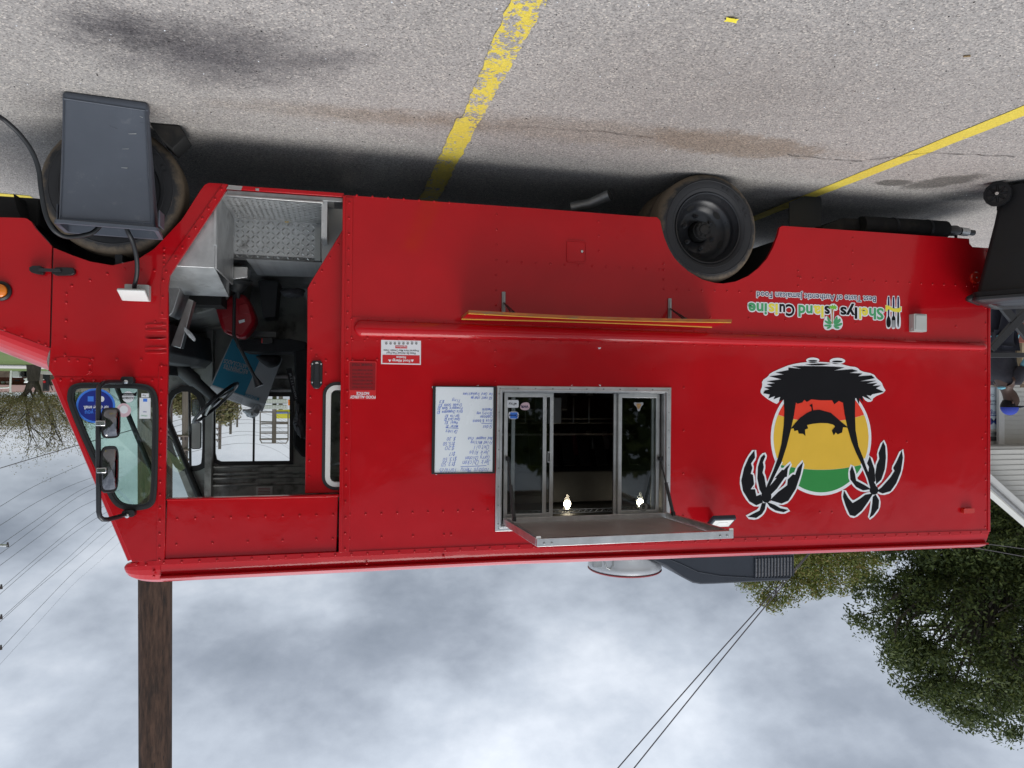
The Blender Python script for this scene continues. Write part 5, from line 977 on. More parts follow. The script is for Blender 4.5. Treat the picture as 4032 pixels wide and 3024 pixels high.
# ---- wheels
def wheel(c, front):
    cx, cy, cz = c
    o = MB().lathe((cx, cy, cz), [(0.262, 0.012), (0.272, 0.000), (0.30, -0.012), (0.335, -0.016), (0.362, -0.012), (0.380, 0.004), (0.392, 0.018), (0.398, 0.034), (0.400, 0.06), (0.400, 0.075), (0.392, 0.077), (0.392, 0.083), (0.400, 0.085), (0.400, 0.115), (0.392, 0.117), (0.392, 0.123), (0.400, 0.125), (0.400, 0.17), (0.392, 0.19), (0.35, 0.22), (0.26, 0.205)], 72).build('wheel', K['tyre'], truck, origin=(cx, cy+0.1, cz), smooth=40)
    MB().lathe((cx, cy, cz), [(0.336, -0.0165), (0.340, -0.0195), (0.344, -0.0165)], 72).build('sidewall_ridge', K['tyre'], o, origin=(cx, cy, cz)); MB().lathe((cx, cy, cz), [(0.285, -0.0065), (0.289, -0.010), (0.293, -0.0085)], 72).build('sidewall_ridge', K['tyre'], o, origin=(cx, cy, cz))
    for k in range(9):
        a = R(200+k*7); mbt = MB(); c_ = Vector((cx+0.315*math.cos(a), cy-0.0155, cz+0.315*math.sin(a))); t_ = Vector((-math.sin(a), 0, math.cos(a))); n_ = Vector((math.cos(a), 0, math.sin(a))); mbt.hexa([c_-t_*.011-n_*.011, c_+t_*.011-n_*.011, c_+t_*.009+n_*.011, c_-t_*.009+n_*.011], [p+Vector((0, -.0025, 0)) for p in (c_-t_*.011-n_*.011, c_+t_*.011-n_*.011, c_+t_*.009+n_*.011, c_-t_*.009+n_*.011)]); mbt.build('raised_mark', K['tyre'], o) if k % 3 != 2 else None
    if not front:
        pr = [(0.262, 0.014), (0.258, 0.002), (0.250, 0.006), (0.245, 0.03), (0.232, 0.045), (0.228, 0.065), (0.222, 0.085), (0.214, 0.090), (0.195, 0.12), (0.165, 0.150), (0.150, 0.158), (0.085, 0.160), (0.080, 0.165)]
        rim = MB().lathe((cx, cy, cz), pr, 56).build('rim', K['gloss_black'], o, smooth=50)
        for k in range(5):
            a = R(80+72*k); d = Vector((math.cos(a), 0, math.sin(a))); t_ = Vector((-math.sin(a), 0, math.cos(a))); p0 = Vector((cx, cy+0.1255, cz))+d*0.186; nrm_ = (d*-0.65+Vector((0, -0.75, 0))).normalized(); w_ = nrm_.cross(t_)
            MB().add([p0+nrm_*0.0015+t_*0.034*math.cos(2*math.pi*j/16)+w_*0.020*math.sin(2*math.pi*j/16) for j in range(16)], [tuple(range(16))]).build('hand_hole', K['under'], rim, smooth=0)
        for k in range(6):
            a = R(40+60*k); p0 = Vector((cx+0.118*math.cos(a), cy+0.16, cz+0.118*math.sin(a))); MB().lathe(p0, [(0.018, 0.002), (0.018, -0.008), (0.013, -0.010), (0.013, -0.026), (0.006, -0.028), (0.006, -0.036), (0.001, -0.037)], 8).build('lug_nut', K['gloss_black'], rim)
        hb = MB().lathe((cx, cy, cz), [(0.072, 0.17), (0.070, 0.10), (0.062, 0.098), (0.062, 0.075), (0.058, 0.068), (0.036, 0.068), (0.034, 0.060), (0.001, 0.058)], 28).build('hub', K['under'], o)
        for k in range(8): a = R(20+45*k); MB().lathe((cx+0.049*math.cos(a), cy+0.068, cz+0.049*math.sin(a)), [(0.007, 0.002), (0.007, -0.008), (0.001, -0.009)], 6).build('hub_bolt', K['under'], hb)
    else:
        MB().lathe((cx, cy, cz), [(0.262, 0.014), (0.258, 0.004), (0.25, 0.004), (0.22, 0.012), (0.18, 0.03), (0.15, 0.02), (0.12, 0.0), (0.08, -0.01), (0.075, -0.04), (0.001, -0.05)], 48).build('rim', K['gloss_black'], o, smooth=50)
    return o
wheel((-2.589, 0.012, 0.40), False); wheel((-2.589, 0.30, 0.40), False); wheel((1.352, 0.03, 0.40), True); wheel((-2.589, 2.0, 0.40), False); wheel((1.352, 2.0, 0.40), True)
# wheel wells, chassis, running gear
for (x, y0, rw) in ((-2.62, 0.03, 0.56), (1.36, 0.03, 0.52)):
    pr = [(x+rw*math.cos(R(a)), 0.40+rw*math.sin(R(a))) for a in range(8, 173, 4)]; mb = MB()
    for i in range(len(pr)-1): mb.quad((pr[i][0], y0, pr[i][1]), (pr[i+1][0], y0, pr[i+1][1]), (pr[i+1][0], 0.75, pr[i+1][1]), (pr[i][0], 0.75, pr[i][1]))
    mb.prism(pr, 0.74, 0.76); mb.build('wheel_well', K['under'], truck)
for y in (0.86, 1.45): MB().bb((-4.9, y, 0.40), (1.6, y+0.08, 0.60)).build('frame_rail', K['under'], truck, bevel=0.005)
MB().bb((0.85, 0.80, 0.52), (1.7, 2.2, 1.0)).build('engine_bay', K['under'], truck)
for x in (-2.589, 1.352): MB().tube([(x, 0.2, 0.40), (x, 0.95, 0.38), (x, 1.1, 0.36), (x, 1.25, 0.38), (x, 2.0, 0.40)], [0.06, 0.06, 0.16 if x < 0 else 0.07, 0.06, 0.06], 14).build('axle', K['under'], truck)
MB().bb((1.8, 0.2, 0.45), (2.1, 2.1, 0.62)).build('front_bumper', K['under'], truck, bevel=0.01)
ex = [P(z3(1500, 345), 0.42), P(z3(1620, 320), 0.36), P(z3(1742, 265), 0.24)]
e_ = MB().tube(ex, 0.043, 18, cap=False).build('exhaust_pipe', K['steel'], truck); d_ = (ex[2]-ex[1]).normalized(); MB().tube([ex[2]-d_*0.10, ex[2]+d_*0.001], 0.038, 18).build('exhaust_bore', K['under'], e_)
fl2 = pl(zK, [(345, 430), (345, 215), (570, 120), (600, 130), (622, 190), (622, 430)], 0.35); MB().prism(fl2, 0.34, 0.352).build('mud_flap', K['rubber'], truck)
MB().hexa([P(zK(*p), 0.30) for p in [(640, 425), (820, 348), (960, 355), (970, 455), (640, 455)]], [P(zK(*p), 0.30)+Vector((0, 0.3, 0)) for p in [(640, 425), (820, 348), (960, 355), (970, 455), (640, 455)]]).build('muffler_heat_shield', K['under'], truck, bevel=0.004)
mb = MB(); a = P(zK(970, 415), 0.30); b = P(zK(1700, 455), 0.30); mb.tube([a, b], 0.075, 14).build('waste_tank', K['under'], truck)
for xx in (1240, 1540): q = a.lerp(b, (xx-970)/730); MB().tube([q-Vector((0.012, 0, 0)), q+Vector((0.012, 0, 0))], 0.079, 14).build('tank_strap', K['gloss_black'], truck)
hs = [P(zK(*p), 0.30) for p in [(1700, 462), (1800, 462), (1830, 466), (1835, 466), (1900, 474), (1955, 480)]]; hv = MB().tube(hs[:3], [0.045, 0.045, 0.03], 14).build('drain_valve', K['gloss_black'], truck); MB().tube(hs[3:5], 0.035, 14).build('drain_coupling', K['alu_dull'], hv); MB().tube(hs[4:], 0.024, 12).build('drain_cap', K['gloss_black'], hv); MB().tube([hs[1]+Vector((0.0, 0, -0.03)), hs[1]+Vector((0.0, 0, 0.09))], 0.012, 8).build('valve_handle', K['gloss_black'], hv)
MB().bb((XR-0.30, 0.12, 0.44), (XR-0.02, 2.15, 0.55)).build('rear_bumper', K['gloss_black'], truck, bevel=0.01)
# ---- roof air conditioner and extractor cap
ya, yb2 = 0.70, 1.40
acp = [(q.x, q.z) for q in [P(zI(*p), ya) for p in [(690, 275), (820, 330), (950, 420), (1060, 478), (1130, 490), (1250, 487), (1880, 455), (1915, 440), (1938, 330), (1942, 235)]]]
acp = [(acp[0][0]+0.15, 2.84)] + acp + [(acp[-1][0], 2.84)]
ac = MB().prism(acp, ya, yb2).build('air_conditioner', K['ac'], truck, bevel=0.03)
gx = [P(zI(1595+ (1925-1595)*k/12, 345), ya).x for k in range(13)]; gz0 = P(zI(1700, 262), ya).z; gz1 = P(zI(1700, 420), ya).z
MB().bb((gx[-1], ya-0.003, gz0), (gx[0], ya-0.0005, gz1)).build('condenser_fins', K['fin'], ac)
for k in range(13): MB().bb((gx[k]-0.0045, ya-0.014, gz0-0.01), (gx[k]+0.0045, ya-0.003, gz1+0.01)).build('grille_slat', K['ac'], ac, bevel=0.002)
ln = [P(zI(*p), ya-0.002) for p in [(850, 270), (950, 310), (1100, 380), (1300, 415), (1590, 432), (1910, 432)]]; MB().tube(ln, 0.004, 6).build('shroud_crease', K['ac'], ac)
vc = P(zI(462, 300), 0.95); rr_ = abs(P(zI(165, 300), 0.95).x-P(zI(760, 340), 0.95).x)/2; zt_ = P(zI(462, 375), 0.95).z
ve = MB().lathe((vc.x, 0.95, 0), [(rr_*0.55, 2.80), (rr_*0.8, 2.95), (rr_*0.97, 3.01), (rr_, zt_-0.05), (rr_*0.96, zt_-0.03)], 40, 'z').build('extractor_cap', K['spun'], truck, smooth=60)
MB().lathe((vc.x, 0.95, zt_-0.035), [(rr_*0.985, 0.0), (rr_*1.005, 0.006), (rr_*0.98, 0.014), (rr_*0.9, 0.018), (rr_*0.3, 0.02), (0.001, 0.02)], 40, 'z').build('cap_lid', K['notice_dark'], ve, smooth=60)
a = P(zI(240, 312), 0.62); MB().box((a.x, 0.66, a.z), (0.07, 0.03, 0.06)).build('switch_box', K['steel'], ve); MB().tube([(a.x-0.05, 0.65, a.z-0.03), (a.x-0.07, 0.64, a.z+0.035), (a.x-0.10, 0.64, a.z+0.05), (a.x-0.125, 0.64, a.z+0.02), (a.x-0.13, 0.65, a.z-0.03)], 0.008, 8).build('conduit', K['steel'], ve)
# ================================================================== things around and in the truck
# ---- menu whiteboard, handwriting drawn as marker strokes
bo = pl(zE, [(210, 155), (1197, 160), (1172, 1512), (188, 1525)]); bi = pl(zE, [(255, 170), (1150, 178), (1135, 1488), (235, 1505)])
q = P(zE(700, 155)); menu = thing('menu_board', (q.x, -0.012, q.z), 'handwritten whiteboard menu in a black frame beside the serving window', 'menu board')
MB().prism(bo, -0.020, -0.0105, [bi]).build('frame', K['black'], menu, bevel=0.002); MB().prism(grow(bi, 0.002), -0.0145, -0.0108).build('board', K['whiteboard'], menu, smooth=0)
GL = {'a': '36 16 05 03 12 22 34;36 33 42', 'b': '08 02;05 16 26 35 33 22 12 03', 'c': '35 26 16 05 03 12 22 33', 'd': '38 32;35 26 16 05 03 12 22 33', 'e': '04 34 35 26 16 05 03 12 22 33', 'f': '37 28 17 12;05 25', 'g': '35 26 16 05 04 13 23 34;36 31 20 10 01', 'h': '08 02;05 16 26 35 32', 'i': '16 12;17 18', 'j': '26 21 10;27 28', 'k': '08 02;36 04 32', 'l': '18 12', 'm': '06 02;05 16 25 22;25 36 45 42', 'n': '06 02;05 16 26 35 32', 'o': '16 05 03 12 22 33 35 26 16', 'p': '06 00;05 16 26 35 33 22 12 03', 'q': '36 30;35 26 16 05 03 12 22', 'r': '06 02;04 16 26', 's': '35 26 16 05 14 24 33 22 12 03', 't': '18 13 22 32;06 36', 'u': '06 03 12 22 33;36 32', 'v': '06 12 36', 'w': '06 12 25 32 46', 'x': '06 32;36 02', 'y': '06 13 33;36 31 20 10', 'z': '06 36 02 32',
      'C': '47 38 18 07 03 12 32 43', 'D': '08 02 22 43 47 28 08', 'J': '38 33 22 12 03;18 48', 'K': '08 02;48 05 42', 'M': '02 08 25 48 42', 'O': '18 07 03 12 32 43 47 38 18', 'P': '08 02;08 28 37 36 25 05', 'R': '08 02;08 28 37 36 25 05 42', 'S': '47 38 18 07 06 15 35 44 43 32 12 03', 'T': '08 48;28 22', 'W': '08 12 26 32 48', 'F': '38 08 02;05 25',
      '0': '18 07 03 12 22 33 37 28 18', '1': '06 18 12', '2': '07 18 28 37 36 02 32', '3': '07 18 28 37 36 25 15;25 34 33 22 12 03', '5': '38 08 05 25 34 33 22 12 03', '7': '08 38 12', '$': '37 28 18 07 06 15 25 34 33 22 12 03;29 11', '/': '39 01', '&': '42 06 07 18 27 03 12 22 44', '.': '12 13', ' ': ''}
def hand(s_, xl, yl, xr, yr, h):
    a = P(zE(xl, yl)); b = P(zE(xr, yr)); d = Vector((b.x-a.x, b.z-a.z)); L_ = d.length; d.normalize(); n = Vector((-d.y, d.x)); adv = L_/max(1, len(s_)); mb = MB(); wd = 0.0011
    for i, chh in enumerate(s_):
        g = GL.get(chh, ''); jx = random.uniform(-.06, .06); jy = random.uniform(-.5, .5)
        for st_ in g.split(';'):
            pts = [(int(p[0]), int(p[1])) for p in st_.split()]
            w = [Vector((a.x, a.z))+d*(adv*(i+0.08+jx)+(p[0]/4.2*0.86*adv)+(p[1]-2)*0.004*h/0.02*0.25+random.uniform(-.0006, .0006))+n*((p[1]-2+jy*0.5)/6*h+random.uniform(-.0006, .0006)) for p in pts]
            for k in range(len(w)-1):
                t = w[k+1]-w[k]
                if t.length < 1e-6: continue
                t.normalize(); o_ = Vector((-t.y, t.x))*wd; e_ = t*wd*0.6; y = -0.0150-random.random()*0.0002
                mb.quad(*[Vector((p.x, y, p.y)) for p in (w[k]-o_-e_, w[k+1]-o_+e_, w[k+1]+o_+e_, w[k]+o_-e_)])
    if mb.v: mb.build('handwriting', K['ink'], menu, smooth=0, recalc=False)
for a in [('Todays Menu', 1090, 1432, 645, 1428, 60), ('10/10/25', 575, 1438, 315, 1440, 58), ('Jerk Chicken', 1105, 1302, 670, 1318, 62), ('$13.50', 565, 1330, 345, 1345, 52), ('Curry Chicken', 1090, 1240, 712, 1252, 52), ('$13.50', 580, 1258, 365, 1278, 48), ('Jerk Ribs', 1090, 1162, 775, 1162, 50), ('$17', 555, 1182, 470, 1186, 46), ('Oxtail', 1088, 1078, 830, 1085, 54), ('$20', 550, 1092, 395, 1096, 48),
          ('Fried Whiting', 1132, 1014, 800, 1008, 44), ('$15.50', 555, 1026, 370, 1032, 42), ('Red snapper fish', 1135, 950, 755, 950, 40), ('$ 20', 568, 955, 430, 952, 42), ('Drinks', 592, 842, 410, 836, 46), ('Sides', 1135, 762, 985, 770, 46), ('Rice & beans', 1135, 672, 830, 684, 40), ('Cabbage', 1135, 612, 945, 620, 38), ('Stirfry veg', 1135, 560, 890, 566, 36), ('Plantains', 1135, 505, 975, 508, 34),
          ('Water $1', 606, 768, 405, 766, 36), ('Pepsi $2', 602, 708, 400, 706, 36), ('Coca Cola $2', 632, 656, 388, 658, 36), ('Sprite $2', 628, 606, 400, 606, 34), ('Kola Champagne $3', 676, 532, 280, 545, 38), ('Pineapple Soda $3', 674, 482, 288, 486, 36), ('Cream Soda $3', 664, 430, 300, 440, 36), ('Ting', 645, 368, 510, 358, 40), ('$3', 392, 382, 310, 382, 36), ('50 cent charge', 1132, 326, 800, 322, 38), ('for Card Transactions', 1142, 264, 675, 262, 36)]: hand(a[0], a[1], a[2], a[3], a[4], a[5]*0.00047)
for (x0, y0, x1, y1) in ((1040, 1392, 640, 1410), (608, 815, 410, 806), (1130, 742, 962, 735)):
    a = P(zE(x0, y0)); b = P(zE(x1, y1)); MB().quad(*[(p.x, -0.0152, p.z+dz) for p, dz in ((a, -.0015), (b, -.0015), (b, .0015), (a, .0015))]).build('underline', K['ink'], menu, smooth=0)
# ---- slim waste bin holding the power lead
YF = -0.385
q = G(zN(645, 165)); can = thing('waste_bin', (1.27, -0.25, 0), 'slim slate grey open waste bin standing in front of the front tyre', 'waste bin')
bx0, bx1 = P(zN(990, 205), YF).x, P(zN(300, 125), YF).x; tx0, tx1 = P(zN(1045, 1230), YF-.02).x, P(zN(262, 1190), YF-.02).x; zt = 0.725
def rr3(x0, x1, y0, y1, z, r=0.03, n=5): return [Vector((p[0], p[1], z)) for p in rrect(x0, x1, y0, y1, r, n)]
lv = [(0.0, 0, 0), (0.02, 0.002, 0), (0.62, 0, 1)]
mb = MB(); loops = []
def lvl(t, z, g=0.0): return [Vector((1.27, -0.372, 0))+Matrix.Rotation(R(-7), 3, 'Z') @ (p-Vector((1.27, -0.385, 0))) for p in rr3_(t, z, g)]
def rr3_(t, z, g): return rr3(bx0+(tx0-bx0)*t-g, bx1+(tx1-bx1)*t+g, YF-0.02*t-g, YF+0.09+0.13*t+g, z, 0.025)
loops = [lvl(0, 0.004, -.006), lvl(0, 0.014), lvl(0.04, 0.045), lvl(0.05, 0.05, -0.004), lvl(0.95, 0.68, -0.002), lvl(1, zt-0.022, 0.0), lvl(1, zt-0.018, 0.016), lvl(1, zt, 0.016), lvl(1, zt+0.002, 0.008), lvl(1, zt, -0.006), lvl(0.9, zt-0.1, -0.006), lvl(0.1, 0.05, -0.012)]
n = len(loops[0]); mb.add([p for l in loops for p in l], [(i*n+k, i*n+(k+1) % n, (i+1)*n+(k+1) % n, (i+1)*n+k) for i in range(len(loops)-1) for k in range(n)] + [tuple(range(n)), tuple(range((len(loops)-1)*n, len(loops)*n))])
mb.build('body', K['can'], can, smooth=45)
# raised panel outline pressed in the front
pf = [Vector((q_.x, YF+0.0125-0.02*q_.z/0.725-math.tan(R(7))*(q_.x-1.27), q_.z)) for q_ in (P(zN(*p), YF) for p in [(318, 190), (968, 262), (995, 760), (1020, 1190), (300, 1165), (318, 700)])]
MB().tube(pf+[pf[0]], 0.0035, 6).build('pressed_panel_edge', K['can'], can)
for (x_) in ((tx0-0.018), (tx1+0.018)): MB().bb((x_-0.004, -0.36, zt-0.12), (x_+0.004, -0.25, zt-0.03)).build('handle', K['can'], can, bevel=0.005)
rng = random.Random(31)
for i in range(7):
    x = rng.uniform(1.08, 1.46); z = rng.uniform(0.06, 0.62); L_ = rng.uniform(0.006, 0.05); a = rng.choice((0.05, 0.15, 1.4, -0.3)); d = Vector((math.cos(a), 0, math.sin(a)))*L_; yy = YF-0.0215*(z/zt)+0.0115-math.tan(R(7))*(x-1.27)
    p = Vector((x, yy, z)); q_ = p+d; q_.y = YF-0.0215*(q_.z/zt)+0.0115-math.tan(R(7))*(q_.x-1.27); w_ = Vector((-d.z, 0, d.x)).normalized()*rng.uniform(.0006, .0018); MB().quad(p-w_, q_-w_*.4, q_+w_*.4, p+w_).build('scuff', K['grey_box'] if i % 3 else K['black'], can, smooth=0)
# ---- power lead: inlet -> bin -> away along the ground
def curve_pts(ctrl, n=12):
    out = []
    for i in range(len(ctrl)-1):
        p0 = ctrl[max(0, i-1)]; p1 = ctrl[i]; p2 = ctrl[i+1]; p3 = ctrl[min(len(ctrl)-1, i+2)]
        for k in range(n):
            t = k/n; out.append(0.5*((2*p1)+(p2-p0)*t+(2*p0-5*p1+4*p2-p3)*t*t+(3*p1-p0-3*p2+p3)*t**3))
    return out+[ctrl[-1]]
cd = [INLET, Vector((INLET.x, -0.10, INLET.z-0.02)), P(z1(852, 1230), -0.15), P(z1(850, 1130), -0.20), P(z1(825, 1030), -0.24), P(z1(795, 965), -0.27), Vector((1.22, -0.28, 0.62))]
cb_ = tag(MB().tube(curve_pts(cd, 6), 0.0125, 10).build('power_cable', K['cable'], None, smooth=60), 'black power cable dropping from the cab inlet into the grey waste bin', 'cable', None)
MB().tube([INLET+Vector((0, 0.02, 0)), INLET+Vector((0, -0.035, -0.01))], [0.026, 0.02], 14).build('plug', K['grey_box'], cb_)
cd = [Vector((1.27, -0.28, 0.60)), P(z1(600, 955), -0.30), P(z1(520, 990), -0.32), P(z1(420, 1000), -0.36), P(z1(350, 970), -0.40), P(z1(305, 910), -0.42), P(z1(275, 820), -0.43), P(z1(255, 700), -0.45), P(z1(240, 580), -0.47), P(z1(200, 470), -0.50), P(z1(130, 370), -0.54), P(z1(60, 300), -0.58), P(z1(0, 255), -0.62), P(z1(-90, 215), -0.70), P(z1(-250, 190), -0.85), G(z1(-500, 170), 0.014)]
tag(MB().tube(curve_pts(cd, 6), 0.0125, 10).build('power_cable', K['cable'], None, smooth=60), 'black power cable looping over the waste bin rim and away past the front tyre', 'cable')
# ---- wheel chock
ck = [G(zN(1010, 375)), G(zN(1260, 390))]; cw = [P(zN(*p), -0.02) for p in [(1010, 380), (1262, 390), (1315, 490), (1200, 600), (1110, 520)]]
tag(MB().hexa([Vector((p.x, -0.02, max(0.003, p.z))) for p in cw], [Vector((p.x, 0.16, max(0.003, p.z))) for p in cw]).build('wheel_chock', K['under'], None, bevel=0.008), 'black wedge wheel chock behind the front tyre', 'wheel chock')
# ---- wheeled rubbish bin at the rear corner
zS5 = z5
def wheelie():
    wq = G(zS5(2052, 250), 0.09); c = wq-Matrix.Rotation(R(58), 3, 'Z') @ Vector((0.15, -0.235, 0.09)); c.z = 0; t = thing('wheeled_rubbish_bin', c, 'black wheeled rubbish bin with closed lid beside the rear corner of the truck', 'rubbish bin')
    rz = Matrix.Rotation(R(58), 3, 'Z')       # +x of the bin = wheel and handle side
    def Lc(x, y, z): return c + rz @ Vector((x, y, z))
    mb = MB(); loops = []
    for (t_, z) in ((0, 0.03), (0, 0.10), (0.25, 0.30), (1, 0.80), (1.02, 0.82)):
        x0, x1 = -0.22-0.06*t_, 0.15+0.13*t_; y_ = 0.19+0.07*t_; loops.append([Lc(p[0], p[1], z) for p in rrect(x0, x1, -y_, y_, 0.04, 4)])
    x0, x1, y_ = -0.31, 0.31, 0.285; loops += [[Lc(p[0], p[1], z) for p in rrect(x0, x1, -y_, y_, 0.05, 4)] for z in (0.82, 0.86)]
    n = len(loops[0]); mb.add([p for l in loops for p in l], [(i*n+k, i*n+(k+1) % n, (i+1)*n+(k+1) % n, (i+1)*n+k) for i in range(len(loops)-1) for k in range(n)] + [tuple(range(n)), tuple(range((len(loops)-1)*n, len(loops)*n))]); mb.build('body', K['bin'], t, bevel=0.004)
    mb = MB(); loops = [[Lc(p[0], p[1], z) for p in rrect(-0.33+g, 0.31-g, -0.30+g, 0.30-g, 0.06, 4)] for (z, g) in ((0.862, 0), (0.885, 0), (0.90, 0.02), (0.915, 0.06), (0.915, 0.085), (0.905, 0.10), (0.925, 0.14))]
    mb.add([p for l in loops for p in l], [(i*n+k, i*n+(k+1) % n, (i+1)*n+(k+1) % n, (i+1)*n+k) for i in range(len(loops)-1) for k in range(n)] + [tuple(range((len(loops)-1)*n, len(loops)*n))]); mb.build('lid', K['gloss_black'], t, bevel=0.004)
    MB().tube([Lc(0.30, -0.24, 0.85), Lc(0.33, -0.24, 0.86), Lc(0.345, -0.2, 0.86), Lc(0.345, 0.2, 0.86), Lc(0.33, 0.24, 0.86), Lc(0.30, 0.24, 0.85)], 0.022, 10).build('handle', K['bin'], t)
    for y in (-0.235, 0.235):
        ax = rz @ Vector((0, 1, 0)); wc_ = Lc(0.15, y, 0.095); e1_ = rz @ Vector((1, 0, 0)); mb = MB()
        ringp = lambda r, off: [wc_+ax*off+(e1_*math.cos(2*math.pi*k/28)+Vector((0, 0, 1))*math.sin(2*math.pi*k/28))*(r+(0.003 if k % 2 else 0)) for k in range(28)]
        L_ = [ringp(0.065, -.022), ringp(0.087, -.022), ringp(0.09, 0), ringp(0.087, .022), ringp(0.065, .022)]
        mb.add([p for l in L_ for p in l], [(i*28+k, i*28+(k+1) % 28, (i+1)*28+(k+1) % 28, (i+1)*28+k) for i in range(4) for k in range(28)]); w_ = mb.build('wheel', K['bin'], t)
        s_ = -1 if y < 0 else 1; mb = MB(); mb.add(ringp(0.072, s_*0.010), [tuple(range(28))]); mb.build('wheel_disc', K['gloss_black'], w_, smooth=0)
        for k in range(8): a = 2*math.pi*k/8; d = e1_*math.cos(a)+Vector((0, 0, 1))*math.sin(a); MB().tube([wc_+ax*s_*0.012+d*0.02, wc_+ax*s_*0.012+d*0.072], [0.012, 0.005], 6).build('wheel_spoke', K['bin'], w_)
        MB().tube([wc_+ax*s_*0.005, wc_+ax*s_*0.028], 0.012, 12).build('axle_cap', K['chrome'], w_)
wheelie()
# ---- things left in the cab
jp = [P(zO(*p), 1.05) for p in [(690, 460), (880, 370), (1070, 345), (1150, 480), (1215, 640), (1225, 740), (1120, 880), (1040, 950), (900, 905), (790, 860), (745, 740), (680, 520)]]
jx = sum(p.x for p in jp)/len(jp)
jug = thing('fuel_jug', (jx, 1.15, ZFL), 'dark red plastic jug on the cab floor behind the gear lever', 'jug')
mb = MB(); f1 = [Vector((p.x, 1.07, p.z)) for p in jp]; cen = sum(f1, Vector())/len(f1)
mb.hexa(f1, [p+Vector((0, 0.22, 0)) for p in f1]); mb.build('body', K['jug'], jug, bevel=0.03)
for pp in ([(740, 530), (930, 495), (930, 640), (790, 690)], [(990, 500), (1120, 470), (1170, 620), (1010, 640)], [(800, 850), (1000, 900), (1030, 935), (880, 895)]):
    s_ = [P(zO(*p), 1.065) for p in pp]; MB().hexa(s_, [p+Vector((0, 0.015, 0)) for p in s_]).build('moulded_panel', K['jug'], jug, bevel=0.01)
s_ = [P(zO(*p), 1.062) for p in [(1003, 712), (1080, 692), (1087, 728), (1012, 750)]]; MB().hexa(s_, [p+Vector((0, 0.004, 0)) for p in s_]).build('label', K['vinyl_white'], jug)
# carton
c1, c2, c3, c4 = [P(zB(*p), 1.95) for p in [(738, 75), (545, 515), (1055, 690), (1215, 265)]]
bv = P(zB(530, 590), 2.12)-c2; q = (c1+c4)/2
box = thing('cardboard_carton', (q.x, 2.0, min(c1.z, c4.z)), 'teal and white printed cardboard carton leaning beside the driver seat', 'carton')
MB().hexa([c1, c2, c3, c4], [p+bv for p in (c1, c2, c3, c4)]).build('carton_body', K['carton'], box, bevel=0.004)
fr0 = Vector((0, -0.002, 0)); u_ = (c3-c2); v_ = (c1-c2)
def onbox(a, b, off=0.0): return c2+u_*a+v_*b+Vector((0, -0.002-off, 0))
MB().quad(onbox(0.02, 0.02), onbox(0.60, 0.02), onbox(0.60, 1.0), onbox(0.02, 1.0)).build('teal_panel', K['teal'], box, smooth=0)
w_ = bv; tp = lambda a, b: c2+u_*a+bv*b+Vector((0, -0.002, 0.0015)); MB().quad(tp(0, 0.02), tp(1, 0.02), tp(1, 1), tp(0, 1)).build('top_panel', K['carton_side'], box, smooth=0)
def btxt(s_, m_, a0, b0, a1, b1, h, bold=0.01):
    p0 = onbox(a0, b0); p1 = onbox(a1, b1); return TXT(s_, m_, (p0.x, p0.z), (p1.x, p1.z), h, box, p0.y-0.002, bold)
btxt('RECIPIENTES', K['carton'], 0.86, 0.66, 0.10, 0.66, 0.040, 0.02) if False else None
a = P(zB(895, 385), 1.945); b = P(zB(670, 330), 1.945); TXT('RECIPIENTES', K['carton'], (a.x, a.z-0.012), (b.x, b.z-0.012), 0.036, box, 1.944, 0.02)
a = P(zB(890, 335), 1.945); b = P(zB(672, 280), 1.945); TXT('ARTICULADOS', K['carton'], (a.x, a.z-0.012), (b.x, b.z-0.012), 0.036, box, 1.944, 0.02)
a = P(zB(860, 405), 1.945); b = P(zB(690, 362), 1.945); TXT('3 COMPARTIMENTOS', K['carton'], (a.x, a.z-0.004), (b.x, b.z-0.004), 0.014, box, 1.944)
a = P(zB(1000, 640), 1.945); b = P(zB(858, 595), 1.945); TXT('MONOGRAM', K['teal'], (a.x, a.z-0.01), (b.x, b.z-0.01), 0.030, box, 1.944, 0.015)
for k in range(5): MB().quad(tp(0.30, 0.2+k*0.13), tp(0.60, 0.2+k*0.13), tp(0.60, 0.25+k*0.13), tp(0.30, 0.25+k*0.13)).build('print_line', K['print_grey'], box, smooth=0)
# white plastic bag squeezed under the carton, crumpled bag on the far side, paper scraps, cap, strap, jacket
def blob(name, fn, pts, y0, y1, m_, label, cat, jit=0.012, seed=1):
    random.seed(seed); f = smoothpoly(pl(fn, pts, y0), 2); cx = sum(p[0] for p in f)/len(f); cz = sum(p[1] for p in f)/len(f); mb = MB(); loops = []
    for (s_, yy) in ((0.25, y0-0.004), (0.6, y0+0.006), (0.86, y0+0.03*(y1-y0)/0.1), (1.0, (y0+y1)/2), (0.85, y1-0.01), (0.4, y1)):
        loops.append([Vector((cx+(p[0]-cx)*s_+random.uniform(-jit, jit)*0.5, yy+random.uniform(-jit, jit), cz+(p[1]-cz)*s_+random.uniform(-jit, jit)*0.5)) for p in f])
    n = len(f); mb.add([p for l in loops for p in l], [(i*n+k, i*n+(k+1) % n, (i+1)*n+(k+1) % n, (i+1)*n+k) for i in range(len(loops)-1) for k in range(n)] + [tuple(range(n)), tuple(range((len(loops)-1)*n, len(loops)*n))])
    return tag(mb.build(name, m_, None, smooth=60), label, cat)
blob('plastic_bag', zB, [(810, 735), (900, 748), (985, 680), (1010, 700), (985, 800), (930, 828), (870, 805)], 1.98, 2.10, K['bag'], 'crumpled white plastic bag on top of the printed carton', 'plastic bag', seed=3)
blob('plastic_bag', zO, [(1535, 270), (1860, 265), (1880, 350), (1760, 400), (1560, 370)], 1.35, 1.5, K['fabric_grey'], 'crumpled greyish plastic bag on the cab floor under the seat', 'plastic bag', seed=4)
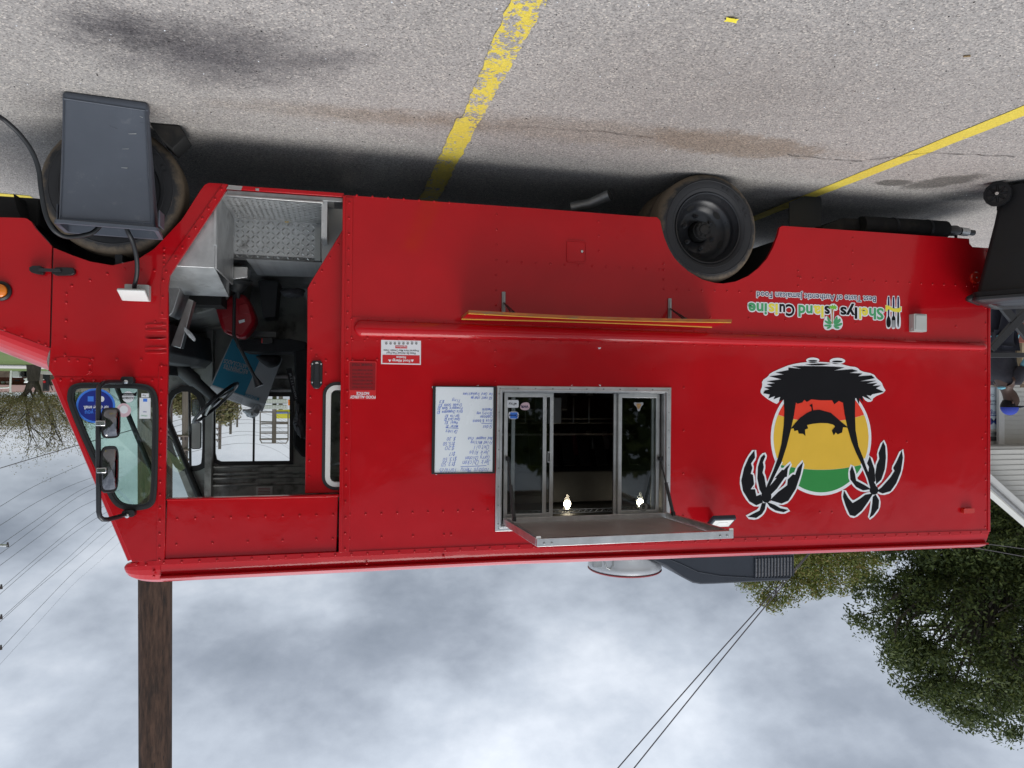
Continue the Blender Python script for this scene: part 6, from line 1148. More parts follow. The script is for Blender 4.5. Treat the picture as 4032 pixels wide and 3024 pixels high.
blob('paper_scrap', zO, [(270, 790), (330, 820), (400, 900), (435, 950), (420, 995), (370, 950), (285, 850)], 0.47, 0.49, K['bag'], 'torn white paper scrap hanging from the aluminium dash channel', 'paper', 0.004, 5)
blob('baseball_cap', zB, [(940, 235), (1000, 222), (1190, 225), (1195, 290), (1150, 340), (1080, 355), (1010, 310)], 1.46, 1.66, K['fabric_black'], 'black cap lying on the driver seat', 'cap', 0.003, 6)
blob('jacket', zB, [(1325, 660), (1375, 690), (1430, 830), (1440, 1030), (1380, 1020), (1310, 920), (1300, 850), (1345, 790)], 1.30, 1.44, K['fabric_grey'], 'rumpled grey jacket hung beside the driver seat back', 'jacket', 0.012, 8)
stp = [P(zB(*p), 1.38) for p in [(1248, 360), (1300, 352), (1330, 520), (1360, 655), (1318, 660), (1285, 520)]]
lan = tag(MB().hexa(stp, [p+Vector((0, 0.004, 0)) for p in stp]).build('lanyard_strap', K['fabric_black'], None), 'black strap with pale lettering hanging by the driver seat', 'strap')
a = P(zB(1352, 640), 1.375); b = P(zB(1294, 400), 1.375); TXT('CMXXXIII 3 Z Z W', K['carton'], (a.x, a.z), (b.x, b.z), 0.016, lan, 1.377, 0.01)
# litter on the lot
lf = G((1580*1.8228, 42*1.8228), 0.006); tag(MB().add([lf+Vector((0.035*math.cos(a)*s_, 0.022*math.sin(a)*s_, 0.004+0.004*math.sin(3*a))) for a, s_ in [(2*math.pi*k/12, 1.0 if k % 2 else 0.72) for k in range(12)]], [tuple(range(12))]).build('fallen_leaf', K['vinyl_lemon'], None, smooth=0), 'small yellow leaf lying on the open asphalt', 'leaf')
for (x_, y_, m_, lb) in ((2096, 133, 'brass', 'cigarette butt on the asphalt'), (2080, 40, 'white', '')):
    if lb: q = G(dsp(x_, y_-12), 0.006); tag(MB().tube([q, q+Vector((0.028, 0.012, 0))], 0.0045, 8).build('cigarette_butt', K[m_], None), 'orange tipped cigarette butt on the open asphalt', 'cigarette butt')
# ================================================================== left background
# ---- black cross-braced trailer gate
GY = 2.2
def qz(x, y): return P(zQ(x, y), GY)
gt = thing('trailer_gate', (qz(700, 1600).x, GY, 0), 'black steel gate with an X brace standing behind the rubbish bin', 'gate')
def flat(name, pts, y0, y1, m_, parent, bev=0.004): return MB().prism([(p.x, p.z) for p in pts], y0, y1).build(name, m_, parent, bevel=bev)
tz = qz(700, 1610).z; 
flat('top_rail', [qz(380, 1610), qz(1900, 1614), qz(1900, 1685), qz(380, 1690)], GY, GY+0.06, K['mach_black'], gt)
flat('brace', [qz(500, 760), qz(640, 760), qz(905, 1060), qz(1250, 1480), qz(1180, 1600), qz(780, 1110)], GY+0.012, GY+0.052, K['mach_black'], gt)
flat('brace', [qz(420, 1520), qz(480, 1600), qz(860, 1200), qz(1240, 800), qz(1130, 760), qz(770, 1120)], GY+0.005, GY+0.045, K['mach_black'], gt)
flat('upright', [qz(330, 600), qz(405, 600), qz(415, 1690), qz(330, 1690)], GY+0.002, GY+0.058, K['mach_black'], gt)
x0_, x1_ = qz(1900, 1600).x, qz(380, 1600).x
MB().bb((x0_, GY+.01, 0.0), (x0_+0.06, GY+.05, tz+.04)).build('upright', K['mach_black'], gt); MB().bb((x0_+.06, GY+.01, 0.02), (x1_, GY+.05, 0.08)).build('bottom_rail', K['mach_black'], gt)
# ---- small yellow and black machine behind it
MY = 3.6
def mz(x, y, yy=MY): return P(zQ(x, y), yy)
mc = thing('ride_on_machine', (mz(600, 1400).x, MY, 0), 'black and yellow machine parked behind the braced gate', 'machine')
flat('hood', [mz(432, 900), mz(700, 905), mz(760, 1100), mz(560, 1440), mz(410, 1460), mz(408, 1150), mz(432, 1140)], MY, MY+0.5, K['mach_black'], mc, 0.02)
for x_ in (575, 665): flat('vent_slot', [mz(x_-11, 1095, MY-.01), mz(x_+11, 1095, MY-.01), mz(x_+11, 1205, MY-.01), mz(x_-11, 1205, MY-.01)], MY-0.012, MY-0.001, K['sign_white'] if x_ < 600 else K['mach_yellow'], mc, 0)
flat('yellow_step', [mz(535, 1265, MY-.03), mz(630, 1262, MY-.03), mz(630, 1240, MY-.03), mz(580, 1215, MY-.03)], MY-0.04, MY-0.005, K['mach_yellow'], mc)
a = mz(830, 1010, MY+.2); b = mz(1100, 760, MY+.2); MB().tube([a, b], 0.035, 12).build('yellow_arm', K['mach_yellow'], mc)
flat('seat', [mz(600, 1420, MY+.1), mz(720, 1420, MY+.1), mz(700, 1640, MY+.1), mz(500, 1660, MY+.1), mz(500, 1540, MY+.1)], MY+.05, MY+.5, K['maroon'], mc, 0.02)
flat('hazard_panel', [mz(405, 560), mz(560, 560), mz(560, 860), mz(405, 860)], MY-0.1, MY-0.08, K['mach_black'], mc)
for pp in ([(425, 60), (465, 40), (468, 88)], [(402, 98), (474, 170), (470, 205), (455, 212), (402, 160)]):
    flat('hazard_stripe', [mz(*p, MY-.11) for p in pp], MY-0.112, MY-0.101, K['mach_yellow'], mc, 0)
flat('lower_body', [mz(405, 20), mz(700, 20), mz(900, 900), mz(405, 900)], MY-0.06, MY+.4, K['mach_black'], mc)
cc_ = mz(650, 900); MB().bb((cc_.x-1.2, MY, 0.25), (cc_.x+0.3, MY+0.8, 0.45)).build('chassis', K['mach_black'], mc)
for (dx_, dy_) in ((-1.0, 0), (0.1, 0), (-1.0, 0.8), (0.1, 0.8)): MB().lathe((cc_.x+dx_, MY+dy_, 0.25), [(0.12, 0.0), (0.24, 0.0), (0.25, 0.05), (0.24, 0.12), (0.12, 0.12)], 24).build('tyre', K['rubber'], mc)
# ---- person in cap
PD = 9.3
def pr(x, y, dd=0.0): return AT((3860+x/6.378, 1380+y/6.378), PD+dd)
hc_ = pr(715, 1300); foot = Vector((hc_.x, hc_.y, 0))
per = thing('person', foot, 'person in a blue cap and charcoal top over light blue sleeves, standing by the gate', 'person')
FWD = -RT.copy(); FWD.z = 0; FWD.normalize(); SIDE = _f0.copy()      # faces left in the upright view
def skin_mesh(name, chains, m_, parent, sub=2):
    vs = []; es = []; rs = []
    for ch_ in chains:
        prev = None
        for (p, r_) in ch_:
            hit = next((i for i, q_ in enumerate(vs) if (q_-p).length < 1e-4), None)
            if hit is None: vs.append(p.copy()); rs.append(r_); hit = len(vs)-1
            if prev is not None and prev != hit: es.append((prev, hit))
            prev = hit
    me = bpy.data.meshes.new(name); c = vs[0].copy(); me.from_pydata([tuple(v-c) for v in vs], es, []); me.materials.append(m_)
    o = bpy.data.objects.new(name, me); link(o, parent, c); sm = o.modifiers.new('skin', 'SKIN'); sm.use_smooth_shade = True
    for i, s_ in enumerate(me.skin_vertices[0].data):
        r_ = rs[i]; s_.radius = r_ if isinstance(r_, tuple) else (r_, r_); s_.use_root = (i == 0)
    sb = o.modifiers.new('sub', 'SUBSURF'); sb.levels = sub; sb.render_levels = sub; return o
top = hc_.z
def bp_(f, s_, z): return foot+FWD*f+SIDE*s_+Vector((0, 0, z))
hz = top; sh_z = hz-0.27; pel = bp_(-0.12, 0, 0.95)
neck = bp_(-0.03, 0, hz-0.17); chest = bp_(-0.08, 0, hz-0.42); hd1 = bp_(0.02, 0, hz-0.06); hd2 = bp_(0.03, 0, hz+0.04)
shN = bp_(-0.04, -0.19, sh_z-0.02); shF = bp_(-0.04, 0.19, sh_z-0.02); elN = bp_(0.09, -0.23, sh_z-0.24); wrN = bp_(0.17, -0.22, sh_z-0.44); elF = bp_(0.06, 0.25, sh_z-0.26); wrF = bp_(0.16, 0.18, sh_z-0.46)
knN = bp_(-0.06, -0.10, 0.5); knF = bp_(-0.08, 0.10, 0.5); anN = bp_(-0.10, -0.10, 0.09); anF = bp_(-0.10, 0.11, 0.09); hipN = bp_(-0.12, -0.09, 0.9); hipF = bp_(-0.12, 0.09, 0.9)
body_ = skin_mesh('body', [[(pel, 0.12), (bp_(-0.11, 0, 1.1), 0.125), (chest, 0.13), (bp_(-0.05, 0, sh_z), 0.11), (neck, 0.058), (hd1, (0.085, 0.075)), (hd2, (0.085, 0.08)), (bp_(0.02, 0, hz+.10), 0.06)], [(hd1, .085), (bp_(0.115, 0, hz-0.055), 0.018)], [(hd1, .085), (bp_(0.075, 0, hz-0.125), 0.035)],
    [(bp_(-0.05, 0, sh_z), 0.11), (shN, 0.062), (elN, 0.045), (wrN, 0.030)], [(bp_(-0.05, 0, sh_z), 0.11), (shF, 0.062), (elF, 0.045), (wrF, 0.030)], [(pel, .12), (hipN, 0.085), (knN, 0.06), (anN, 0.04), (bp_(0.08, -0.11, 0.035), 0.035)], [(pel, .12), (hipF, 0.085), (knF, 0.06), (anF, 0.04), (bp_(0.08, 0.12, 0.035), 0.035)]], K['skin'], per)
skin_mesh('tunic', [[(bp_(-0.12, 0, 0.86), (0.185, 0.165)), (bp_(-0.11, 0, 1.08), (0.18, 0.165)), (chest, (0.18, 0.17)), (bp_(-0.05, 0, sh_z-0.02), (0.125, 0.12))], [(bp_(-0.05, 0, sh_z-0.02), .12), (shN, 0.09), (shN.lerp(elN, 0.78), 0.084)], [(bp_(-0.05, 0, sh_z-0.02), .12), (shF, 0.09), (shF.lerp(elF, 0.78), 0.084)]], K['tunic'], per)
skin_mesh('sleeve', [[(shN.lerp(elN, 0.62), 0.076), (elN, 0.074), (wrN.lerp(elN, 0.1), 0.05)]], K['shirt_blue'], per); skin_mesh('sleeve', [[(shF.lerp(elF, 0.62), 0.076), (elF, 0.074), (wrF.lerp(elF, 0.1), 0.05)]], K['shirt_blue'], per)
skin_mesh('collar', [[(bp_(-0.05, 0, sh_z+0.03), (0.13, 0.12)), (bp_(-0.03, 0, sh_z+0.10), (0.105, 0.10))]], K['shirt_blue'], per); skin_mesh('shirt_hem', [[(bp_(-0.12, 0, 0.80), (0.175, 0.16)), (bp_(-0.12, 0, 0.87), (0.18, 0.165))]], K['shirt_blue'], per)
skin_mesh('trousers', [[(bp_(-0.12, 0, 0.92), (0.15, 0.14)), (hipN, 0.10), (knN, 0.078), (anN+Vector((0, 0, .03)), 0.065)], [(bp_(-0.12, 0, 0.92), .14), (hipF, 0.10), (knF, 0.078), (anF+Vector((0, 0, .03)), 0.065)]], K['navy_cloth'], per)
for (wr, el_) in ((wrN, elN), (wrF, elF)):
    d = (wr-el_).normalized(); up_h = Vector((0, 0, 1)); s2 = d.cross(up_h).normalized()
    palm = wr+d*0.07; chs = [[(wr, 0.026), (palm, 0.034)]]
    for j, (o_, l_) in enumerate(((-0.030, 0.062), (-0.010, 0.074), (0.010, 0.070), (0.028, 0.055))): chs.append([(palm, .034), (palm+s2*o_*1.05+d*0.03, 0.012), (palm+s2*o_*1.1+d*(0.03+l_*0.6)-up_h*0.012, 0.010), (palm+s2*o_*1.1+d*(0.02+l_)-up_h*0.035, 0.008)])
    chs.append([(wr+d*0.03, 0.026), (wr+d*0.05+s2*0.045, 0.012), (wr+d*0.09+s2*0.055-up_h*0.01, 0.010)]); skin_mesh('glove', chs, K['shirt_blue'], per, 1)
for an in (anN, anF): skin_mesh('shoe', [[(an-Vector((0, 0, .045))-FWD*0.05, 0.045), (an-Vector((0, 0, .045))+FWD*0.06, 0.045), (an-Vector((0, 0, .052))+FWD*0.16, 0.038)]], K['mach_black'], per)
cpc = bp_(0.01, 0, hz+0.065); mb = MB(); prev = None
for i in range(7):
    a = i/6*math.pi/2; row = [cpc+FWD*(0.108*math.cos(a)*math.cos(t))+SIDE*(0.092*math.cos(a)*math.sin(t))+Vector((0, 0, 0.105*math.sin(a))) for t in [2*math.pi*k/20 for k in range(20)]]
    if prev: mb.add(prev+row, [(k, (k+1) % 20, 20+(k+1) % 20, 20+k) for k in range(20)])
    prev = row
cap_ = mb.build('cap', K['cap_blue'], per, smooth=60); bm0 = [cpc+FWD*(0.09*math.cos(t)+0.03)+SIDE*(0.088*math.sin(t)) for t in [R(-80+160*k/10) for k in range(11)]]; bm1 = [cpc+FWD*(0.10*math.cos(t)+0.115)+SIDE*(0.075*math.sin(t))+Vector((0, 0, -0.02)) for t in [R(-80+160*k/10) for k in range(11)]]
MB().add(bm0+bm1+[p+Vector((0, 0, .008)) for p in bm0+bm1], [(k, k+1, 12+k, 11+k) for k in range(10)]+[(22+k, 33+k, 34+k, 23+k) for k in range(10)]+[(11+k, 12+k, 34+k, 33+k) for k in range(10)]).build('cap_brim', K['navy_cloth'], cap_, smooth=30)
mb = MB(); prev = None
for i in range(5):
    a = -i/4*1.0; row = [cpc+FWD*(-0.012+0.096*math.cos(a)*min(0.35, math.cos(t)))+SIDE*(0.093*math.cos(a)*math.sin(t))+Vector((0, 0, 0.12*math.sin(a))) for t in [2*math.pi*k/20 for k in range(20)]]
    if prev: mb.add(prev+row, [(k, (k+1) % 20, 20+(k+1) % 20, 20+k) for k in range(20)])
    prev = row
mb.build('hair', K['vinyl_black'], per, smooth=60)
for s_ in (-0.032, 0.032): MB().lathe(bp_(0.093, s_, hz+0.005), [(0.001, -0.011), (0.009, -0.006), (0.011, 0), (0.009, 0.006), (0.001, 0.011)], 8).build('eye', K['vinyl_white'], per)
skin_mesh('mouth', [[(bp_(0.092, -0.022, hz-0.095), 0.008), (bp_(0.10, 0, hz-0.094), 0.009), (bp_(0.092, 0.022, hz-0.095), 0.008)]], K['notice_dark'], per, 1)
for s_ in (-1, 1): skin_mesh('ear', [[(bp_(-0.005, s_*0.088, hz+0.02), 0.016), (bp_(-0.012, s_*0.092, hz-0.03), 0.014)]], K['skin'], per, 1)
# ---- cream clapboard house
HD = 15.5
yH = AT(zR(570, 1000), HD).y
def hp_(x, y, yy=None): return P(zR(x, y), yH if yy is None else yy)
house = thing('clapboard_house', (hp_(900, 600).x-2, yH, 0), 'cream clapboard house with gable roof and a blue lettered window sign', 'house')
xc = hp_(570, 1000).x; ztop = hp_(700, 1530).z; XL = xc-7
MB().bb((XL, yH+0.05, 0), (xc-0.02, yH+6, ztop)).build('wall_core', K['siding'], house)
def board(x0, x1, z, h, y, lip=0.018, m_='siding'):
    return MB().hexa([(x0, y, z), (x1, y, z), (x1, y-lip, z), (x0, y-lip, z)], [(x0, y, z+h), (x1, y, z+h), (x1, y-0.004, z+h), (x0, y-0.004, z+h)]).build('siding_board', K[m_], house, smooth=0)
bh = abs(hp_(700, 690).z-hp_(700, 767).z)
z = ztop-0.003
while z > 0.15: z -= bh; board(XL, xc-0.12, z, bh-0.002, yH+0.05)
MB().bb((xc-0.12, yH-0.005, 0), (xc+0.03, yH+0.06, ztop)).build('corner_board', K['trim_white'], house, bevel=0.004)
# porch return to the right of the corner with the lettered sign
xs1 = xc+3.0; MB().bb((xc+0.02, yH+0.12, 0), (xs1, yH+0.2, ztop)).build('porch_wall', K['trim_white'], house)
ys_ = yH+0.10
sa = P(zR(522, 1285), ys_); sg = MB().bb((sa.x, ys_, P(zR(450, 600), ys_).z), (sa.x+2.2, ys_+0.03, sa.z)).build('window_sign', K['sign_white'], house)
def stx(s_, xl, yl, xr, yr, h, m_, b=0.0): a = P(zR(xl, yl), ys_-.004); b_ = P(zR(xr, yr), ys_-.004); TXT(s_, m_, (a.x, a.z), (b_.x, b_.z), h, sg, ys_-0.006, b)
pxm = abs(P(zR(500, 900), ys_).x-P(zR(400, 900), ys_).x)/100
stx('M.S', 520, 1110, 300, 1110, 0.115*pxm/0.0013*0.9, K['sign_blue'], 0.02); stx('ling', 518, 990, 415, 990, 65*pxm, K['sign_blue']); stx('low Rental', 520, 865, 180, 865, 35*pxm, K['sign_grey']); stx('Bathrooms', 518, 812, 200, 812, 32*pxm, K['sign_grey']); stx('Cargo', 480, 715, 300, 712, 32*pxm, K['sign_grey'])
a = P(zR(520, 1062), ys_-.006); MB().bb((a.x, ys_-.008, a.z-.008), (a.x+2.1, ys_-.004, a.z+.008)).build('sign_rule', K['sign_blue'], sg)
a = P(zR(515, 1325), ys_); b = P(zR(400, 1400), ys_); wn = MB().bb((a.x, ys_-.01, a.z), (a.x+2.2, ys_+.02, b.z)).build('window', K['steel'], house); MB().bb((a.x+.05, ys_-.02, a.z+.04), (a.x+2.1, ys_-.011, b.z-.04)).build('pane', K['glass_dark'], wn)
a = P(zR(515, 1410), ys_); b = P(zR(400, 1475), ys_); MB().bb((a.x, ys_-.02, a.z), (a.x+2.2, ys_+.02, b.z)).build('lamp_board', K['cab_dark'], house)
# eave and gable above
ye = yH-0.55; zs = ztop
MB().bb((XL, ye, zs), (xs1, yH+0.3, zs+0.05)).build('soffit', K['soffit'], house); 
g0 = P(zR(395, 1590), ye); MB().bb((XL, ye-.02, zs+0.0), (xs1, ye, g0.z+0.02)).build('fascia', K['soffit'], house)
gb = P(z6(2100, 650), ye).z; yg = ye+0.02
rk0 = P(z6(2000, 850), yg); rk1 = P(z6(2212, 1040), yg); sl_ = (rk1.z-rk0.z)/(rk1.x-rk0.x); 
def rakez(x): return rk0.z+(x-rk0.x)*sl_
ridge = rk0.x-6.0
z = gb; gh = bh*1.05
while z < rakez(ridge)-0.3:
    xr_ = rk0.x+(z+gh-rk0.z)/sl_; xr_ = min(xr_, xs1)
    if xr_ > ridge+0.2: board(ridge-(xr_-ridge), xr_, z, gh-0.002, yg)
    z += gh
MB().prism([(ridge-(rk0.x+4-ridge), gb-0.05), (min(xs1, rk0.x+(gb-rk0.z)/sl_)+0.3, gb-0.05), (ridge, rakez(ridge))], yg+0.01, yg+0.25).build('gable_core', K['siding'], house)
for s_ in (1,):
    xe = rk0.x+3.0; MB().hexa([(xe, yg-0.30, rakez(xe)), (ridge, yg-0.30, rakez(ridge)), (ridge, yg-0.30, rakez(ridge)+0.22), (xe, yg-0.30, rakez(xe)+0.22)], [(xe, yg-0.27, rakez(xe)), (ridge, yg-0.27, rakez(ridge)), (ridge, yg-0.27, rakez(ridge)+0.22), (xe, yg-0.27, rakez(xe)+0.22)]).build('rake_board', K['trim_white'], house)
    xm = 2*ridge-xe
    for (xa, xb) in ((xe, ridge), (xm, ridge)):
        za = rakez(xe)+0.2; zb_ = rakez(ridge)+0.2; MB().hexa([(xa, yg-.33, za), (xb, yg-.33, zb_), (xb, yg-.33, zb_+.05), (xa, yg-.33, za+.05)], [(xa, yg-0.22, za), (xb, yg-0.22, zb_), (xb, yg-0.22, zb_+.05), (xa, yg-0.22, za+.05)]).build('roof_slope', K['roof_shingle'], house)
        MB().hexa([(xa, yg-.28, za-.2), (xb, yg-.28, zb_-.2), (xb, yg-.28, zb_-.19), (xa, yg-.28, za-.19)], [(xa, yg+0.0, za-.2), (xb, yg+0.0, zb_-.2), (xb, yg+0.0, zb_-.19), (xa, yg+0.0, za-.19)]).build('rake_soffit', K['trim_white'], house)
# ---- plank fence in front of the house
yF = AT(zR(850, 400), 12.5).y; fx1 = P(zR(720, 300), yF).x; fence = thing('plank_fence', (fx1-1.5, yF, 0), 'weathered brown plank fence with a pale post in front of the house', 'fence')
fzt = P(zR(900, 590), yF).z; x = fx1+0.6; random.seed(11)
while x > fx1-4.0:
    MB().bb((x-0.135, yF+random.uniform(0, .015), 0.03), (x, yF+0.03, fzt+random.uniform(-.05, .03))).build('fence_plank', K['fence'], fence, smooth=0); x -= 0.145
for zz_ in (0.4, fzt-0.25): MB().bb((fx1-4, yF+0.035, zz_), (fx1+.6, yF+0.075, zz_+0.09)).build('fence_rail', K['fence'], fence)
for (p0, p1) in (((840, 455), (962, 500)), ((900, 250), (962, 270))):
    a = P(zR(*p0), yF-.1); b = P(zR(p1[0]+400, p1[1]+145), yF-.1); bar(a, b, 0.04, 0.09, 'stair_rail', K['fence'], fence)
MB().bb((P(zQ(960, 1400), yF-.1).x-0.10, yF-.12, 0), (P(zQ(915, 1400), yF-.1).x, yF-.02, P(zR(930, 250), yF-.1).z)).build('fence_post', K['fence_new'], fence)
bwl = P(zQ(840, 1400), yF-0.15); tag(MB().bb((bwl.x-0.5, yF-.2, 0), (bwl.x+0.9, yF-.16, P(zQ(800, 1450), yF-.15).z)).build('red_shed_panel', K['brickred'], None, bevel=0.01), 'reddish brown panel standing before the plank fence', 'panel')
# ================================================================== trees
def leaves(mb, c, r_, n, size, rng, flat_=0.7):
    for _ in range(n):
        d = Vector((rng.gauss(0, 1), rng.gauss(0, 1), rng.gauss(0, 1))).normalized()*(rng.random()**0.45); d.z *= flat_; p = c+d*r_
        nn = (d+Vector((rng.gauss(0, .45), rng.gauss(0, .45), rng.gauss(0, .45)+.25))).normalized(); u0_ = nn.orthogonal().normalized(); a_ = rng.random()*6.28; w_ = nn.cross(u0_); u = u0_*math.cos(a_)+w_*math.sin(a_); v = nn.cross(u)
        s_ = size*rng.uniform(.6, 1.3); k = len(mb.v); mb.v += [p-u*s_, p+v*s_*0.45, p+u*s_, p-v*s_*0.45]; mb.f.append((k, k+1, k+2, k+3))
def branch(mb, p, d, L_, r_, depth, rng, tips, up=0.15, spread=0.6):
    pts = [p]; rs = [r_]; q_ = p.copy(); dd = d.copy()
    for i in range(4):
        dd = (dd+Vector((rng.gauss(0, .13), rng.gauss(0, .13), rng.gauss(0, .1)+up*0.2))).normalized(); q_ = q_+dd*(L_/4); pts.append(q_.copy()); rs.append(r_*(1-0.14*(i+1)))
    mb.tube(pts, rs, 6 if r_ > 0.03 else 4, cap=False)
    if depth == 0: tips.append((q_, dd)); return
    for k in range(rng.choice((2, 3, 3))):
        t = pts[rng.choice((2, 3, 4))]; ax = Vector((rng.gauss(0, 1), rng.gauss(0, 1), rng.gauss(0, .6))).normalized(); nd = (dd+ax*spread).normalized(); branch(mb, t, nd, L_*rng.uniform(.6, .8), r_*0.55, depth-1, rng, tips, up, spread)
    tips.append((q_, dd))
def tree(name, base, trunk_top, r0, crowns, nclump, nleaf, lsize, lm, label, seed, clump=0.9, shell=0.55, group=None):
    rng = random.Random(seed); t = thing(name, base, label, 'tree', group); tm = MB(); lm_ = MB()
    tm.tube([base, base.lerp(trunk_top, .3)+Vector((.1, 0, 0)), base.lerp(trunk_top, .7), trunk_top], [r0, r0*.8, r0*.65, r0*.45], 10)
    tot = sum(c[1].x*c[1].y*c[1].z for c in crowns)
    for (c, rad_) in crowns:
        n = max(6, int(nclump*rad_.x*rad_.y*rad_.z/tot))
        for i in range(n):
            while True:
                d = Vector((rng.uniform(-1, 1), rng.uniform(-1, 1), rng.uniform(-1, 1)))
                if shell*shell < d.length_squared < 1: break
            p = c+Vector((d.x*rad_.x, d.y*rad_.y, d.z*rad_.z)); leaves(lm_, p, clump*rng.uniform(.6, 1.15), nleaf, lsize, rng)
            if i % 5 == 0: tm.tube([trunk_top.lerp(base, rng.uniform(0, .35)), c.lerp(p, .4)+Vector((0, 0, -.2)), p], [r0*.16, r0*.1, .012], 5, cap=False)
    tm.build('trunk', K['bark'], t, smooth=60); lm_.build('crown', lm, t, smooth=0, recalc=False); return t
def cr(u, v, depth, ru, rv, rd=None): k = depth/FPX; return (AT((u, v), depth), Vector((ru*k, (rd or ru)*k, rv*k)))
D1 = 25
b1 = AT((3960, 1560), D1+1); b1.z = 0
tree('broadleaf_tree', b1, AT((3950, 2200), D1+1), 0.42, [cr(3850, 2500, D1, 330, 340), cr(4230, 2420, D1+1, 400, 400), cr(3540, 2420, D1, 165, 170), cr(3760, 2110, D1+.5, 260, 150), cr(4080, 2050, D1, 330, 210), cr(3920, 2790, D1+.5, 200, 75), cr(3660, 2640, D1, 130, 120), cr(3600, 2210, D1+1, 110, 110)], 1250, 130, 0.075, K['leaf_dark'], 'large dense dark green tree rising behind the clapboard house', 21, 0.66, 0.72)
D2 = 34
b2 = AT((3150, 1560), D2); b2.z = 0
tree('broadleaf_tree', b2, AT((3150, 2150), D2), 0.3, [cr(3060, 2290, D2, 130, 110), cr(3250, 2220, D2, 190, 120), cr(3100, 2120, D2, 260, 120), cr(3400, 2190, D2+1, 110, 115), cr(2980, 2270, D2, 80, 70)], 430, 100, 0.07, K['leaf_light'], 'yellow green tree behind the rooftop air conditioner', 22, 0.62, 0.4)
# far-off leafless-looking tree on the grass at the right
D3 = 50
def rt(x, y, dd=0.0): return AT((x/8.296, 1380+y/8.296), D3+dd)
base3 = rt(1110, 500); base3.z = 0; t3 = thing('autumn_tree', base3, 'forked tree with thin autumn leaves on the grass beyond the hood', 'tree'); tm = MB(); rng = random.Random(5); tips = []
fk = rt(1090, 1000); tm.tube([base3, rt(1105, 650), fk], [0.46, 0.42, 0.36], 10, cap=False)
l1 = [fk, rt(950, 1180), rt(850, 1380, .3), rt(640, 1560, .5)]; r1_ = [fk, rt(1220, 1180), rt(1310, 1380), rt(1430, 1520)]; tm.tube(l1, [0.26, 0.22, 0.17, 0.12], 8, cap=False); tm.tube(r1_, [0.24, 0.2, 0.14, 0.1], 8, cap=False)
for (p, d) in [(l1[2], Vector((.2, 0, 1))), (l1[3], Vector((1.0, .2, .35))), (l1[3], Vector((.7, -.3, .9))), (l1[1], Vector((-.1, .4, 1))), (r1_[2], Vector((.1, .2, 1))), (r1_[3], Vector((-.9, .2, .5))), (r1_[3], Vector((-.6, -.3, 1))), (r1_[1], Vector((.1, -.4, 1))), (l1[3], Vector((1.3, .1, .8))), (r1_[2], Vector((-.4, .6, .8)))]: branch(tm, p, d.normalized(), 2.3, 0.085, 3, rng, tips, 0.25, 0.75)
tm.build('trunk', K['bark'], t3, smooth=60); lm_ = MB()
for (p, d) in tips:
    dense = 9 if p.z < 4.2 else 3
    leaves(lm_, p, 0.85, dense*2, 0.06, rng)
for i in range(900):
    v_ = 1555+abs(rng.gauss(0, 95)); p = AT((rng.uniform(-140, 350)-(v_-1555)*0.1, v_), D3+rng.uniform(-2, 2)); leaves(lm_, p, 0.6, 44 if v_ < 1680 else 15, 0.055, rng)
lm_.build('crown', K['leaf_brown'], t3, smooth=0, recalc=False)
# trees beyond the far cab windows
for i, (bx, by, rx, ry, dep, lb) in enumerate(((250, 690, 160, 105, 70, 'brown autumn tree seen through the front far-side cab window'), (650, 740, 90, 80, 60, 'brown autumn tree seen through the driver door window'))):
    u0, v0 = zB(bx, by); bs = AT((u0, 1540), dep); bs.z = 0; rng = random.Random(40+i)
    tree('autumn_tree', bs, AT((u0, v0), dep), 0.3, [cr(u0, v0, dep, rx/2.37*1.3, ry/2.37*1.2), cr(u0+12, v0-30, dep, rx/2.37*1.2, ry/2.37)], 150, 34, 0.17, K['leaf_brown'], lb, 50+i, 0.9, 0.2)
# ================================================================== right background: low building row
yB = G((60, 1461)).y; kb = (yB-CAM.y)
def bz(x, y, dy=0.0): return P(zY(x, y), yB+dy)
shop = thing('roadside_shop', (bz(800, 900).x, yB, 0), 'low brown shopfront with sagging awning and grey metal roof across the street', 'shop')
x0_, x1_ = bz(1950, 900).x-4, bz(-800, 900).x
MB().bb((x0_, yB+2.0, 0), (x1_, yB+6, bz(500, 1160).z)).build('front_wall', K['brickred'], shop)
MB().hexa([(x0_, yB+2, bz(0, 1360).z), (x1_, yB+2, bz(0, 1360).z), (x1_, yB+1.9, bz(0, 1200).z), (x0_, yB+1.9, bz(0, 1200).z)], [(x0_, yB+0.8, bz(0, 1150).z), (x1_, yB+0.8, bz(0, 1150).z), (x1_, yB+.75, bz(0, 1120).z), (x0_, yB+.75, bz(0, 1120).z)]).build('awning', K['awning_brown'], shop)
MB().bb((x0_, yB+1.95, bz(0, 1365).z), (x1_, yB+2.1, bz(0, 1400).z)).build('gutter', K['trim_white'], shop)
MB().hexa([(x0_, yB+2, bz(0, 1400).z), (x1_, yB+2, bz(0, 1400).z), (x1_, yB+5, bz(0, 1620).z+0.1), (x0_, yB+5, bz(0, 1620).z+.1)], [(x0_, yB+2, bz(0, 1400).z-.05), (x1_, yB+2, bz(0, 1400).z-.05), (x1_, yB+5, bz(0, 1620).z), (x0_, yB+5, bz(0, 1620).z)]).build('roof', K['roof_grey'], shop)
for (xa, xb, ya_, yb_, m_) in ((40, 150, 1010, 1075, 'sign_white'), (190, 400, 1005, 1075, 'pink'), (490, 640, 960, 1000, 'cab_dark'), (1220, 1290, 880, 1060, 'brickred'), (1620, 1780, 900, 1160, 'tan'), (1600, 1840, 1160, 1320, 'sign_white')):
    a = bz(xa, ya_, 1.9); b = bz(xb, yb_, 1.9); MB().bb((b.x, yB+1.86, a.z), (a.x, yB+1.99, b.z)).build('shop_window' if m_ == 'sign_white' else 'wall_panel', K[m_], shop)
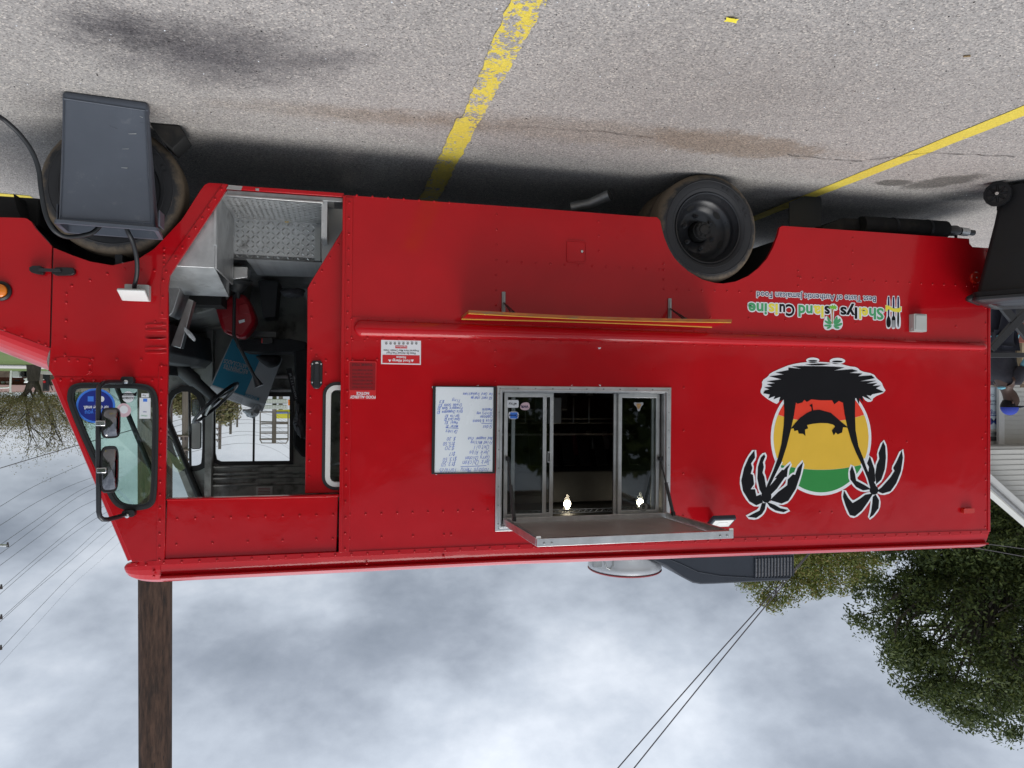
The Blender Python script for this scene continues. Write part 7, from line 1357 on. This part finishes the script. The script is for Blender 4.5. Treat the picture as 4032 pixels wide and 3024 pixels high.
wall_ = tag(MB().bb((x0_, yB, 0), (x1_, yB+0.3, bz(0, 870).z)).build('low_garden_wall', K['hedge_brown'], None), 'low brown mottled wall along the far grass', 'wall')
a = bz(470, 705, -.5); b = bz(690, 885, -.5); tag(MB().bb((b.x, yB-1.0, 0), (a.x, yB-.2, b.z)).build('utility_cabinet', K['grey_box'], None, bevel=0.05), 'grey utility cabinet in front of the low brown wall', 'cabinet')
a = bz(345, 1660, -3); lp = thing('lamp_post', (a.x, yB-3, 0), 'slim white lamp post with a curved arm across the street', 'lamp post'); MB().tube([(a.x, yB-3, 0), bz(335, 1200, -3), bz(350, 1640, -3)], 0.09, 8).build('post', K['white'], lp); MB().tube([bz(345, 1190, -3), bz(250, 1212, -3), bz(0, 1220, -3), bz(-200, 1215, -3)], 0.07, 8).build('arm', K['white'], lp)
a = bz(1340, 760, -2); b = bz(1340, 1390, -2); tag(MB().tube([(a.x, yB-2, 0), (b.x, yB-2, b.z)], 0.16, 8).build('street_post', K['pole_grey'], None), 'thick grey pink post beside the forked tree', 'post')
pk = thing('fuel_pump', (bz(1490, 900, -1).x, yB-1, 0), 'black roadside pump with a red band near the thick post', 'pump')
a = bz(1390, 900, -1); b = bz(1600, 1330, -1); MB().bb((b.x, yB-1.2, 0), (a.x, yB-.8, b.z)).build('casing', K['mach_black'], pk, bevel=0.05)
a = bz(1370, 990, -1); b = bz(1520, 1060, -1); MB().bb((b.x, yB-1.3, a.z), (a.x, yB-1.2, b.z)).build('red_band', K['notice_red'], pk); a = bz(1400, 935, -1); b = bz(1475, 970, -1); MB().bb((b.x, yB-1.3, a.z), (a.x, yB-1.2, b.z)).build('display', K['white'], pk)
MB().tube([bz(1610, 960, -1), bz(1660, 1160, -1), bz(1720, 1310, -1)], 0.05, 6).build('hose', K['mach_black'], pk)
cr_ = bz(830, 950, -1.5); cart = thing('white_cart', (cr_.x, yB-1.5, 0), 'small white and yellow cart parked by the low brown wall', 'cart')
cp = [bz(*p, -1.5) for p in [(740, 930), (900, 880), (925, 940), (870, 1030), (760, 1060), (820, 960)]]; MB().hexa(cp, [p+Vector((0, .8, 0)) for p in cp]).build('body', K['white'], cart, bevel=0.05)
for x_ in (770, 890): q = bz(x_, 900, -1.5); MB().lathe((q.x, yB-1.55, 0.3), [(0.1, 0), (0.3, 0), (0.3, .2), (0.1, .2)], 16).build('wheel', K['rubber'], cart)
a = bz(1560, 810, -2); cu_ = bz(1760, 715, -2); tag(MB().bb((cu_.x-3, yB-3, 0), (bz(1450, 750, -2).x, yB-1.5, bz(1560, 780, -2).z)).build('concrete_ramp', K['concrete'], None), 'pale concrete slab at the foot of the low brown wall', 'slab')
# ================================================================== poles, wires
pb_ = AT((605, 1550), 11.0); pb_.z = 0; ptop = AT((612, 3200), 11.0); pw = 0.128*11/11.0*1.0
pole = thing('utility_pole', pb_, 'thick dark brown wooden utility pole rising behind the cab roof', 'utility pole')
rad0 = (367-301)*1.8228/2/FPX*11.0
mb = MB(); n = 40; rng = random.Random(3); ppts = []
for i in range(15): ppts.append(pb_.lerp(ptop, i/14))
mb.tube(ppts, [rad0*(1.06-0.08*i/14) for i in range(15)], 28); mb.build('shaft', K['pole'], pole, smooth=60)
mb = MB()
for i in range(70):
    a = rng.uniform(0, 6.28); t = rng.uniform(.25, .98); L_ = rng.uniform(.03, .12); c = pb_.lerp(ptop, t); r_ = rad0*(1.06-0.08*t)*1.0; d = Vector((math.cos(a), math.sin(a), 0)); s_ = Vector((-math.sin(a), math.cos(a), 0))*rng.uniform(.003, .008)
    p = c+d*(r_+.0015); mb.add([p-s_, p+s_, p+s_*.3+Vector((0, 0, L_)), p-s_*.3+Vector((0, 0, L_))], [(0, 1, 2, 3)])
mb.build('weather_checks', K['under'], pole, smooth=0, kind='stuff')
# street poles standing further down the road, seen through the cab
def street_pole(name, x, ytop, ybase, depth, arms, label, r=0.15, fn=zX):
    p1 = AT(fn(x, ytop), depth); p0 = Vector((p1.x, p1.y, 0)); t = thing(name, p0, label, 'utility pole', None); MB().tube([p0, p1], [r, r*.75], 10).build('shaft', K['pole_grey'], t)
    for (xa, xb, y_) in arms:
        a = AT(fn(xa, y_), depth-.1); b = AT(fn(xb, y_), depth-.1); MB().tube([a, b], r*.35, 6).build('crossarm', K['pole_grey'], t)
        for k in (0, .33, .67, 1): q = a.lerp(b, k); MB().tube([q, q+Vector((0, 0, .18))], r*.22, 6).build('insulator', K['insul'], t)
    return t
street_pole('utility_pole', 358, 1420, 160, 30, [(230, 440, 885), (280, 445, 1110), (275, 445, 1270)], 'tall pale utility pole with crossarms seen through the front far-side cab window', 0.16)
street_pole('utility_pole', 921, 1098, 430, 60, [(800, 1000, 602), (800, 925, 768), (800, 925, 858), (800, 925, 952)], 'dark utility pole with long crossarms, nearest in the driver door window', 0.17)
street_pole('utility_pole', 1096, 858, 430, 80, [(1045, 1280, 518), (1065, 1100, 638), (1065, 1100, 697), (1080, 1110, 757)], 'utility pole in the middle of the row seen through the driver door window', 0.19)
street_pole('utility_pole', 1203, 745, 430, 105, [(1195, 1240, 598)], 'farthest and shortest utility pole in the driver door window', 0.19)
# pole at the right edge whose crossarm ends reach into the picture
rp0 = AT((-420, 1540), 26); rp0.z = 0; rpt = AT((-420, 2900), 26); rpo = thing('utility_pole', rp0, 'utility pole with crossarm ends just entering beside the hood', 'utility pole'); MB().tube([rp0, rpt], [.18, .13], 10).build('shaft', K['pole_grey'], rpo)
wire_ends = []
for (x_, y_, m_) in ((70, 515, 'alu_dull'), (18, 858, 'pole_grey'), (18, 1103, 'pole_grey'), (15, 1353, 'pole_grey')):
    e_ = AT(zW(x_, y_), 26); s_ = Vector((rp0.x, rp0.y, e_.z-0.02)); MB().tube([s_, e_], 0.05 if m_ == 'alu_dull' else 0.035, 8).build('crossarm', K[m_], rpo); MB().tube([e_+Vector((.03, 0, -.12)), e_+Vector((.03, 0, .05))], [.03, .05], 8).build('insulator', K['insul'], rpo)
ws = [((-150, 265), (0, 195), (345, -2), (900, -250)), ((-150, 430), (0, 350), (320, 150), (640, 0), (1000, -120)), ((0, 510), (320, 290), (600, 95), (785, 3), (1000, -90)), ((-60, 625), (60, 540), (320, 345), (600, 140), (785, 40), (1000, -50)), ((-150, 790), (0, 678), (320, 440), (600, 235), (790, 138), (1000, 50)), ((18, 858), (320, 600), (600, 370), (790, 232), (870, 180), (1000, 110)), ((-60, 965), (0, 912), (320, 635), (600, 415), (800, 283), (890, 232), (1000, 170)), ((18, 1103), (320, 830), (600, 575), (800, 390), (890, 320), (1000, 250)), ((-60, 1195), (0, 1138), (320, 850), (600, 620), (800, 445), (935, 340), (1050, 280)), ((15, 1353), (320, 1025), (600, 735), (800, 560), (965, 410), (1100, 300)), ((-100, 1590), (0, 1485), (320, 1135), (600, 830), (800, 655), (990, 480), (1150, 360))]
names = ['topmost', 'second', 'third', 'fourth', 'fifth', 'sixth', 'seventh', 'eighth', 'ninth', 'tenth', 'eleventh']
nl = len(ws)
for i, wp in enumerate(ws):
    pts = [AT(zW(*p), 26+ (p[0]+150)*0.02) for p in wp]; lb = 'overhead wire right of the cab, %s of the group counting up from the grass' % ['lowest', 'second', 'third', 'fourth', 'fifth', 'sixth', 'seventh', 'eighth', 'ninth', 'tenth', 'highest'][i]
    tag(MB().tube(curve_pts(pts, 8), 0.0092 if i < 10 else 0.0045, 6).build('overhead_wire', K['wire'], None), lb, 'wire', 'wires strung right of the cab')
for i, (p0, p1, dep, rr2, lb) in enumerate(((dsp(1308, 1690), dsp(1780, 1160), 13, 0.0115, 'left one of the two wires crossing the sky over the air conditioner'), (dsp(1345, 1690), dsp(1830, 1100), 13, 0.0115, 'right one of the two wires crossing the sky over the air conditioner'), (dsp(1960, 1160), dsp(2400, 1240), 20, 0.010, 'upper wire running past the dark green tree'), (dsp(2000, 1160), dsp(2400, 1215), 20, 0.010, 'lower wire running past the dark green tree'), ((-200, 1905), (640, 1660), 30, 0.02, 'dark cable crossing before the autumn tree beyond the hood'))):
    a = AT(p0, dep); b = AT(p1, dep+2); pts = [a.lerp(b, k/10)+Vector((0, 0, -0.05*math.sin(math.pi*k/10))) for k in range(11)]
    if i < 2: pts = [a+(a-b)*0.4]+pts
    tag(MB().tube(pts, rr2, 6).build('overhead_wire', K['wire'], None), lb, 'wire')
# wires beyond the cab windows
for i in range(7):
    y_ = 620+i*95; a = AT(zX(60, y_+60), 30); b = AT(zX(2100, y_-(80 if i % 2 else 20)+120), 75); pts = [a.lerp(b, k/12)+Vector((0, 0, -1.2*math.sin(math.pi*k/12))) for k in range(13)]
    tag(MB().tube(pts, 0.010, 5).build('overhead_wire', K['wire'], None), 'thin far wire behind the far-side cab windows, %s counting up' % ['lowest', 'second', 'third', 'fourth', 'fifth', 'sixth', 'highest'][i], 'wire', 'far wires behind the cab windows')
# ---- pole sign without its faces
SD = 40
def sg_(x, y, dd=0.0): return AT(zX(x, y), SD+dd)
ps = sg_(1797, 1005); sgn = thing('pole_sign', (ps.x, ps.y, 0), 'empty steel frame of a tall pole sign seen through the driver door window', 'sign')
MB().tube([(ps.x, ps.y, 0), ps], 0.12, 10).build('post', K['pole_grey'], sgn)
for (xa, ya_, xb, yb_, r_) in ((1575, 500, 1575, 960, .06), (2025, 500, 2025, 960, .06), (1575, 500, 2025, 500, .07), (1590, 660, 2020, 670, .08), (1590, 690, 2020, 690, .06), (1590, 757, 2020, 757, .03), (1590, 823, 2020, 823, .05), (1590, 845, 2020, 845, .05), (1565, 940, 2025, 935, .09), (1590, 1000, 2000, 1003, .05), (1575, 950, 1600, 1000, .05), (2020, 950, 2000, 1003, .05)):
    MB().tube([sg_(xa, ya_), sg_(xb, yb_)], r_*0.55, 8).build('frame_bar', K['pole_grey'], sgn)
for (y0_, y1_) in ((290, 365), (385, 455)):
    a = sg_(1590, y0_, -.2); b = sg_(2010, y1_, -.2); o = MB().hexa([sg_(1590, y0_, -.2), sg_(2010, y0_, -.2), sg_(2015, y1_, -.2), sg_(1585, y1_, -.2)], [sg_(1590, y0_, .2), sg_(2010, y0_, .2), sg_(2015, y1_, .2), sg_(1585, y1_, .2)]).build('sign_cabinet', K['grey_box'], sgn)
    for k in range(16): MB().tube([sg_(1605+k*26, y0_+8, -.25), sg_(1605+k*26, y1_-8, -.25)], .05, 4).build('cabinet_rib', K['white'], o)
yb_s = AT(zX(1900, 540), 70); ys2 = thing('shop_sign', (yb_s.x, yb_s.y, 0), 'yellow and blue roadside sign beyond the empty sign frame', 'sign')
pts = [AT(zX(*p), 70) for p in [(1770, 470), (2060, 460), (2060, 605), (1770, 605)]]; MB().hexa(pts, [p+Vector((0, .3, 0)) for p in pts]).build('face', K['vinyl_lemon'], ys2); pts = [AT(zX(*p), 69.8) for p in [(1770, 512), (2060, 508), (2060, 525), (1770, 528)]]; MB().hexa(pts, [p+Vector((0, .1, 0)) for p in pts]).build('blue_stripe', K['blue_light'], ys2); MB().tube([(yb_s.x, yb_s.y+.3, 0), (yb_s.x, yb_s.y+.3, yb_s.z)], .2, 8).build('post', K['pole_grey'], ys2)
pts = [AT(zX(*p), 60) for p in [(2025, 300), (2100, 300), (2100, 395), (2025, 395)]]; os_ = thing('shop_sign', (pts[0].x, pts[0].y, 0), 'orange roadside sign at the edge of the driver door window', 'sign'); MB().hexa(pts, [p+Vector((0, .3, 0)) for p in pts]).build('face', K['amber'], os_); MB().tube([(pts[1].x, pts[1].y+.2, 0), (pts[1].x, pts[1].y+.2, pts[1].z)], .2, 8).build('post', K['pole_grey'], os_)

# ---- wooded edge of the lot behind the photographer, mirrored in the paint
rng = random.Random(77); mb = MB()
for i in range(15000):
    x = rng.uniform(-60, 60); h = 5.6+1.3*math.sin(x*0.23)+0.8*math.sin(x*0.61+1); z_ = h*rng.random()**0.8
    p = Vector((x, -24+rng.uniform(-1.6, 1.6), z_)); u = Vector((rng.gauss(0, 1), rng.gauss(0, .5), rng.gauss(0, 1))).normalized(); v = u.cross(Vector((0, 1, 0))).normalized(); s_ = rng.uniform(.18, .45); k = len(mb.v)
    mb.v += [p-u*s_, p+v*s_*.6, p+u*s_, p-v*s_*.6]; mb.f.append((k, k+1, k+2, k+3))
tag(mb.build('wooded_edge', K['leaf_dark'], None, smooth=0, recalc=False), 'dark row of trees along the edge of the lot behind the photographer', 'trees', None, 'stuff')
